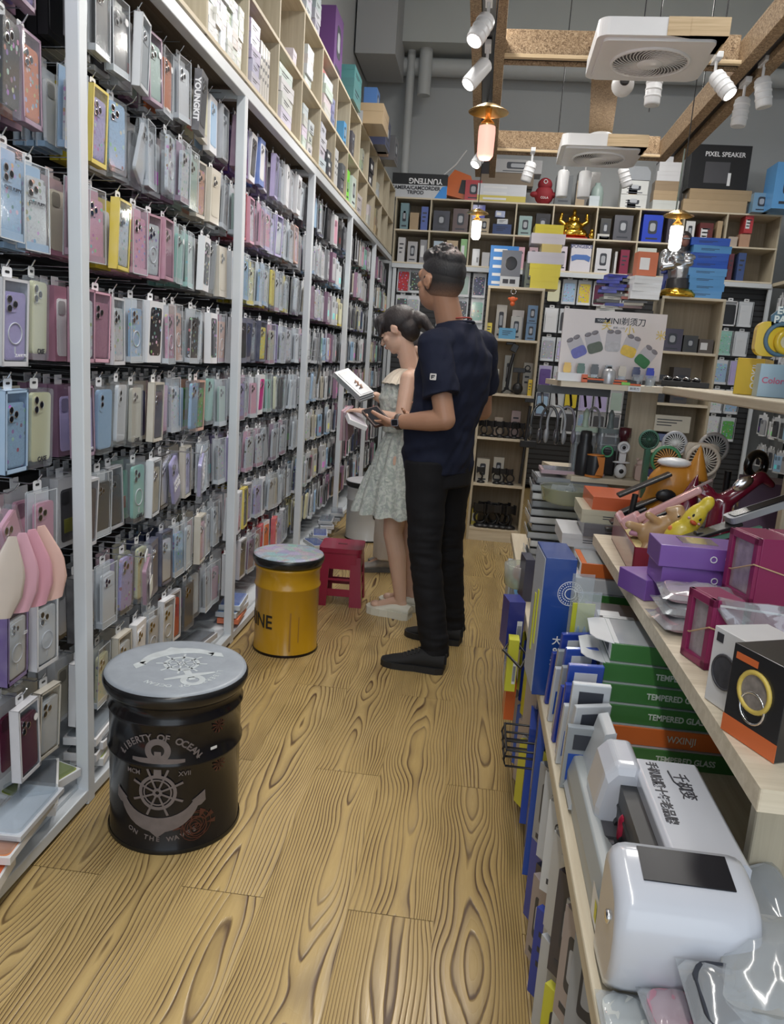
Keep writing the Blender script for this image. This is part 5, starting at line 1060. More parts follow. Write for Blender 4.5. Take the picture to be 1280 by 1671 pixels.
me.name = 'lettering'; o = O('lettering', me, fm, (.314 - .305, 1.055 - 1.0, .7584 - fmz), (0, 0, -PI / 2 - .03))
me = text_mesh('千机变', .024, INK, bold=.0002)
for v in me.vertices: v.co = (v.co.x, v.co.z, -v.co.y)
o = O('logo', me, fm, (.352 - .305, 1.075 - 1.0, .7584 - fmz), (0, 0, -PI / 2)); 
MB().tube([(.0, .0, 0), (.002, -.03, 0), (.012, -.05, 0), (.024, -.052, 0)], .0012, 5).obj('logo_swash', INK, fm, (.338 - .305, 1.115 - 1.0, .7588 - fmz))
m = MB(); m.add([(.2195, .925, .612), (.2195, .97, .612), (.2185, .97, .66), (.2185, .925, .66)], [(0, 1, 2, 3)]); fmo(m, 'warning_label', WHITE); m = MB(); m.add([(.2188, .93, .622), (.2188, .945, .622), (.2178, .945, .65), (.2178, .93, .65)], [(0, 1, 2, 3)]); fmo(m, 'warning_mark', M('warn_yellow', (.75, .7, .05), .5))
# bags and sleeves lying in front of the machine head
def bag(loc, w_, l, h, rot, label, fill, tint=.25):
    t = thing('parts_bag', label, 'bag', loc, 0, None, rot)
    N = 10; V = []; 
    for s in (1, -1):
        for i in range(N):
            for j in range(N):
                u, v = i / (N - 1) - .5, j / (N - 1) - .5; e = max(0, (1 - (2 * u) ** 4) * (1 - (2 * v) ** 4))
                V.append((u * w_, v * l, s * h * .5 * e + .012 * e * noise.noise(Vector((u * 7 + loc[0] * 50, v * 7, s)))))
    F = [(k * N * N + i * N + j, k * N * N + (i + 1) * N + j, k * N * N + (i + 1) * N + j + 1, k * N * N + i * N + j + 1) for k in (0, 1) for i in range(N - 1) for j in range(N - 1)]
    m = MB(); m.add(V, F, 0, True); m.obj('plastic_film', clear('bag_clear', op=.28, rough=.12, boost=2.5), t)
    if fill is not None: m = MB(); m.prism(rrect(w_ * .84, l * .84, .02, 5), -h * .25, h * .28); m.obj('contents', M('bagfill' + str(int(fill[0] * 99)) + str(int(fill[2] * 99)), fill, .5, var=.3), t, bevel=.004)
    return t
bag((.385, .795, .70), .12, .15, .05, (.25, -.2, -.3), 'large clear bag of grey foam pouches at the right of the machine head', (.30, .31, .31))
bag((.345, .765, .675), .12, .09, .05, (.35, .1, .15), 'clear bag of dark items in the bottom right corner', (.03, .035, .05)); bag((.285, .775, .64), .07, .08, .02, (0, 0, .1), 'bag of pink and white slips at the bottom edge right of the counter edge', (.5, .25, .32)); bag((.235, .79, .612), .06, .08, .014, (0, 0, 0), 'small crumpled bag of white pieces at the counter edge corner', (.6, .62, .6))
bag((.435, .93, .67), .09, .14, .05, (.5, -.3, .2), 'clear pouch leaning at the right behind the machine screen', (.36, .37, .38))
# ---- row of upright packs on the worktop edge
for k in range(13):
    y = 1.31 + .03 * k; c = rr.choice([(.02, .05, .35), (.55, .58, .62), (.03, .08, .42), (.3, .33, .36), (.5, .52, .55)])
    t = thing('upright_film_pack', f'{"blue" if c[0] < .1 else "grey white"} film pack standing on edge, {ORD[k]} from the film machine along the counter edge', 'film pack', (.245 + .004 * (k % 3), y, .601), rr.uniform(-.25, .1) + .25, 'film packs standing on the counter edge')
    MB().bx(-.035, .035, -.006, .006, 0, .13 + .03 * (k % 3)).obj('pack', M('fp' + str(int(c[0] * 99)), c, .25, coat=.6), t, rot=(.12, 0, 0), bevel=.002); MB().bx(-.022, .022, -.0075, -.006, .085 + .03 * (k % 3), .115 + .03 * (k % 3)).obj('barcode_label', PANW if c[0] < .1 else PANK, t, rot=(.12, 0, 0)); MB().bx(-.028, .028, -.0072, -.006, .02, .075).obj('printed_panel', M('fp_panel' + str(k % 3), [(.02, .08, .4), (.3, .34, .4), (.5, .5, .08)][k % 3], .35), t, rot=(.12, 0, 0))
t = thing('display_board', 'tall blue box board with white round emblem and Chinese characters standing on the counter', 'display board', (.185, 1.70, .601), .05)
MB().bx(0, .07, 0, .16, 0, .33).obj('board', M('deep_blue_print', (.01, .05, .25), .3, coat=.5), t, bevel=.001); MB().bx(-.001, 0, .005, .155, .005, .325).obj('side_face', M('pale_side', (.45, .5, .58), .4), t)
m = MB()
for k in range(26):
    a = 2 * PI * k / 26
    for r in (.012, .018, .024): m.box((.062 + r * math.cos(a), -.0008, .25 + r * math.sin(a)), (.0022, .001, .0022))
m.torus((.062, -.0004, .25), .028, .0008, 24, 4, ax='y'); m.obj('round_emblem', INKW, t)
for k, s in enumerate(('大视', '93%', '边框', '单手', '操作')): lettering(s, .022, INKW, t, (.055, -.0008, .135 - .025 * k), bold=.0003)
m = MB(); m.prism(rrect(.05, .13, .006, 3, .056, .085), -.0006, -.0002, 'y'); 
for k in range(5): t2 = MB().bx(-.003, -.001, .02 + .02 * k, .034 + .02 * k, .08 + .03 * (k % 3), .22 + .02 * (k % 3)).obj('yellow_tab', M('lime_print', (.6, .62, .04), .4), t) if k % 2 else None
t = thing('acrylic_stand', 'clear acrylic stand of teal pens and film cards beside the blue board', 'stand', (.255, 1.63, .7), .1)
MB().bx(0, .05, 0, .002, -.1, .18).bx(0, .05, .07, .072, -.1, .2).bx(0, .05, 0, .072, -.1, -.096).obj('acrylic', CLR, t)
for k in range(3): MB().tube([(.01 + .014 * k, .02, -.05), (.012 + .014 * k, .02, .08), (.012 + .014 * k, .02, .095)], [.005, .005, .001], 8).obj('pen', M('teal_pen', (.02, .25, .38), .3), t)
MB().bx(.0, .05, .04, .045, -.08, .14).obj('card', M('lime_print'), t)
# ---- packs hanging on the aisle side of the counter
SIDE = [(850, 896, 1105, 1330, .215, (.02, .07, .36), 'long blue hanging panel board under the counter edge', 'board'), (878, 902, 1250, 1420, .235, (.03, .05, .30), 'blue pack hanging low beside the film machine', 'p'), (884, 908, 1440, 1560, .24, (.03, .06, .28), 'navy pack hanging below the counter edge, nearer', 'p'),
        (872, 888, 1345, 1440, .235, (.45, .5, .55), 'pale clear pack hanging low under the blue one', 'p'), (890, 908, 1560, 1640, .24, (.6, .62, .64), 'white pack at the nearest lower counter side', 'p'), (896, 914, 1300, 1400, .25, (.25, .27, .3), 'grey pack hanging behind the blue ones', 'p'),
        (846, 868, 1190, 1290, .22, (.02, .07, .42), 'small blue packet sticking out by the black wire hooks', 'p'), (858, 872, 1290, 1350, .225, (.5, .52, .55), 'clear packet below the wire hooks', 'p')]
for k, (a0, a1, b0, b1, xx, c, lb, st) in enumerate(SIDE):
    p0 = atx(a0, b1, xx); p1 = atx(a1, b0, xx); y0, y1 = sorted((p0.y, p1.y)); z0 = max(.05, min(p0.z, p1.z)); z1 = min(.56, max(p0.z, p1.z)); w_ = max(.08, min(.3, y1 - y0)); 
    o = carton((xx + .012, (y0 + y1) / 2, z0), (w_, .018, max(.12, z1 - z0)), -PI / 2 + .1 * (k % 3 - 1), c, lb, 'film pack', style='tc' if k % 2 else 'pt', name='hanging_film_pack')
RB = random.Random(5)
for k in range(40):
    y = 1.02 + .05 * (k % 20) + (.4 if k % 20 > 12 else 0); z0 = (.30, .08)[k // 20]; c = RB.choice([(.02, .05, .34), (.03, .1, .45), (.5, .53, .57), (.6, .62, .64), (.3, .32, .35), (.6, .58, .05), (.04, .04, .06), (.35, .3, .3)])
    cn = {.02: 'navy blue', .03: 'blue', .5: 'grey clear', .6: 'white' if c[2] > .3 else 'yellow', .3: 'dark grey', .04: 'black', .35: 'brown grey'}[c[0]]
    gb(.222 - .01 * (k % 2), y + .04, z0 + RB.uniform(-.02, .02), .07, .016, .2, -PI / 2 + RB.uniform(.3, .9), c, f'{cn} thin film pack, {ORD[k % 20]} from the front, {("upper", "lower")[k // 20]} row on the counter side', style=RB.choice(['p', 'p', 't', '']), group='film packs on the aisle side of the counter', name='hanging_film_pack', cat='film pack')
t = thing('wire_hook_rack', 'black wire hooks sticking out toward the aisle below the counter', 'wire rack', (.2, 2.0, .33)); m = MB()
for k in range(4): m.tube([(.06, -.05 * k, 0), (-.045, -.05 * k, .0), (-.052, -.05 * k, .02), (-.045, -.05 * k, .045), (.06, -.05 * k, .045)], .003, 6)
m.tube([(-.05, 0, .02), (-.05, -.15, .02)], .003, 6); m.tube([(-.046, 0, .045), (-.046, -.15, .045)], .003, 6); m.obj('wire', BLACK, t)
t = thing('wire_loop', 'black triangular wire loop hanging off the counter edge', 'wire rack', (.19, 2.1, .5)); MB().tube([(0, 0, 0), (-.05, .05, .03), (-.02, .12, .05), (.02, .05, .02), (0, 0, 0)], .004, 6).obj('wire', BLACK, t)
# farther side items
for (x, y, z0, w_, d, h, rz, c, lb, st) in ((.17, 2.28, .30, .02, .24, .25, 0, (.6, .6, .6), 'white board with blue printed characters on the counter side', ''), (.19, 2.62, .36, .03, .2, .2, 0, (.05, .2, .42), 'blue box above and beyond the white printed board', 'p'), (.185, 2.95, .34, .03, .18, .22, 0, (.4, .44, .48), 'grey pack at the far counter side', 'p'),
                          (.155, 2.16, .40, .03, .05, .16, 0, (.62, .62, .05), 'lime pack with barcode on the counter side', 'c'), (.165, 2.22, .28, .03, .1, .12, 0, (.6, .13, .03), 'orange pack below the lime pack', ''), (.15, 2.24, .5, .05, .08, .15, .2, (.02, .03, .22), 'dark blue bag hanging at the counter corner', 'c'), (.2, 2.42, .6, .03, .1, .14, .1, (.05, .05, .08), 'black pack standing at the counter edge', '')):
    gb(x, y, z0, w_, d, h, rz, c, lb, style=st)
t = thing('printed_sign', 'blue characters printed on a white card at the counter side', 'sign', (.168, 2.40, .40), -PI / 2); lettering('限时活动\n买二送一', .035, M('print_blue'), t, (0, 0, 0), bold=.001); MB().bx(-.09, .09, 0, .0015, -.1, .08).obj('card', M('card_white', (.6, .6, .6), .5), t)
t = thing('hanging_basket', 'clear basket with an orange disc hanging at the counter edge', 'basket', (.2, 2.55, .66)); MB().lathe([(.04, -.05), (.055, -.04), (.06, .03), (.05, .03)], 20).obj('basket', clear('olive_clear'), t); MB().lathe([(.03, -.004), (.03, .004)], 20, ax='y').obj('disc', M('disc_orange', (.5, .2, .06), .4), t)
# ---- on the middle shelf
ZS = .881
t = thing('gadget_carton', 'black carton with gold ringed lens picture and orange base band at the shelf corner', 'box', (.410, .935, ZS), .42)
MB().bx(0, .12, 0, .095, 0, .125).obj('carton', M('black_carton', (.018, .018, .02), .3, coat=.4), t, bevel=.001); MB().bx(-.0008, .0, .0, .095, .0, .024).obj('orange_band', M('orange_band', (.62, .14, .04), .4), t); MB().bx(-.001, -.0, .05, .088, .106, .115).obj('orange_word_bar', M('orange_band'), t)
MB().torus((-.0012, .048, .074), .026, .0035, 28, 6, ax='x').obj('gold_ring', M('gold_print', (.6, .45, .1), .3), t); MB().lathe([(.023, -.0015), (0, -.0015)], 24, (0, .048, .074), ax='x', cap=False).obj('lens_picture', M('lens_print', (.25, .22, .2), .25, var=.6, vs_=60), t); MB().torus((-.001, .048, .052), .021, .002, 24, 5, ax='x').obj('silver_ring', CHROME, t)
t = thing('fan_carton', 'white carton with a black round fan picture between black and magenta boxes', 'box', (.400, 1.055, ZS), .35)
MB().bx(0, .09, 0, .07, 0, .115).obj('carton', M('white_carton', (.7, .7, .72), .3, coat=.4), t, bevel=.001); m = MB(); m.lathe([(.024, -.0012), (0, -.0012)], 24, (0, .036, .055), ax='x', cap=False); m.torus((-.001, .036, .055), .025, .002, 24, 5, ax='x'); m.obj('fan_picture', M('fan_print', (.05, .05, .06), .3, var=.5, vs_=80), t); MB().bx(-.001, 0, .048, .062, .095, .108).obj('black_mark', INK, t)
MG = M('magenta_box', (.25, .015, .09), .35, coat=.3)
def mag_box(x, y, z0, w_, d, h, rz, label, band=True):
    t = thing('magenta_gift_box', label, 'box', (x, y, z0), rz, 'magenta watch boxes'); e = .014
    m = MB(); m.bx(.002, w_, 0, d, 0, h); m.bx(-.006, .002, 0, d, 0, e); m.bx(-.006, .002, 0, d, h - e, h); m.bx(-.006, .002, 0, e, 0, h); m.bx(-.006, .002, d - e, d, 0, h); m.obj('carton', MG, t, bevel=.0015)
    MB().bx(.001, .003, e, d - e, e, h - e).obj('window', M('window_picture', (.35, .3, .33), .12, coat=1, var=.5, vs_=45), t)
    if band: MB().tube([(-.008, 0, h * .62), (-.008, d * .7, h * .4), (-.0, d, h * .35)], .0014, 6).tube([(-.008, -.001, h * .62), (w_, -.002, h * .45)], .0014, 6).obj('rubber_band', M('rubber_band', (.6, .42, .25), .5), t)
    return t
mag_box(.412, 1.235, ZS, .05, .075, .12, .28, 'small magenta box with clear window and rubber band on the shelf edge')
mag_box(.545, 1.43, ZS, .05, .09, .065, .2, 'dark magenta box under the large magenta pair', False); mag_box(.60, 1.44, ZS, .11, .09, .065, .2, 'right lower dark magenta box', False)
mag_box(.53, 1.41, ZS + .067, .065, .1, .125, .2, 'large magenta box with window, left of the stacked pair'); mag_box(.597, 1.425, ZS + .067, .11, .1, .125, .2, 'large magenta box right of the windowed one at the frame edge', False)
t = thing('zip_bag', 'clear zip bag standing over the small magenta box', 'bag', (.485, 1.22, ZS + .10), -.2); m = MB(); rs = [[(x * (.03 + .045 * min(1, f * 1.3)), y * .012 * (1 - f * .8) + .006 * math.sin(5 * x + 7 * f), f * .075 - .05) for x, y in [(math.cos(a), math.sin(a)) for a in [2 * PI * i / 16 for i in range(16)]]] for f in [k / 8 for k in range(9)]]
m.rings(rs, cap=False); m.obj('film', clear('zip_film', op=.2, rough=.08, boost=2.5), t); MB().box((0, 0, .012), (.14, .003, .003)).obj('zip_seal', M('zip_edge', (.6, .6, .62), .2), t)
gb(.52, 1.12, ZS, .12, .12, .06, .2, (.5, .52, .62), 'pale carton with a lilac top at the right frame edge behind the black box', style='l')
for k in range(3): bag((.45 + .005 * k, 1.45 + .01 * k, ZS + .014 + .024 * k), .16, .12, .03, (0, 0, .1 - .1 * k), f'clear bag of pinkish sleeves, {["lowest", "middle", "uppermost"][k]} of three in front of the purple boxes', (.55, .38, .42) if k != 1 else (.35, .33, .35))
PU = M('purple_box', (.20, .09, .38), .35, coat=.3)
def purp(x, y, z0, rz, label, top=False):
    t = thing('purple_gift_box', label, 'box', (x, y, z0), rz, 'purple watch boxes'); MB().bx(0, .17, 0, .11, 0, .045).obj('carton', PU, t, bevel=.0015)
    if top: MB().bx(.05, .12, .03, .09, .045, .0465).obj('window', M('window_picture'), t)
    MB().torus((.105, -.0008, .023), .006, .0013, 16, 5, ax='y').obj('logo_ring', INKW, t); lettering('KUMI\nK U', .007, INKW, t, (.135, -.0008, .023)); return t
purp(.385, 1.60, ZS, .35, 'lowest purple box turned askew under the pair'); purp(.40, 1.55, ZS + .046, .03, 'middle purple box of the three with a round white logo'); purp(.39, 1.545, ZS + .092, .0, 'top purple box with a dark clear window in its lid', True)
# red display tray with phone stands
t = thing('display_tray', 'dark red open box with cream lining holding animal phone stands', 'tray', (.395, 1.80, ZS), -.05)
m = MB(); m.bx(0, .2, 0, .003, 0, .07).bx(0, .003, 0, .4, 0, .07).bx(.197, .2, 0, .4, 0, .07).bx(0, .2, .397, .4, 0, .07).bx(0, .2, 0, .4, 0, .003); m.obj('box', M('dark_red_card', (.26, .03, .035), .25, coat=.6), t); MB().bx(.004, .196, .004, .396, .05, .055).obj('lining', M('cream_lining', (.65, .55, .25), .6), t)
PKM = M('pink_plastic', (.70, .40, .42), .35, coat=.3)
t = thing('phone_stand', 'pink folding phone stand leaning up from the left end of the red tray', 'phone stand', (.43, 1.98, .945), -.35)
MB().bx(-.01, .12, -.03, .03, 0, .012).obj('base', M('pink_mauve', (.55, .28, .42), .35), t, bevel=.004); MB().box((0, 0, 0), (.022, .05, .07)).obj('hinge', PKM, t, (.03, 0, .035), (0, .2, 0), bevel=.006)
m = MB(); m.box((0, 0, 0), (.17, .055, .018)); m.obj('arm', PKM, t, (.075, 0, .09), (0, -.62, 0), bevel=.005); MB().box((0, 0, 0), (.045, .05, .03)).box((-.02, 0, .02), (.012, .05, .03)).obj('cradle', PKM, t, (-.012, 0, .035), (0, -.62, 0), bevel=.006); MB().box((0, 0, 0), (.06, .03, .004)).obj('slot', M('slot_grey', (.25, .18, .18), .4), t, (.14, 0, .146), (0, -.62, 0))
def animal(loc, rz, label, body, ear, tilt, duck=False):
    t = thing('animal_phone_stand', label, 'phone stand', loc, rz, None, (0, tilt, rz)); m = MB()
    if duck:
        m.ell((0, 0, .0), (.034, .022, .045), 18); m.ell((0, 0, .05), (.024, .02, .045), 18); m.ell((.004, 0, .095), (.016, .014, .022), 14); m.ell((0, 0, -.04), (.03, .02, .03), 14)
    else:
        m.ell((0, 0, 0), (.03, .02, .05), 18); m.ell((0, 0, .055), (.026, .02, .026), 18); m.cap2((-.02, 0, .07), (-.03, 0, .045), .01, .008); m.cap2((.02, 0, .07), (.03, 0, .05), .01, .008); m.cap2((-.02, 0, -.03), (-.045, -.01, -.05), .012, .01); m.cap2((.02, 0, -.03), (.03, -.015, -.06), .012, .01); m.cap2((-.02, -.01, .01), (-.045, -.015, .0), .01, .009)
    b = remesh(m.obj('body', M(body[0], body[1], .35, coat=.4), t), .0035, 3); fz = .06 if duck else .058
    MB().ell((-.009, -.0205, fz), (.0026, .0015, .004), 8).ell((.009, -.0205, fz), (.0026, .0015, .004), 8).obj('eyes', BLACK, t); MB().ell((0, -.0235, fz - .014), (.009 if duck else .004, .005, .005), 10).obj('beak' if duck else 'nose', M('beak_red', (.6, .1, .03), .4) if duck else BLACK, t)
    if duck: MB().ell((-.013, -.018, fz - .01), (.004, .002, .003), 8).ell((.013, -.018, fz - .01), (.004, .002, .003), 8).obj('cheeks', PKM, t)
    return t
animal((.455, 1.86, .985), -.1, 'tan dog-like phone stand lying back in the red tray', ('tan_plastic', (.48, .30, .15)), None, .95); tag(MB().ell((0, 0, 0), (.012, .012, .012), 12).obj('pompom', M('orange_plush', (.75, .2, .05), .6), None, (.475, 1.80, 1.0)), 'orange ball at the tan dog stand', 'ornament')
animal((.492, 1.80, .985), -.1, 'yellow duck-faced banana-shaped phone stand leaning in the red tray', ('duck_yellow', (.80, .62, .05)), None, .5, True)
t = thing('phone_stand', 'grey framed black phone stand leaning to the upper right', 'phone stand', (.505, 1.73, .985), .15)
m = MB(); m.prism(rrect(.17, .05, .012, 5), 0, .014); m.obj('frame', M('grey_frame', (.33, .35, .38), .35), t, (.15, 0, .085), (0, -.38, .0), bevel=.003); MB().prism(rrect(.15, .034, .006, 4), .0142, .016).obj('screen', M('screen_black'), t, (.15, 0, .085), (0, -.38, 0)); MB().box((0, 0, 0), (.14, .045, .008)).obj('arm', BLACK, t, (.03, 0, .03), (0, -.38, 0), bevel=.002); MB().box((0, 0, 0), (.14, .012, .008)).obj('green_arm', M('mint_dark', (.13, .32, .24), .4), t, (.07, -.02, .03), (0, -.3, 0)); MB().bx(-.0, .1, -.025, .025, -.094, -.08).bx(.0, .02, -.01, .01, -.085, .03).obj('base', BLACK, t, bevel=.003)
t = thing('cable_bundle', 'yellow orange and green coiled bands right of the duck stand', 'cable', (.57, 1.80, .95)); MB().torus((0, 0, 0), .04, .004, 24, 6).obj('yellow_band', M('band_yellow', (.75, .5, .03), .4), t); MB().torus((.04, 0, .008), .035, .004, 24, 6).obj('orange_band', M('band_orange', (.6, .2, .04), .4), t); MB().torus((.06, 0, .014), .03, .004, 24, 6).obj('green_band', M('band_green', (.15, .45, .1), .4), t)
CR = M('crimson_gloss', (.16, .008, .03), .15, coat=1, var=.05)
t = thing('crimson_phone_holder', 'glossy crimson arm-shaped phone holder in the middle of the shelf', 'phone stand', (.67, 2.1, .885)); m = MB()
m.cap2((0, 0, .05), (0, 0, .14), .035, .028); m.cap2((0, 0, .14), (.09, 0, .22), .024, .016); m.cap2((0, 0, .14), (-.05, 0, .16), .022, .016); m.cap2((-.05, 0, .16), (-.075, 0, .17), .014, .012); m.cap2((-.03, 0, .17), (-.05, -.01, .185), .01, .008); m.cap2((.09, 0, .22), (.12, 0, .20), .016, .01); m.ell((0, 0, .02), (.05, .045, .02), 16)
remesh(m.obj('body', CR, t), .005, 3); MB().ell((.04, -.02, .2), (.03, .008, .016), 14, m=rotm(0, -.6, 0)).obj('silver_oval', CHROME, t)
t = thing('crimson_horn', 'dark crimson pointed cone behind the pink stand', 'ornament', (.60, 2.2, .95)); MB().lathe([(.035, 0), (.03, .05), (.012, .11), (0, .14)], 16).obj('cone', CR, t, rot=(0, .2, 0))
t = thing('silver_ball', 'silver dome behind the crimson holder', 'ornament', (.665, 2.28, 1.0)); MB().ell((0, 0, 0), (.038, .038, .038), 20).obj('dome', M('satin_silver', (.55, .55, .57), .35, .6), t); MB().tube([(0, 0, -.03), (0, 0, -.12)], .008, 8).obj('stem', BLACK, t)
# black stands clutter behind
for k, (x, y, dx, h, lb) in enumerate(((.47, 2.28, .1, .2, 'black folded phone stand reaching right behind the pink stand'), (.50, 2.32, .12, .13, 'black lower phone stand behind the red tray'), (.56, 2.27, .07, .12, 'black stand beside the orange figure'), (.44, 2.3, .05, .07, 'low black clamp at the end of the red tray'))):
    t = thing('phone_stand', lb, 'phone stand', (x, y, .885 if x > .6 else .885), 0); z0 = 0
    MB().bx(-.03, .05, -.03, -.0, 0, .012).obj('base', BLACK, t, bevel=.003); MB().tube([(0, -.015, .01), (.01, -.015, h * .6)], .009, 8).obj('column', BLACK, t); MB().box((0, 0, 0), (dx + .06, .04, .01)).obj('cradle', BLACK, t, (.03, -.015, h * .75), (0, -.5, 0), bevel=.003)
OG = M('amber_orange_plastic', (.62, .26, .03), .4, coat=.3)
t = thing('orange_character_fan', 'orange hooded handheld fan with a pointed ear behind the pink stand', 'fan', (.60, 2.33, .885)); m = MB(); m.ell((0, 0, .14), (.08, .05, .075), 22); m.ell((-.02, -.01, .05), (.06, .045, .06), 18); m.lathe([(.035, 0), (.02, .05), (.004, .1), (0, .105)], 14, (0.055, -.02, .17)); m.cap2((-.06, 0, .12), (-.09, 0, .05), .02, .015)
remesh(m.obj('body', OG, t), .005, 3); MB().ell((-.01, -.01, .215), (.05, .035, .015), 16).obj('white_cap', WHITE, t); MB().ell((-.03, -.048, .12), (.03, .01, .02), 12).obj('dark_face', BLACK, t)
t = thing('blue_cloth_bag', 'dark blue bag low behind the stands beside the flat boxes', 'bag', (.55, 2.62, .62)); MB().ell((0, 0, .12), (.11, .08, .13), 18).obj('bag', M('navy_cloth', (.02, .05, .18), .7, var=.3, bumpk=.4), t)
def fan(x, y, z, r, col, label, rim=None, ears=False, stem=True, base_z=.881, dark=(.07, .07, .08), grill=(.72, .72, .7), rz=0):
    t = thing('handheld_fan', label, 'fan', (x, y, base_z), rz, 'small handheld fans on the counter'); zz = z - base_z
    cm = M('fan_' + '_'.join(str(int(v * 99)) for v in col), col, .35, coat=.3)
    MB().torus((0, 0, zz), r, r * .14, 28, 8, ax='y').obj('rim', cm, t); MB().lathe([(r * .96, .012), (r * .5, .016), (0, .016)], 24, (0, 0, zz), ax='y', cap=False).obj('housing', M('fan_in' + str(int(dark[0] * 99)) + str(int(dark[2] * 99)), dark, .5), t)
    m = MB()
    for k in range(24):
        a = 2 * PI * k / 24; m.tube([(r * .28 * math.cos(a), -.006, zz + r * .28 * math.sin(a)), (r * .62 * math.cos(a + .06), -.008, zz + r * .62 * math.sin(a + .06)), (r * .95 * math.cos(a + .15), -.002, zz + r * .95 * math.sin(a + .15))], r * .032 + .0004, 4)
    m.lathe([(r * .28, -.006), (r * .26, -.011), (0, -.012)], 18, (0, 0, zz), ax='y'); m.obj('grille', M('fan_grill' + str(int(grill[0] * 99)) + str(int(grill[1] * 99)), grill, .35), t)
    if stem: MB().prism(rrect(r * .55, max(.03, zz - r), .006, 4, 0, (zz - r) / 2), -.012, .014, 'y').obj('handle', cm, t); MB().lathe([(r * .5, 0), (r * .48, .008), (0, .01)], 18).obj('foot', cm, t)
    if ears: MB().prism(rrect(r * 2.15, r * 2.4, r * .4, 6, 0, zz - r * .1), .018, .04, 'y').obj('square_back', cm, t)
    return t
fan(.608, 2.42, 1.147, .034, (.45, .45, .48), 'grey white round fan behind the orange-grilled one'); fan(.687, 2.38, 1.105, .046, (.66, .58, .48), 'cream square fan with a cream round grille, largest in front', ears=True, grill=(.74, .70, .62), dark=(.14, .12, .10)); fan(.575, 2.36, 1.10, .040, (.04, .2, .08), 'green rimmed fan with an orange grille', grill=(.6, .3, .08), dark=(.12, .08, .04)); fan(.735, 2.46, 1.14, .042, (.55, .52, .5), 'pale grey fan right of the cream square fan'); fan(.538, 2.45, 1.15, .028, (.05, .15, .1), 'small dark green fan at the left of the fan group', grill=(.03, .09, .06), dark=(.01, .02, .015))
t = thing('neck_ring', 'glossy black ring fan on a stem right of the pale fans', 'fan', (.785, 2.38, .881)); MB().torus((0, 0, .235), .034, .013, 30, 10, ax='y').obj('ring', M('gloss_black', (.01, .01, .012), .12, coat=1, var=0), t, rot=(0, .35, .5)); MB().tube([(-.02, 0, 0), (-.02, 0, .2)], .01, 10).obj('stem', BLACK, t)
t = thing('speaker_box', 'dusky purple speaker carton standing at the right of the middle shelf', 'box', (.74, 2.17, ZS), -.25); MB().bx(0, .28, 0, .16, 0, .20).obj('carton', M('dusky_purple', (.17, .11, .19), .4), t, bevel=.001); MB().bx(-.0008, 0, .05, .11, .12, .155).obj('gold_label', M('gold_print'), t); MB().bx(.16, .28, .0, .16, .2, .27).obj('dark_top_box', M('near_black', (.02, .018, .022), .5), t)
gb(.72, 1.75, ZS, .2, .1, .06, -.2, (.13, .02, .04), 'dark red low carton at the right behind the magenta boxes', style='p')
# ---- on the top shelf
ZT = 1.311
def tb(x, y, w_, d, h, rz, c, label, txt=None, tc=None, style=''):
    t = thing('toy_carton', label, 'box', (x, y, ZT), rz); MB().bx(0, w_, 0, d, 0, h).obj('carton', M('toy_' + '_'.join(str(int(v * 99)) for v in c), c, .35, coat=.3), t, bevel=.001)
    if txt: lettering(txt, h * .26, tc or INKW, t, (w_ * .5, -.0006, h * .5), bold=.0004)
    return t
t = tb(.712, 2.28, .07, .14, .10, -.5, (.72, .50, .04), 'yellow box with OOKII lettering, left end of the top shelf'); MB().bx(-.0008, 0, .0, .14, 0, .1).obj('tan_side', M('tan_side', (.42, .36, .12), .4), t); lettering('OOKII', .024, INKW, t, (.05, -.0008, .05), (0, -PI / 2, 0), .0004)
tb(.725, 2.13, .075, .07, .085, -.15, (.36, .50, .60), 'pale blue box with small red word between yellow and blue boxes', 'Colors', M('print_pinkred', (.6, .15, .25), .5)); t = tb(.755, 1.97, .12, .12, .11, -.35, (.16, .27, .58), 'blue box at the right end of the top shelf', style='l'); MB().bx(.06, .12, -.001, 0, 0, .11).obj('lilac_face', M('lilac_face', (.38, .36, .62), .4), t)
t = thing('egg_party_fan', 'yellow toy fan with a ringed eye and EGGY PARTY letters on the boxes', 'toy', (.785, 2.20, ZT + .101)); m = MB(); m.prism(rrect(.11, .09, .025, 6, -.01, .05), -.012, .012, 'y'); m.obj('body', M('toy_yellow', (.80, .52, .03), .3, coat=.5), t, bevel=.004)
MB().torus((.015, -.016, .045), .026, .009, 28, 8, ax='y').obj('ring', M('toy_yellow'), t); MB().lathe([(.02, -.018), (.0, -.018)], 22, (.015, 0, .045), ax='y', cap=False).obj('cream_disc', M('cream_disc', (.7, .6, .48), .4), t); MB().lathe([(.009, -.0195), (0, -.0195)], 18, (.015, 0, .045), ax='y', cap=False).obj('dark_pupil', BLACK, t); MB().prism(rrect(.06, .09, .02, 5, .085, .045), -.01, .01, 'y').obj('peach_body', M('toy_peach', (.72, .5, .32), .4), t)
MB().prism([(-.03, .08), (.05, .085), (.055, .12), (.03, .14), (-.01, .135), (-.035, .11)], -.012, -.006, 'y').obj('letter_plate', M('plate_blue', (.1, .18, .28), .4), t); lettering('EGGY\nPARTY', .026, INKW, t, (.012, -.0128, .112), bold=.001); MB().torus((-.0, -.013, .05), .04, .006, 24, 6, ax='y').obj('blue_arc', M('plate_blue'), t)
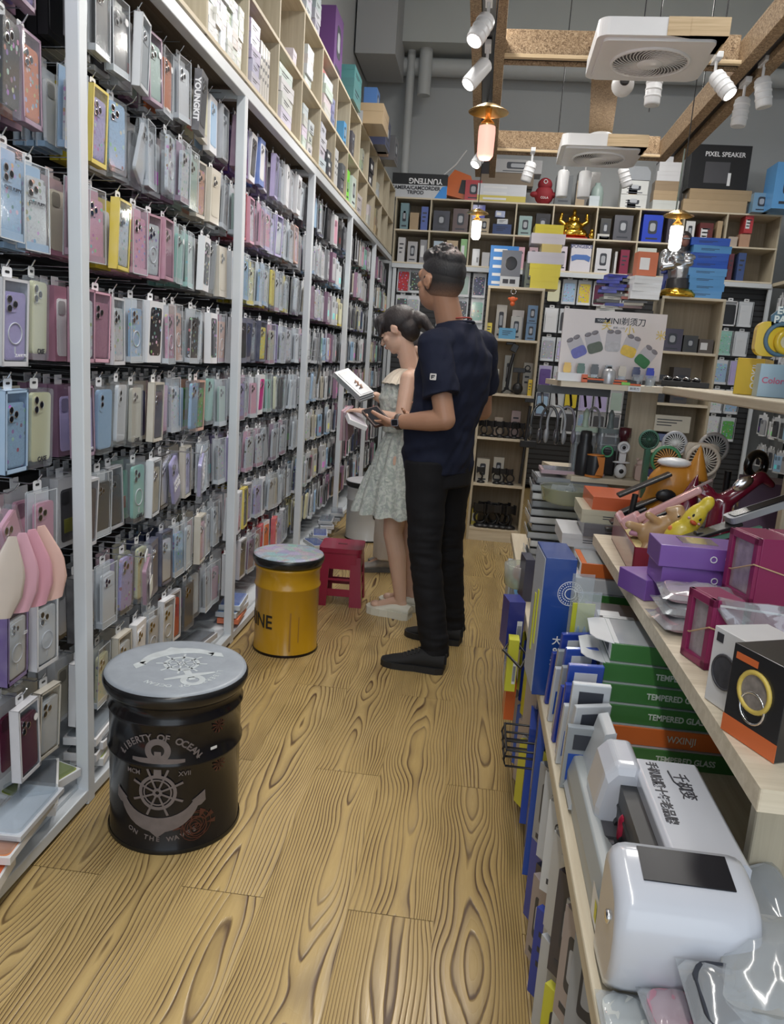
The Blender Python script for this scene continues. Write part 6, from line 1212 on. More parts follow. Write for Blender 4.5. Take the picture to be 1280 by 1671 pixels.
t = thing('lime_toy_fan', 'lime green toy with round knob at the right frame edge on the blue box', 'toy', (.83, 2.02, ZT + .111)); m = MB(); m.prism(rrect(.10, .17, .02, 6, .02, .085), -.015, .015, 'y'); m.ell((.01, 0, .175), (.012, .012, .012), 12); m.obj('body', M('toy_lime', (.2, .62, .04), .3, coat=.6), t, bevel=.004); MB().box((.03, -.016, .08), (.05, .003, .008)).obj('groove', M('dark_lime', (.08, .3, .02), .4), t); MB().ell((.03, -.018, .035), (.02, .006, .016), 14).obj('green_badge', M('badge_green', (.04, .4, .2), .3), t)
# ---- poster and shaver display on the rear shelf
t = thing('poster_stand', 'white poster with five drawn mini shavers and Chinese title on the rear shelf', 'poster', (.29, 2.98, 1.304), .04)
MB().bx(0, .375, 0, .012, .02, .262).obj('poster_board', M('poster_paper', (.70, .62, .60), .3, coat=.5, var=.02), t); MB().bx(-.005, .10, -.05, .012, 0, .03).obj('base_foot', WHITE, t)
lettering('MINI剃须刀', .030, INK, t, (.225, -.0008, .226), bold=.0002); MB().bx(.115, .168, -.0012, 0, .217, .234).obj('black_logo_bar', INK, t); lettering('YOOSE', .011, INKW, t, (.141, -.0014, .2255)); lettering('便携 | 小巧', .009, M('grey_print'), t, (.205, -.0008, .203))
for k, s in enumerate(('关', '小', '米')): lettering(s, .038, M('print_gold', (.75, .55, .12), .5), t, (.16 + .085 * k + (.03 if k == 2 else 0), -.0016, .208 - .012 * k))
for k, (x, z, a, c) in enumerate(((.06, .125, -.5, (.12, .12, .45)), (.12, .145, -.35, (.08, .10, .06)), (.19, .155, 0, (.5, .48, .5)), (.255, .14, .3, (.75, .5, .06)), (.315, .105, .6, (.03, .18, .06)))):
    T0 = MB(); T0.T = Matrix.Translation((x, 0, z)) @ Matrix.Rotation(a, 4, 'Y'); T0.prism(rrect(.055, .075, .014, 5), -.0012, -.0004, 'y'); T0.obj('printed_shaver', M('print_silver', (.5, .47, .5), .3), t)
    T0 = MB(); T0.T = Matrix.Translation((x, 0, z)) @ Matrix.Rotation(a, 4, 'Y'); T0.prism(rrect(.056, .038, .012, 4, 0, -.019), -.0018, -.0012, 'y'); T0.obj('printed_colour', M('print_c' + str(k), c, .3, var=.3, vs_=60), t)
    T0 = MB(); T0.T = Matrix.Translation((x, 0, z)) @ Matrix.Rotation(a, 4, 'Y'); T0.ell((-.013, -.001, .034), (.013, .0012, .008), 14); T0.ell((.013, -.001, .034), (.013, .0012, .008), 14); T0.obj('printed_blades', M('print_dark2', (.2, .18, .2), .3), t)
for k, (c, lb) in enumerate((((.75, .45, .03), 'yellow'), ((.02, .1, .05), 'dark green'), ((.02, .02, .02), 'black'), ((.3, .33, .36), 'grey'), ((.6, .52, .42), 'cream'), ((.02, .03, .12), 'navy'), ((.03, .06, .5), 'bright blue'))):
    t = thing('mini_shaver', f'{lb} mini shaver block in the row at the foot of the poster', 'shaver', (.32 + .05 * k, 2.955, 1.304 + .03), 0, 'mini shavers at the poster foot'); MB().prism(rrect(.028, .03, .006, 4, 0, .015), -.008, .008, 'y').obj('body', M('shv' + str(k), c, .3, coat=.5), t, bevel=.002); MB().prism(rrect(.024, .008, .003, 3, 0, .033), -.007, .007, 'y').obj('cap', M('shv' + str(k)), t); MB().bx(-.012, .012, -.01, .01, -.03, 0).obj('clear_plinth', CLR, t)
t = thing('shaver_stand', 'grey metal shaver standing in front of the poster middle', 'shaver', (.47, 2.93, 1.304)); MB().lathe([(.024, 0), (.027, .02), (.024, .045), (.012, .055), (0, .056)], 20).obj('body', M('satin_silver'), t); MB().lathe([(.008, .054), (.008, .062), (0, .063)], 12).obj('button', BLACK, t)
t = thing('tool_tray', 'black and orange tool tray lying before the poster', 'tray', (.385, 2.915, 1.304)); MB().bx(0, .2, 0, .03, 0, .018).obj('tray', BLACK, t, bevel=.003); MB().bx(-.01, .15, -.003, .0, .01, .016).bx(-.012, .008, -.003, .02, .0, .028).bx(.1, .2, -.004, -.001, 0, .006).obj('orange_trim', M('orange_red'), t, bevel=.001); MB().bx(.13, .16, -.01, .0, 0, .01).obj('green_piece', M('toy_lime'), t)
t = thing('price_tag', 'small white price tag on the shelf edge under the poster', 'price tag', (.56, 2.897, 1.292)); MB().bx(-.022, .022, -.004, -.002, -.009, .009).obj('tag', WHITE, t); lettering('剃须刀', .011, INK, t, (0, -.0045, 0))
for k in range(2): t = thing('glass_tumbler', f'{["left", "right"][k]} clear small cup at the right of the poster foot', 'cup', (.575 + .045 * k, 2.93, 1.304)); MB().lathe([(.015, .002), (.02, .04), (.0195, .04), (.0145, .004)], 20, cap=False).obj('glass', CLR, t)
t = thing('dark_tray', 'long dark tray of small black shavers right of the poster', 'tray', (.665, 2.95, 1.311)); MB().bx(0, .17, 0, .1, 0, .02).obj('tray', BLACK, t, bevel=.002)
for k in range(4): MB().ell((.03 + .035 * k, .05, .026), (.016, .03, .01), 12).obj('shaver', M('gloss_black'), t)
# ---- fan shelf below the poster
ZF = .951
def jar(x, y, label, col, h=.16, lid=(.42, .52, .42)):
    t = thing('plastic_jar', label, 'jar', (x, y, ZF)); MB().prism(rrect(.09, .07, .015, 5), 0, h, sm=False).obj('body', CLR, t); MB().prism(rrect(.096, .076, .016, 5), h, h + .018).obj('lid', M('lid' + str(int(lid[0] * 99)), lid, .35), t, bevel=.003); MB().prism(rrect(.07, .05, .01, 4), .004, h * .7).obj('contents', M('jar_fill' + str(int(col[0] * 99)), col, .4, var=.3, vs_=40), t)
    MB().lathe([(.014, h + .018), (.01, h + .05), (.013, h + .07), (.004, h + .09), (0, h + .09)], 12).obj('spout', M('lid' + str(int(lid[0] * 99))), t); return t
jar(.43, 3.10, 'clear jar with pale green lid and swan spout under the poster', (.10, .13, .12)); jar(.53, 3.12, 'clear jar with grey green lid beside the pale green one', (.10, .11, .12), lid=(.18, .22, .22))
t = thing('thermos', 'black rounded bottle standing in front of the green-lidded jar', 'bottle', (.425, 3.0, ZF)); MB().lathe([(.028, 0), (.03, .01), (.03, .11), (.022, .125), (.024, .15), (.02, .17), (0, .172)], 24).obj('body', BLACK, t)
t = thing('handheld_vacuum', 'black cylinder gadget with an orange curved stripe on the fan shelf', 'gadget', (.465, 2.975, ZF)); MB().lathe([(.032, .0), (.032, .08), (.03, .084), (0, .084)], 24).obj('body', BLACK, t); MB().lathe([(.034, 0), (.034, .008)], 24).lathe([(.033, .082), (.033, .086), (0, .087)], 24).obj('orange_rims', M('orange_red2', (.65, .22, .04), .4), t); MB().prism([(.0, .01), (.03, .01), (.03, .08), (.0, .08), (.012, .045)], -.036, -.028, 'y').obj('orange_stripe', M('orange_red2'), t)
t = thing('green_ring_gadget', 'dark gadget with a green ring behind the orange striped one', 'gadget', (.525, 3.03, ZF)); MB().bx(-.025, .025, 0, .03, 0, .1).obj('body', BLACK, t, bevel=.008); MB().torus((-.01, -.004, .095), .02, .004, 22, 6, ax='y').obj('ring', M('ring_green', (.1, .4, .2), .3), t)
t = thing('robot_fan', 'white two-part robot-shaped fan on the fan shelf', 'fan', (.565, 2.985, ZF)); MB().ell((0, 0, .028), (.024, .02, .028), 18).obj('body', WHITE, t); MB().ell((0, 0, .062), (.034, .012, .005), 14).obj('arms', WHITE, t); MB().prism(rrect(.024, .04, .006, 4, 0, .085), -.01, .01, 'y').obj('neck', WHITE, t); MB().torus((.0, -.012, .12), .018, .006, 22, 6, ax='y').lathe([(.02, -.006), (.02, .012)], 20, (0, 0, .12), ax='y').obj('fan_head', WHITE, t); MB().ell((0, -.02, .03), (.009, .004, .009), 12).ell((0, -.016, .12), (.007, .004, .007), 10).obj('dark_eye', BLACK, t)
t = thing('bear_fan', 'small pale pink bear-shaped gadget at the right of the fan shelf', 'fan', (.64, 2.99, ZF)); m = MB(); m.prism(rrect(.046, .058, .012, 5, 0, .029), -.02, .02, 'y'); m.ell((0, 0, .062), (.018, .016, .016), 14); m.ell((-.015, 0, .078), (.007, .006, .007), 10); m.ell((.015, 0, .078), (.007, .006, .007), 10); m.obj('body', M('pale_pink_plastic', (.62, .47, .42), .4), t, bevel=.004)
t = thing('dark_red_tube', 'dark red tube gadget standing between robot and column', 'gadget', (.575, 3.04, ZF)); MB().lathe([(.018, 0), (.018, .15), (.024, .155), (.024, .19), (0, .192)], 18).obj('body', M('wine_tube', (.07, .01, .02), .25, coat=.6), t)
# headphones hanging under the rear shelf, left end
for k, (x, c, lb) in enumerate(((.28, (.05, .05, .055), 'dark grey headphones'), (.31, (.30, .31, .33), 'chrome and grey headphones'), (.35, (.22, .21, .26), 'lilac grey headphones'), (.25, (.03, .03, .03), 'black headphones'), (.46, (.35, .36, .38), 'clear grey headphones'))):
    t = thing('headphones', lb + ' hanging below the left end of the rear shelf', 'headphones', (x, 3.0 + .03 * k, 1.12)); t.scale = (.75, .75, .8); hm = M('hp' + str(k), c, .2, coat=.6)
    MB().tube([(.0, .045 * math.cos(a), .02 + .085 * math.sin(a)) for a in [-.4 + .25 * q for q in range(17)]], .007, 8).obj('headband', hm, t, rot=(0, 0, 1.2 + .2 * k)); 
    for s in (-1, 1): MB().ell((0, .045 * s, -.04), (.025, .014, .036), 14).obj('ear_cup', hm, t, rot=(0, 0, 1.2 + .2 * k))
t = thing('hook_bar', 'dark bar with hooks carrying headphones under the rear shelf', 'hook bar', (.35, 3.1, 1.25)); MB().bx(-.12, .16, -.01, .01, .0, .03).obj('bar', BLACK, t)
for k in range(5): MB().tube([(-.1 + .055 * k, .0, 0), (-.1 + .055 * k, -.05, -.03), (-.1 + .055 * k, -.06, -.04)], .005, 6).obj('hook', BLACK, t)
# ---- armoured bust
t = thing('bust', 'silver armoured bust with crossed arms and dark hood on a gold rimmed pedestal', 'bust', (1.36, 5.93, 1.901)); m = MB(); S = 1.0
m.ell((0, 0, .17), (.085, .06, .07), 20); m.ell((0, 0, .26), (.12, .07, .075), 22); 
for s in (-1, 1): m.ell((s * .115, 0, .285), (.042, .045, .045), 16); m.cap2((s * .125, 0, .27), (s * .13, -.03, .20), .036, .028); m.cap2((s * .13, -.04, .20), (-s * .05, -.075, .235), .028, .02); m.ell((s * .045, -.06, .27), (.045, .025, .035), 14)
m.cap2((0, 0, .12), (0, 0, .2), .075, .09); remesh(m.obj('torso', M('gunmetal', (.42, .43, .45), .25, .85, var=.2, vs_=30), t), .006, 3)
m = MB(); m.ell((0, .005, .39), (.058, .055, .07), 20); m.cap2((0, .01, .33), (0, .02, .36), .05, .05); remesh(m.obj('hood', M('hood_dark', (.06, .05, .05), .35, .3), t), .006, 2); MB().ell((0, -.04, .385), (.03, .022, .04), 16).obj('face', M('bust_face', (.3, .14, .11), .5), t); MB().bx(-.025, .025, -.066, -.055, .392, .404).obj('eye_mask', M('gunmetal'), t, bevel=.003)
MB().lathe([(.07, .0), (.13, .0), (.135, .02), (.11, .05), (.09, .06)], 32).obj('pedestal_rim', M('gold', (.8, .5, .1), .2, 1), t); MB().lathe([(.09, .05), (.085, .12), (.08, .13), (0, .13)], 28).obj('pedestal', M('dark_pedestal', (.04, .04, .045), .3), t)
# ---------------------------------------------------------------- drum stools
def decal(mb, name, mat, parent, r=None, z0=0, cuts=3, flat=False, col=None):
    """thin artwork; r: wrapped round a drum of that radius, else laid on the lid"""
    me = mb.mesh(name, mat); bm = bmesh.new(); bm.from_mesh(me); bmesh.ops.triangulate(bm, faces=bm.faces)
    for _ in range(cuts):
        es = [e for e in bm.edges if e.calc_length() > .012]
        if es: bmesh.ops.subdivide_edges(bm, edges=es, cuts=1); bmesh.ops.triangulate(bm, faces=bm.faces)
    bm.to_mesh(me); bm.free()
    return O(name, wrapm(me, r, z0), parent)
def wrapm(me, r, z0):
    for v in me.vertices:
        x, y, z = v.co
        if r: q = r - y; a = x / r; v.co = (q * math.sin(a), -q * math.cos(a), z + z0)
        else: v.co = (x, z, z0 - y)
    me.update(); return me
def ann(m, cx, cz, r0, r1, t, n=30):
    for k in range(n):
        a, b = 2 * PI * k / n, 2 * PI * (k + 1) / n
        m.prism([(cx + r * math.cos(q), cz + r * math.sin(q)) for r, q in ((r0, a), (r1, a), (r1, b), (r0, b))], -t, 0, 'y')
def anchor_art(m, s=1.0, t=.0008):
    m.prism([(s * .026 * math.cos(a), s * (.105 + .026 * math.sin(a))) for a in [2 * PI * k / 24 for k in range(24)]], -t, 0, 'y') if False else None
    ann(m, 0, s * .112, s * .0135, s * .0265, t)
    m.prism([(-s * .008, s * .055), (s * .008, s * .055), (s * .007, s * .11), (-s * .007, s * .11)], -t, 0, 'y')
    m.prism([(-s * .055, s * .085), (0, s * .078), (s * .055, s * .085), (s * .055, s * .092), (0, s * .096), (-s * .055, s * .092)], -t * 1.2, 0, 'y')
    ann(m, 0, s * .018, s * .0325, s * .0395, t); ann(m, 0, s * .018, s * .0265, s * .0295, t); ann(m, 0, s * .018, s * .004, s * .010, t)
    for k in range(8):
        a = PI / 4 * k + .39; c, q = math.cos(a), math.sin(a)
        m.prism([(s * (c * .007 - q * .0018), s * (.018 + q * .007 + c * .0018)), (s * (c * .007 + q * .0018), s * (.018 + q * .007 - c * .0018)), (s * (c * .056 + q * .0025), s * (.018 + q * .056 - c * .0025)), (s * (c * .056 - q * .0025), s * (.018 + q * .056 + c * .0025))], -t, 0, 'y')
    out = []; N = 14
    for k in range(N + 1): a = PI + .28 + (PI - .56) * k / N; out.append((s * .088 * math.cos(a), s * (.005 + .078 * math.sin(a) - (.012 if k == N // 2 else 0))))
    inn = []
    for k in range(N + 1): a = PI + .28 + (PI - .56) * (N - k) / N; inn.append((s * .078 * math.cos(a), s * (.012 + .052 * math.sin(a))))
    for k in range(N): m.prism([out[k], out[k + 1], inn[N - k - 1], inn[N - k]], -t, 0, 'y')
    for q in (-1, 1): m.prism([(q * s * .098, s * .012), (q * s * .07, -s * .006), (q * s * .078, -s * .01), (q * s * .07, -s * .022), (q * s * .09, -s * .02), (q * s * .1, -s * .012)], -t, 0, 'y')
def arc_text(txt, size, rad, cx, cz, a0, a1, mat, parent, r, z0, up=True, bold=.0005):
    me_all = None; bm = bmesh.new()
    for k, ch in enumerate(txt):
        if ch == ' ': continue
        a = a0 + (a1 - a0) * k / max(1, len(txt) - 1); me = text_mesh(ch, size, mat, .0003, bold)
        rot = (PI / 2 - a) if up else (-PI / 2 - a)
        for v in me.vertices:
            x, y, z = v.co; c, s = math.cos(-rot), math.sin(-rot); v.co = (cx + rad * math.cos(a) + x * c - z * s, y, cz + rad * math.sin(a) + x * s + z * c)
        bm.from_mesh(me)
    me = bpy.data.meshes.new('lettering'); bm.to_mesh(me); bm.free(); me.materials.append(mat)
    return O('lettering', wrapm(me, r, z0), parent)
def drum(loc, r, h, label, col, lidcol, rz, ribs, lidfn=None, rough=.16, body='drum_body', rimcol=(.02, .02, .02)):
    t = thing('drum_stool', label, 'stool', loc, rz)
    prof = [(r - .006, .0), (r + .002, .002), (r + .002, .012), (r - .001, .016)]
    for z in ribs: prof += [(r - .001, z - .012), (r + .005, z - .003), (r + .005, z + .003), (r - .001, z + .012)]
    prof += [(r - .001, h - .05), (r + .003, h - .045), (r + .003, h - .03)]
    m = MB(); m.lathe(prof, 64, cap=False)
    def fn(nt, base, b):
        n = nz(nt, tco(nt, (1, 1, .5)), 9, 4, .6); s = ramp(nt, n, [(.62, (0, 0, 0)), (.72, (1, 1, 1))]); return mixc(nt, mth(nt, 'MULTIPLY', s, .12), base, (.3, .25, .2))
    m.obj('body', M('drum_' + label[:6], col, rough, coat=0 if label[0] == 'b' else .4, spec=.35 if label[0] == 'b' else .5, var=.05, fn=fn if label[0] != 'b' else None), t)
    MB().lathe([(r + .003, .0), (r + .005, .004), (r + .003, .012)], 64, cap=False).obj('bottom_rim', M('rim_' + label[:6], rimcol, .3, .4), t)
    MB().lathe([(r - .01, h - .05), (r + .008, h - .046), (r + .013, h - .036), (r + .017, h - .024), (r + .017, h - .014), (r + .012, h - .006), (r + .004, h - .003)], 64, cap=False).obj('lid_rim', M('lidrim_' + label[:6], (.012, .012, .013), .25), t)
    MB().lathe([(r + .0135, h - .009), (r + .010, h - .002), (r - .0, h), (r - .02, h + .001), (0, h + .001)], 64, cap=False).obj('seat_pad', M('pad_' + label[:6], lidcol, .42, coat=.05, var=.12, vs_=14, fn=lidfn), t)
    return t
def worn(nt, base, b):
    n = nz(nt, tco(nt), 14, 5, .7, .5); s = ramp(nt, n, [(.45, (0, 0, 0)), (.75, (1, 1, 1))]); return mixc(nt, mth(nt, 'MULTIPLY', s, .35), base, (.40, .44, .50))
def news(nt, base, b):
    v = tco(nt); n = nod(nt, 'ShaderNodeTexVoronoi'); nt.links.new(v, n.inputs['Vector']); n.inputs['Scale'].default_value = 26
    s = ramp(nt, nz(nt, v, 55, 3, .6, 3.5), [(.44, (0, 0, 0)), (.5, (1, 1, 1)), (.56, (0, 0, 0))]); c = mixc(nt, .18, base, n.outputs['Color']); return mixc(nt, mth(nt, 'MULTIPLY', s, .75), c, (.08, .11, .2))
bd = drum((-.767, 1.94, 0), .18, .465, 'black drum stool with anchor art and worn grey anchor lid, nearest on the floor', (.012, .011, .012), (.27, .30, .34), .12, (.258, .375), worn, .16)
ARTM = M('drum_art_grey', (.17, .145, .145), .45, var=.3, vs_=40)
m = MB(); anchor_art(m, 1.28); decal(m, 'anchor_print', ARTM, bd, .1806, .160)
arc_text('LIBERTY OF OCEAN', .026, .125, 0, .215, PI - .60, .60, ARTM, bd, .1808, 0, bold=.0007); arc_text('ON THE WAVES', .019, .20, .01, .245, PI + 1.12, 2 * PI - 1.12, ARTM, bd, .1806, 0, False, .0005)
for s_, x in (('MCM', -.068), ('XVII', .070)):
    me = text_mesh(s_, .018, ARTM, .0003, .0002); 
    for v in me.vertices: v.co.x += x
    O('lettering', wrapm(me, .1806, .235), bd)
for x, z in ((-.105, .283), (.105, .278)):
    m = MB(); m.prism([((.007 if k % 2 == 0 else .003) * math.cos(PI / 2 + PI * k / 5) + x, (.007 if k % 2 == 0 else .003) * math.sin(PI / 2 + PI * k / 5)) for k in range(10)], -.0006, 0, 'y'); decal(m, 'star_print', ARTM, bd, .1806, z, 1)
ROSE = M('faded_rose_print', (.07, .02, .016), .4, var=.6, vs_=60); m = MB()
for k in range(9): ann(m, .10 + .006 * math.cos(k * 2.4), .008 * math.sin(k * 2.4), .005 + .0042 * k, .0075 + .0042 * k, .0004, 16)
for k in range(6): a = PI * k / 5; m.prism([(.10 + .03 * math.cos(a), .02 * math.sin(a)), (.10 + .06 * math.cos(a + .1), .05 * math.sin(a + .1)), (.10 + .06 * math.cos(a - .2), .045 * math.sin(a - .2))], -.0004, 0, 'y')
decal(m, 'rose_print', ROSE, bd, .1806, .075, 2)
m = MB()
for (cx_, cz_) in ((.17, .235), (.165, .35)):
    for k in range(10): a = 2 * PI * k / 10 + cx_ * 9; m.prism([(cx_, cz_), (cx_ + .022 * math.cos(a), cz_ + .022 * math.sin(a)), (cx_ + .02 * math.cos(a + .25), cz_ + .02 * math.sin(a + .25))], -.0005, 0, 'y')
decal(m, 'flower_print', ROSE, bd, .1806, 0, 2)
m = MB(); m.prism(rrect(.02, .008, .001, 2, .15, .29), -.0006, 0, 'y'); decal(m, 'sticker', WHITE, bd, .1812, 0, 1)
LIDA = M('lid_art_pale', (.46, .50, .52), .5, var=.25, vs_=30); m = MB(); anchor_art(m, 1.25, .0006); o = decal(m, 'anchor_print', LIDA, bd, None, .4662); o.rotation_euler = (0, 0, PI + .5); o.location = (.0, .03, 0)
o = arc_text('LIBERTY OF OCEAN', .022, .11, 0, .03, PI - .5, .5, LIDA, bd, None, .4664); o.rotation_euler = (0, 0, PI + .5)
yd = drum((-.785, 3.30, 0), .145, .452, 'mustard yellow drum stool with stencilled letters and a newsprint patterned lid', (.50, .27, .01), (.34, .37, .42), .2, (.31, .395), news, .3, rimcol=(.015, .01, .01))
STM = M('stencil_black', (.02, .015, .01), .6); me = text_mesh('MARINE', .088, STM, .0004, .0012, sx=.85)
for v in me.vertices: v.co.x -= .192
O('lettering', wrapm(me, .1458, .155), yd)
m = MB(); m.bx(.02, .027, -.0005, 0, -.1, .08).bx(.06, .064, -.0005, 0, -.06, .06); decal(m, 'scratch', M('scratch_brown', (.33, .17, .03), .7), yd, .1453, .13, 3)
wd = drum((-.735, 5.58, 0), .165, .44, 'white drum stool with a letter U, behind the woman', (.52, .53, .54), (.50, .50, .53), .45, (.3, .39), None, .35, rimcol=(.03, .03, .03))
me = text_mesh('U.S', .09, STM, .0004, .0012, sx=.85)
for v in me.vertices: v.co.x += .03
O('lettering', wrapm(me, .1658, .2), wd)
# red plastic stool
RP = M('red_plastic', (.26, .012, .045), .35, coat=.3)
st_ = thing('plastic_stool', 'dark red plastic stool with cut-out sides between the yellow drum and the woman', 'stool', (-.665, 4.06, 0), .06)
m = MB(); m.prism(rrect(.235, .235, .03, 5), .295, .32); o = m.obj('seat', RP, st_, bevel=.008)
MB().box((0, 0, .3195), (.05, .022, .004)).obj('seat_slot', M('slot_dark', (.08, .01, .015), .6), st_)
m = MB(); m.prism(rrect(.225, .225, .03, 5), .27, .297); m.obj('skirt', RP, st_, bevel=.003)
for i in (-1, 1):
    for j in (-1, 1):
        m = MB(); m.rings([[(i * (.125 - .0) + dx * i, j * .125 + dy * j, 0) for dx, dy in ((-.062, .005), (.005, .005), (.005, -.062), (-.004, -.062), (-.008, -.008), (-.062, -.004))], [(i * .105 + dx * i, j * .105 + dy * j, .275) for dx, dy in ((-.05, .005), (.005, .005), (.005, -.05), (-.004, -.05), (-.008, -.008), (-.05, -.004))]], sm=False); m.obj('leg', RP, st_)
for k in range(4):
    a = PI / 2 * k; m = MB(); m.T = Matrix.Rotation(a, 4, 'Z'); m.bx(-.092, .092, -.120, -.114, .055, .095).bx(-.09, .09, -.117, -.111, .142, .154).bx(-.088, .088, -.113, -.107, .205, .285); m.obj('rail', RP, st_)
# ---------------------------------------------------------------- people
SKIN = {}
def skin(name, c):
    def fn(nt, base, b):
        n = nz(nt, tco(nt), 30, 3); return mixc(nt, mth(nt, 'MULTIPLY', n, .3), base, (c[0] * .9, c[1] * .7, c[2] * .65))
    m = M(name, c, .5, var=.05, fn=fn); m.node_tree.nodes['Principled BSDF'].inputs['Subsurface Weight'].default_value = .08
    m.node_tree.nodes['Principled BSDF'].inputs['Subsurface Radius'].default_value = (.02, .008, .004); return m
def hand(m, W, D, N, side, s=1, curl=.6, spreadk=1.0):
    """W wrist, D finger direction, N palm normal (towards what is held), side: thumb direction sign"""
    W = Vector(W); D = Vector(D).normalized(); N = Vector(N); N = (N - D * N.dot(D)).normalized(); S = D.cross(N) * side
    R_ = Matrix((S, D, N)).transposed()
    m.ell(W + D * .045 * s, (.037 * s, .052 * s, .0145 * s), 14, m=R_)
    for k, L in enumerate((.078, .086, .080, .062)):
        b = W + D * .083 * s + S * (.027 - .018 * k) * s; p = b; d = D + S * (.10 - .07 * k) * spreadk; d.normalize()
        m.cap2(W + D * .045 * s + S * (.02 - .014 * k) * s, b, .0105 * s, .0098 * s, 10)
        for q, f in enumerate((.42, .33, .25)):
            d = (d + N * curl * (.25 + .3 * q)).normalized(); p2 = p + d * L * f * s
            m.cap2(p, p2, (.0092 - .0009 * q) * s, (.0084 - .001 * q) * s, 10); p = p2
    b = W + D * .022 * s + S * .026 * s; d = (D * .55 + S * .75 + N * .35).normalized(); p = b + d * .045 * s
    m.cap2(b - d * .01, p, .0135 * s, .0105 * s, 10); d = (D * .85 + S * .3 + N * .5).normalized(); p2 = p + d * .034 * s; m.cap2(p, p2, .0102 * s, .0085 * s, 10)
def headm(m, C, rot, s=1, w=.075):
    """head facing local -Y"""
    Rm = Matrix.Translation(Vector(C)) @ Euler(rot).to_matrix().to_4x4(); T = m.T; m.T = T @ Rm @ Matrix.Scale(s, 4)
    m.ell((0, .012, .03), (w, .098, .088), 28); m.ell((0, -.02, -.035), (w * .80, .068, .072), 24); m.ell((0, -.058, -.078), (.026, .022, .018), 14)
    m.ell((0, -.072, .03), (w * .72, .02, .03), 16); m.cap2((0, -.086, .012), (0, -.104, -.018), .008, .0125); m.ell((-.012, -.094, -.02), (.008, .008, .007), 10); m.ell((.012, -.094, -.02), (.008, .008, .007), 10)
    m.ell((0, -.086, -.044), (.022, .011, .006), 12); m.ell((0, -.083, -.054), (.018, .011, .007), 12)
    for q in (-1, 1):
        m.ell((q * .028, -.075, .012), (.014, .012, .009), 10); m.ell((q * .042, -.06, -.012), (.02, .018, .016), 10)
        m.ell((q * (w + .004), .012, .002), (.008, .019, .031), 14, m=Euler((.15, q * .2, q * -.35)).to_matrix()); m.torus((q * (w + .009), .014, .004), .017, .0045, 18, 6, ax='x')
    m.T = T; return Rm
def local(root, p): return root.matrix_world.inverted() @ Vector(p)
def mkroot(label, loc, fwd, group=None):
    th = math.atan2(fwd[0], -fwd[1]); t = thing('person', label, 'person', loc, th); t.matrix_world = Matrix.Translation(loc) @ Matrix.Rotation(th, 4, 'Z'); return t
def wr(k=14, a=.004, seed=0, zs=1.0):
    return lambda c, n: a * noise.noise(Vector((c.x * k + seed, c.y * k, c.z * k * zs))) + a * .5 * noise.noise(Vector((c.x * k * 2.3, c.y * k * 2.3 + seed, c.z * k * 2.1 * zs)))
# ---- the man
man = mkroot('man in navy t-shirt and black trousers seen from behind, looking at the case wall', (-.14, 3.42, 0), (-.82, .57))
L_ = lambda p: local(man, p)
P = dict(hipL=(-.20, 3.345, .93), hipR=(-.10, 3.49, .93), kneeL=(-.17, 3.30, .50), kneeR=(-.08, 3.55, .50), ankL=(-.095, 3.235, .10), ankR=(-.03, 3.60, .10), chest=(-.115, 3.43, 1.26), shL=(-.20, 3.265, 1.405), shR=(.0, 3.595, 1.42), elL=(-.125, 3.20, 1.105), elR=(.03, 3.74, 1.12), wrL=(-.335, 3.285, 1.075), wrR=(-.20, 3.66, 1.09), nk=(-.125, 3.425, 1.47), hd=(-.205, 3.40, 1.662))
P = {k: L_(v) for k, v in P.items()}
MSK = skin('skin_tan', (.40, .22, .14))
m = MB(); m.cap2(P['nk'] + Vector((0, .0, -.04)), P['hd'] + Vector((0, .03, -.04)), .062, .056, 18)
m.cap2(P['nk'] + Vector((0, .01, -.14)), P['nk'] + Vector((.0, .0, -.5)), .075, .08, 18)
for s in 'LR':
    m.cap2(P['nk'] + Vector((0, .01, -.08)), P['sh' + s], .04, .045); m.cap2(P['sh' + s], P['el' + s], .048, .043, 16); m.cap2(P['el' + s], P['el' + s].lerp(P['wr' + s], .3), .043, .045, 16); m.cap2(P['el' + s].lerp(P['wr' + s], .3), P['wr' + s], .045, .029, 16)
    m.cap2(P['hip' + s], P['knee' + s], .065, .045, 14); m.cap2(P['knee' + s], P['ank' + s], .045, .035, 14); m.cap2(P['ank' + s], P['ank' + s] + Vector((0, -.03, -.05)), .03, .022)
m.cap2(P['hipL'], P['hipR'], .07, .07); m.cap2(P['nk'] + Vector((0, 0, -.5)), (P['hipL'] + P['hipR']) / 2, .07, .07)
hrot = (-.12, 0, -.10); headm(m, P['hd'], hrot, 1.04, .078)
hand(m, P['wrL'], L_((-.40, 3.335, 1.06)) - P['wrL'], (-.1, .2, .5), -1, 1.05, .75); hand(m, P['wrR'], L_((-.32, 3.58, 1.07)) - P['wrR'], (.1, .2, .5), 1, 1.05, .7)
remesh(m.obj('body', MSK, man), .0048, 2)
m = MB(); R0 = Matrix.Translation(P['hd']) @ Euler(hrot).to_matrix().to_4x4() @ Matrix.Scale(1.04, 4); m.T = R0
m.ell((0, .016, .052), (.079, .101, .084), 30); m.ell((0, -.03, .10), (.066, .06, .045), 20); m.ell((0, .05, .10), (.062, .055, .042), 20)
rh = random.Random(4)
for k in range(150):
    a = rh.uniform(0, 2 * PI); e = rh.uniform(.45, 1.5); c = Vector((.070 * math.cos(a) * math.cos(e), .014 + .09 * math.sin(a) * math.cos(e), .058 + .085 * math.sin(e))); d = Vector((math.cos(a) * math.cos(e) * .6, math.sin(a) * math.cos(e) * .6 - .3, math.sin(e))).normalized(); m.cap2(c, c + d * rh.uniform(.012, .026), .009, .002, 6)
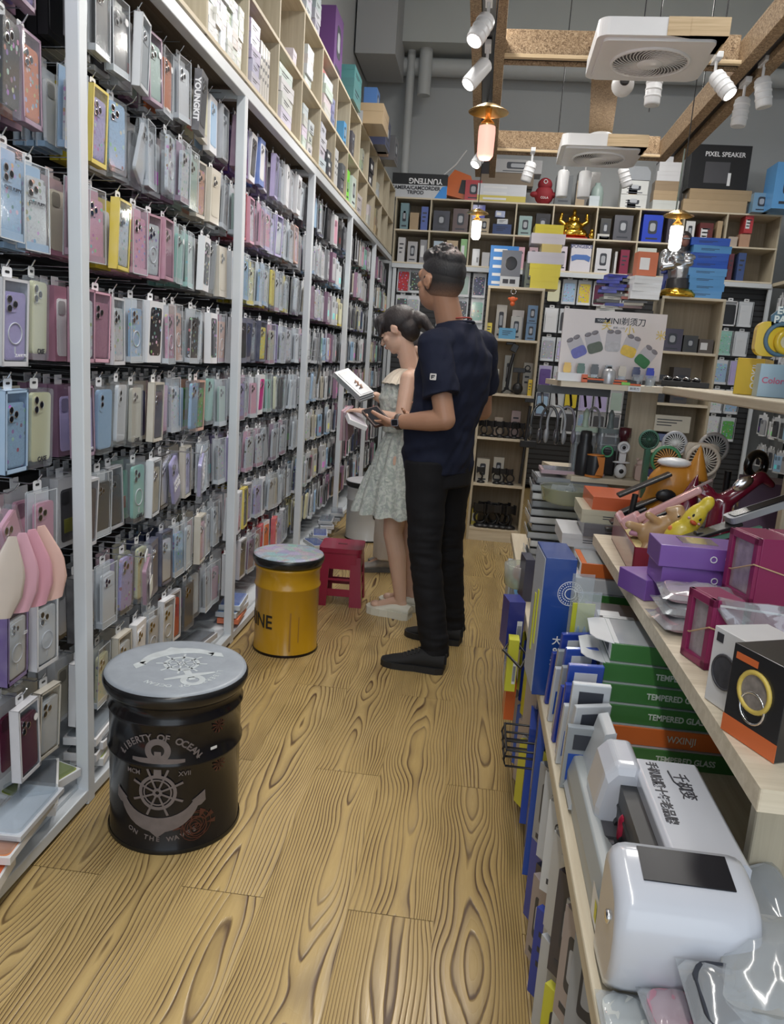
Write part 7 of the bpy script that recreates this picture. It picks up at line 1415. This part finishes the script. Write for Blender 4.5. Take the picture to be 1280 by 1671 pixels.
def hairfn(nt, base, b):
    n = nz(nt, tco(nt, (1, 1, .3)), 220, 3, .7); nt.links.new(bump(nt, n, .8, .003), b.inputs['Normal']); return mixc(nt, mth(nt, 'MULTIPLY', n, .5), base, (.03, .026, .028))
HAIRM = M('black_hair', (.008, .008, .010), .5, var=.1, fn=hairfn)
o = m.obj('hair', HAIRM, man); remesh(o, .005, 1)
bm = bmesh.new(); bm.from_mesh(o.data); Ri = R0
def cutplane(bm, co, no, M_): 
    bmesh.ops.bisect_plane(bm, geom=bm.verts[:] + bm.edges[:] + bm.faces[:], plane_co=M_ @ Vector(co), plane_no=(M_.to_3x3() @ Vector(no)).normalized(), clear_outer=True); bmesh.ops.holes_fill(bm, edges=[e for e in bm.edges if e.is_boundary], sides=0)
cutplane(bm, (0, .0, .040), (0, -.35, -1), Ri); bm.to_mesh(o.data); bm.free()
# faded sides: a close-cropped band
def fade(nt, base, b):
    sp = nod(nt, 'ShaderNodeSeparateXYZ'); nt.links.new(tco(nt), sp.inputs[0]); z0 = P['hd'].z
    f = mth(nt, 'MULTIPLY_ADD', mth(nt, 'SUBTRACT', sp.outputs[2], z0 - .052), 14.0, 0.0); f = mth(nt, 'ADD', f, mth(nt, 'MULTIPLY_ADD', nz(nt, tco(nt), 260, 2, .7), .5, -.25))
    return ramp(nt, f, [(0, (.30, .17, .11)), (.35, (.10, .06, .045)), (.8, (.012, .010, .010))])
FADE = M('cropped_hair', (.045, .030, .024), .7, var=0, fn=fade)
m = MB(); m.T = R0; m.ell((0, .016, .020), (.0785, .0985, .090), 36); o = m.obj('cropped_sides', FADE, man); bm = bmesh.new(); bm.from_mesh(o.data)
cutplane(bm, (0, 0, -.045), (0, 0, -1), R0); cutplane(bm, (0, -.02, 0), (0, -1, -.15), R0)
for f_ in bm.faces: f_.smooth = True
bm.to_mesh(o.data); bm.free()
# t-shirt
TEE = M('navy_cotton', (.010, .013, .030), .85, var=.12, bumpk=.2, vs_=60, spec=.25)
m = MB()
def ring(c, rx_, ry_, n=36, pw=2.3, ang=0):
    out = []
    for k in range(n):
        a = 2 * PI * k / n; ca, sa = math.cos(a), math.sin(a); x = rx_ * abs(ca) ** (2 / pw) * (1 if ca > 0 else -1); y = ry_ * abs(sa) ** (2 / pw) * (1 if sa > 0 else -1); out.append(Vector(c) + Vector((x, y, 0)))
    return out
hc = (P['hipL'] + P['hipR']) / 2; ch = P['chest']; nk = P['nk']
m.rings([ring((hc.x, hc.y + .0, .86), .178, .135), ring((hc.x, hc.y, .95), .176, .135), ring((hc.x, hc.y - .005, 1.05), .178, .135), ring((ch.x, ch.y - .0, 1.18), .19, .132), ring((ch.x, ch.y + .005, 1.30), .20, .132), ring((ch.x, ch.y + .01, 1.38), .19, .118), ring((nk.x, nk.y + .02, 1.45), .13, .092), ring((nk.x, nk.y + .012, 1.51), .078, .076)])
for s in 'LR': m.cap2(nk + Vector((0, .02, -.045)), P['sh' + s], .06, .07, 18); e = P['sh' + s].lerp(P['el' + s], .68); m.tube([P['sh' + s] + (P['sh' + s] - P['el' + s]) * .05, P['sh' + s].lerp(P['el' + s], .3), e], [.07, .073, .079], 22)
def teedisp(c, n): return .010 * noise.noise(Vector((c.x * 8, c.y * 8, c.z * 11 + 3))) + .006 * noise.noise(Vector((c.x * 17, c.y * 17, (c.z + c.x) * 20))) + .004 * math.sin(c.z * 55 + 8 * noise.noise(c * 6)) * max(0, min(1, (1.12 - c.z) * 6)) + .003 * noise.noise(c * 22)
o = remesh(m.obj('t_shirt', TEE, man), .0065, 5, teedisp)
MB().torus((0, 0, 0), .066, .0035, 30, 6).obj('red_necklace', M('red_cord', (.28, .03, .02), .6), man, nk + Vector((0, .005, .048)), (.2, 0, 0))
m = MB(); m.torus((0, 0, 0), .074, .006, 30, 6); m.obj('collar_band', TEE, man, nk + Vector((0, .01, .034)), (.16, 0, 0))
c = P['sh' + 'L'].lerp(P['elL'], .42); dcam = man.matrix_world.to_3x3().inverted() @ Vector((-.12, -1, 0)); dcam.normalize(); rz0 = math.atan2(dcam.x, -dcam.y)
c2 = c + dcam * .083 + Vector((0, -.01, 0)); lg = O('sleeve_logo', MB().prism(rrect(.026, .026, .002, 2), -.003, .002, 'y').mesh('sleeve_logo', M('logo_white', (.65, .62, .6), .6)), man, c2, (0, 0, rz0)); MB().bx(-.008, .008, -.0042, -.003, .002, .007).bx(-.008, -.003, -.0042, -.003, -.008, .004).bx(-.006, .004, -.0042, -.003, -.004, -.0005).obj('logo_mark', INK, lg)
# trousers
JN = M('black_denim', (.006, .006, .008), .8, var=.2, bumpk=.3, vs_=80, spec=.3); m = MB()
m.rings([ring((hc.x, hc.y + .01, .80), .155, .125), ring((hc.x, hc.y, .88), .165, .128), ring((hc.x, hc.y, .96), .155, .12)])
for s in 'LR': q = P['hip' + s]; m.tube([q + Vector((0, .01, -.02)), q.lerp(P['knee' + s], .5), P['knee' + s], P['knee' + s].lerp(P['ank' + s], .5), P['ank' + s] + Vector((0, 0, .02)), P['ank' + s] + Vector((0, .005, -.045))], [.105, .088, .073, .068, .063, .066], 24)
def trd(c, n): k = max(0, 1 - abs(c.z - .5) * 4) + max(0, 1 - abs(c.z - .15) * 6); return .005 * noise.noise(Vector((c.x * 10, c.y * 10, c.z * 16))) + .006 * k * noise.noise(Vector((c.x * 12, c.y * 12, c.z * 45)))
remesh(m.obj('trousers', JN, man), .0065, 4, trd)
def shoe(t, heel, toe, mat, sole, name='shoe', w=.047, hgt=.10, sole_h=.028, open_=False):
    heel = Vector(heel); toe = Vector(toe); d = (toe - heel); L = d.length; d.normalize(); a = math.atan2(d.x, -d.y)
    m = MB(); prof = [(0, .75, .80), (.12, 1.0, .95), (.3, .95, 1.0), (.45, .9, .88), (.62, 1.05, .62), (.8, 1.05, .48), (.93, .8, .38), (1.0, .35, .25)]
    rs = []
    for f, ww, hh in prof:
        y = -L * f; W = w * ww; hz = hgt * hh; rs.append([(W * math.cos(q), y, sole_h * .4 + (hz - sole_h * .4) * (.5 + .5 * math.sin(q)) if math.sin(q) > -.5 else sole_h * .4) for q in [2 * PI * k / 16 for k in range(16)]])
    m.rings(rs); o = m.obj(name, mat, t, heel, (0, 0, a), sub=1)
    m = MB(); pts = [(w * ww * 1.08 * sx, -L * f) for sx, seq in ((1, prof), (-1, prof[::-1])) for f, ww, hh in seq]; m.prism(pts, 0, sole_h); m.obj('sole', sole, o, bevel=.005)
    return o, a
SHM = M('black_suede', (.010, .010, .011), .8, var=.2); SOLEB = M('black_rubber', (.014, .014, .015), .6)
for s in 'LR':
    A = P['ank' + s]; heel = Vector((A.x, A.y + .065, 0)); dt = (L_((-.33, 3.245, 0)) - L_((-.07, 3.22, 0))) if s == 'L' else (L_((-.28, 3.66, 0)) - L_((0, 3.60, 0))); dt.z = 0; dt.normalize()
    o, a = shoe(man, heel, heel + dt * .285, SHM, SOLEB)
    m = MB()
    for k in range(5): m.tube([(-.028, -.115 - .016 * k, .088 - .008 * k), (0, -.12 - .016 * k, .098 - .008 * k), (.028, -.115 - .016 * k, .088 - .008 * k)], .003, 5)
    m.obj('laces', M('black_lace', (.03, .03, .03), .8), o); MB().box((0, .002, .06), (.012, .012, .05)).obj('heel_tab', SHM, o)
# watch and wallet
wv = (P['wrL'] - P['elL']).normalized(); wpos = P['wrL'] - wv * .012; q = wv.to_track_quat('Z', 'Y').to_euler()
m = MB(); m.lathe([(.0305, -.011), (.034, -.009), (.034, .009), (.0305, .011)], 28, cap=False); wt = m.obj('watch', M('watch_strap', (.05, .035, .03), .5), man, wpos, q)
wl = wt.matrix_basis.to_3x3().inverted() @ dcam; aa = math.atan2(wl.y, wl.x)
MB().prism(rrect(.034, .03, .007, 5), 0, .009).obj('watch_case', M('watch_silver', (.55, .55, .57), .25, .9), wt, (.034 * math.cos(aa), .034 * math.sin(aa), 0), (0, PI / 2, aa)); MB().prism(rrect(.028, .024, .005, 5), .009, .0098).obj('watch_face', M('screen_black'), wt, (.034 * math.cos(aa), .034 * math.sin(aa), 0), (0, PI / 2, aa))
t = thing('wallet', 'dark brown phone or wallet held in the hands of the man', 'wallet', (-.435, 3.36, 1.085), 0, None, (.4, -.3, .5)); MB().prism(rrect(.08, .15, .01, 5), -.006, .006).obj('cover', M('brown_leather', (.06, .03, .025), .4), t, bevel=.002); MB().prism(rrect(.066, .136, .007, 5), .006, .0068).obj('screen', M('screen_black'), t)
# ---- the woman
wo = mkroot('woman in pale floral tiered dress and white clogs, holding phone cases at the rack', (-.36, 3.95, 0), (-.96, .28))
L_ = lambda p: local(wo, p)
Q = dict(hipL=(-.36, 3.885, .82), hipR=(-.32, 4.01, .82), kneeL=(-.375, 3.87, .45), kneeR=(-.33, 4.02, .45), ankL=(-.31, 3.87, .09), ankR=(-.26, 4.02, .09), chest=(-.37, 3.95, 1.16), shL=(-.345, 3.81, 1.245), shR=(-.295, 4.09, 1.245), elL=(-.36, 3.74, 1.045), elR=(-.37, 4.14, 1.04), wrL=(-.525, 3.80, 1.07), wrR=(-.53, 4.03, 1.14), nk=(-.35, 3.945, 1.29), hd=(-.425, 3.925, 1.47))
Q = {k: L_(v) for k, v in Q.items()}
WSK = skin('skin_light', (.62, .42, .32)); m = MB()
m.cap2(Q['nk'] + Vector((0, .01, -.03)), Q['hd'] + Vector((0, .03, -.03)), .048, .045, 18); m.cap2(Q['nk'] + Vector((0, .015, -.09)), Q['chest'] + Vector((0, 0, -.15)), .07, .07, 18); m.cap2(Q['chest'] + Vector((0, 0, -.15)), (Q['hipL'] + Q['hipR']) / 2, .07, .08, 18)
for s in 'LR':
    m.cap2(Q['nk'] + Vector((0, .01, -.03)), Q['sh' + s], .038, .042, 14); m.cap2(Q['sh' + s], Q['el' + s], .042, .034, 14); m.cap2(Q['el' + s], Q['wr' + s], .035, .022, 14)
    m.cap2(Q['hip' + s], Q['knee' + s], .082, .05, 16); m.cap2(Q['knee' + s], Q['knee' + s].lerp(Q['ank' + s], .3) + Vector((0, .01, 0)), .05, .05, 16); m.cap2(Q['knee' + s].lerp(Q['ank' + s], .3) + Vector((0, .01, 0)), Q['ank' + s], .05, .03, 16); m.cap2(Q['ank' + s], Q['ank' + s] + Vector((0, -.13, -.05)), .03, .022); m.cap2(Q['ank' + s], Q['ank' + s] + Vector((0, .02, -.05)), .03, .026)
m.cap2(Q['hipL'], Q['hipR'], .09, .09); wrot = (.50, 0, .0); headm(m, Q['hd'], wrot, .95, .070)
hand(m, Q['wrL'], L_((-.63, 3.84, 1.075)) - Q['wrL'], (-.05, -.05, -.6), -1, .88, .45); hand(m, Q['wrR'], L_((-.60, 3.98, 1.17)) - Q['wrR'], (-.0, .1, .6), 1, .88, .6)
remesh(m.obj('body', WSK, wo), .0042, 2)
RW = Matrix.Translation(Q['hd']) @ Euler(wrot).to_matrix().to_4x4() @ Matrix.Scale(.95, 4)
m = MB(); m.T = RW; m.ell((0, .022, .046), (.079, .108, .088), 30); m.ell((0, -.045, .070), (.076, .062, .056), 24)
for k in range(17): x = -.066 + .00825 * k; m.cap2((x * .9, -.05, .085), (x * 1.08, -.103 + abs(x) * .45, .026 - abs(x) * .15), .018, .010, 8)
m.ell((0, .062, -.005), (.064, .062, .078), 22)
m.ell((0, .125, .01), (.038, .042, .048), 18); m.cap2((0, .15, .0), (0, .175, -.09), .03, .02, 12); m.cap2((0, .165, -.08), (.01, .17, -.17), .02, .006, 10)
WH_ = M('dark_brown_hair', (.012, .008, .008), .4, var=.1, fn=hairfn); o = m.obj('hair', WH_, wo); remesh(o, .0045, 8, lambda c, n: .0015 * noise.noise(Vector((c.x * 60, c.y * 60, c.z * 12))))
for q in (-1, 1): pass
MB().ell((-.028, -.082, .004), (.013, .004, .003), 10).ell((.028, -.082, .004), (.013, .004, .003), 10).obj('eyelashes', M('lash', (.02, .015, .015), .6), wo).matrix_local = RW
MB().ell((0, -.097, -.044), (.017, .004, .004), 10).ell((0, -.094, -.051), (.014, .004, .004), 10).obj('lips', M('lips', (.42, .13, .12), .4), wo).matrix_local = RW
MB().ell((-.03, -.094, .03), (.016, .003, .003), 8).ell((.03, -.094, .03), (.016, .003, .003), 8).obj('eyebrows', WH_, wo).matrix_local = RW
for sgn, E in ((1, 'eyes'),):
    pass
def floral(nt, base, b):
    v = tco(nt); n = ramp(nt, nz(nt, v, 34, 4, .65, 1.2), [(.44, (0, 0, 0)), (.56, (1, 1, 1))]); n2 = ramp(nt, nz(nt, tco(nt, (1.3, 1, 1)), 60, 3, .6, .6), [(.52, (0, 0, 0)), (.6, (1, 1, 1))])
    c = mixc(nt, mth(nt, 'MULTIPLY', n, .55), base, (.23, .29, .27)); return mixc(nt, mth(nt, 'MULTIPLY', n2, .35), c, (.33, .32, .38))
DR = M('floral_chiffon', (.60, .64, .59), .8, var=.05, fn=floral); LACE = M('cream_lace', (.66, .60, .50), .8, var=.12, vs_=80)
hc = (Q['hipL'] + Q['hipR']) / 2; chs = Q['chest']; nk = Q['nk']
def frill(zs_, base, wave, n=72, amp=.0):
    rs = []
    for z, rx_, ry_, wv_ in zs_:
        rs.append([Vector((base.x, base.y, z)) + Vector((math.cos(a) * (rx_ + wv_ * math.sin(wave * a + z * 6)), math.sin(a) * (ry_ + wv_ * math.sin(wave * a + z * 6 + .8)), .006 * math.sin(wave * a) if wv_ > .006 else 0)) for a in [2 * PI * k / n for k in range(n)]])
    return rs
m = MB(); m.rings([ring((chs.x, chs.y, .97), .108, .095), ring((chs.x, chs.y - .005, 1.05), .118, .105), ring((chs.x, chs.y - .01, 1.14), .13, .118), ring((chs.x, chs.y + .005, 1.21), .128, .10), ring((nk.x, nk.y + .01, 1.255), .09, .075)]); bod = remesh(m.obj('bodice', DR, wo), .006, 3, wr(30, .004))
m = MB(); m.rings(frill([(.985, .105, .095, .002), (.93, .135, .13, .008), (.85, .155, .16, .012), (.76, .175, .185, .014), (.735, .178, .19, .015)], Vector((hc.x, hc.y, 0)), 17), cap=False); o = m.obj('upper_skirt_tier', DR, wo, sub=1)
m = MB(); m.rings(frill([(.79, .165, .175, .006), (.72, .185, .205, .012), (.64, .20, .235, .016), (.565, .215, .26, .02), (.55, .218, .262, .022)], Vector((hc.x, hc.y - .01, 0)), 15), cap=False); m.obj('lower_skirt_tier', DR, wo, sub=1)
m = MB(); m.rings(frill([(1.292, .058, .055, .003), (1.282, .09, .08, .008), (1.25, .135, .112, .014), (1.215, .16, .128, .018)], Vector((nk.x, nk.y, 0)), 19), cap=False); m.obj('lace_collar', LACE, wo, sub=1)
MB().tube([nk + Vector((.05, .03, .0)), nk + Vector((.04, -.05, -.03)), nk + Vector((0, -.075, -.06)), nk + Vector((-.04, -.05, -.03)), nk + Vector((-.05, .03, 0))], .002, 6).obj('necklace', M('gold'), wo)
CLG = M('cream_foam', (.66, .65, .56), .5, var=.03)
for s in 'LR':
    A = Q['ank' + s]; heel = Vector((A.x, A.y + .06, 0)); o, a = shoe(wo, heel, heel + Vector((.0, -.25, 0)), CLG, CLG, 'clog', .05, .082, .038); MB().ell((0, -.2, .047), (.03, .03, .018), 12).obj('toes', WSK, o)
MB().torus((0, 0, 0), .026, .004, 20, 6).obj('bracelet', M('white_ring'), wo, Q['wrL'] - (Q['wrL'] - Q['elL']).normalized() * .015, (Q['wrL'] - Q['elL']).to_track_quat('Z', 'Y').to_euler())
t = thing('held_phone_package', 'white boxed phone case held flat in the left hand of the woman', 'phone case', (-.60, 3.82, 1.03), 0, None, (.25, .35, .4)); MB().bx(-.05, .05, -.1, .1, -.012, .012).obj('carton', WHITE, t, bevel=.002); MB().bx(-.04, .04, -.085, .085, .012, .0128).obj('printed_face', M('pale_lilac_card', (.6, .58, .66), .3), t)
t = thing('held_phone_package', 'clear packed phone case held up higher in the right hand of the woman', 'phone case', (-.64, 3.97, 1.19), 0, None, (.3, .55, -.5)); m = MB()
for k in range(3): m.bx(-.11, .11 - .006 * k, -.05, .05, -.015 + .011 * k, -.006 + .011 * k)
m.obj('clear_box', M('grey_pack_plastic', (.34, .36, .38), .35, var=.2, vs_=40), t); MB().bx(-.09, .09, -.038, .038, .016, .0175).obj('phone_case', M('pale_grey_case', (.22, .22, .24), .3), t); MB().bx(-.112, -.08, -.05, .05, -.012, .012).obj('card_end', WHITE, t)
for k in range(3): 
    t = thing('held_phone_package', f'{["pink", "grey pink", "mauve"][k]} thin case pack tilted below the left hand of the woman', 'phone case', (-.66 + .012 * k, 3.86 + .01 * k, 1.0), 0, None, (.1, -.25 - .1 * k, PI / 2 - .2)); MB().bx(-.045, .045, -.006, .006, -.08, .08).obj('pack', M('thinpk' + str(k), [(.5, .33, .38), (.4, .33, .36), (.35, .22, .28)][k], .25, coat=.6), t, bevel=.002)
# ---- the third customer, mostly hidden behind the woman
p3 = mkroot('person in white trousers and grey sneakers almost hidden behind the woman', (-.46, 4.80, 0), (-.9, -.3))
L_ = lambda p: local(p3, p); G3 = dict(hipL=(-.44, 4.74, .82), hipR=(-.46, 4.86, .82), kneeL=(-.49, 4.72, .45), kneeR=(-.47, 4.90, .45), ankL=(-.49, 4.73, .09), ankR=(-.44, 4.92, .09), sh=(-.44, 4.8, 1.2), nk=(-.43, 4.8, 1.26), hd=(-.42, 4.79, 1.39))
G3 = {k: L_(v) for k, v in G3.items()}; m = MB()
for s in 'LR': m.cap2(G3['hip' + s], G3['knee' + s], .07, .05); m.cap2(G3['knee' + s], G3['ank' + s], .05, .035); m.cap2(G3['ank' + s], G3['ank' + s] + Vector((0, -.1, -.05)), .03, .024); sx = .15 if s == 'L' else -.15; shp = G3['sh'] + Vector((sx * .9, 0, 0)); m.cap2(G3['sh'], shp, .05, .042); m.cap2(shp, shp + Vector((0, .02, -.25)), .04, .033); m.cap2(shp + Vector((0, .02, -.25)), shp + Vector((-sx * .5, -.15, -.22)), .033, .024); hand(m, shp + Vector((-sx * .5, -.15, -.22)), (-sx * .1, -1, .1), (0, 0, 1), 1 if s == 'R' else -1, .85)
m.cap2(G3['sh'] + Vector((0, 0, -.03)), (G3['hipL'] + G3['hipR']) / 2, .09, .095); m.cap2(G3['nk'], G3['hd'], .05, .045); headm(m, G3['hd'], (.3, 0, 0), .9); remesh(m.obj('body', WSK, p3), .006, 2)
h3 = (G3['hipL'] + G3['hipR']) / 2
m = MB(); m.rings([ring((h3.x, h3.y, .80), .14, .11), ring((h3.x, h3.y, 1.0), .13, .1), ring((h3.x, h3.y, 1.15), .15, .105), ring((h3.x, h3.y, 1.24), .1, .075)]); 
for sx in (-.14, .14): m.tube([G3['sh'] + Vector((sx * .5, 0, 0)), G3['sh'] + Vector((sx, .0, -.02)), G3['sh'] + Vector((sx, .01, -.15))], [.05, .052, .055], 14)
remesh(m.obj('shirt', M('pale_shirt', (.5, .5, .5), .8), p3), .008, 3, wr(20, .004))
WT = M('white_linen', (.62, .58, .54), .85, var=.05, bumpk=.2); m = MB(); m.rings([ring((h3.x, h3.y, .76), .14, .11), ring((h3.x, h3.y, .92), .12, .095)])
for s in 'LR': m.tube([G3['hip' + s], G3['knee' + s], G3['ank' + s] + Vector((0, 0, .0))], [.09, .085, .09], 20)
remesh(m.obj('wide_trousers', WT, p3), .008, 4, wr(16, .006, 2, .4))
SNK = M('grey_sneaker', (.30, .28, .26), .5, var=.3, vs_=40)
for s in 'LR': A = G3['ank' + s]; hl = Vector((A.x, A.y + .06, 0)); shoe(p3, hl, hl + Vector((.0, -.25, 0)), SNK, M('sneaker_sole', (.12, .12, .12), .6), 'sneaker')
hp = MB(); hp.T = Matrix.Translation(G3['hd']) @ Euler((.3, 0, 0)).to_matrix().to_4x4() @ Matrix.Scale(.9, 4); hp.ell((0, .025, .04), (.082, .10, .088), 24); remesh(hp.obj('hair', WH_, p3), .007, 2)
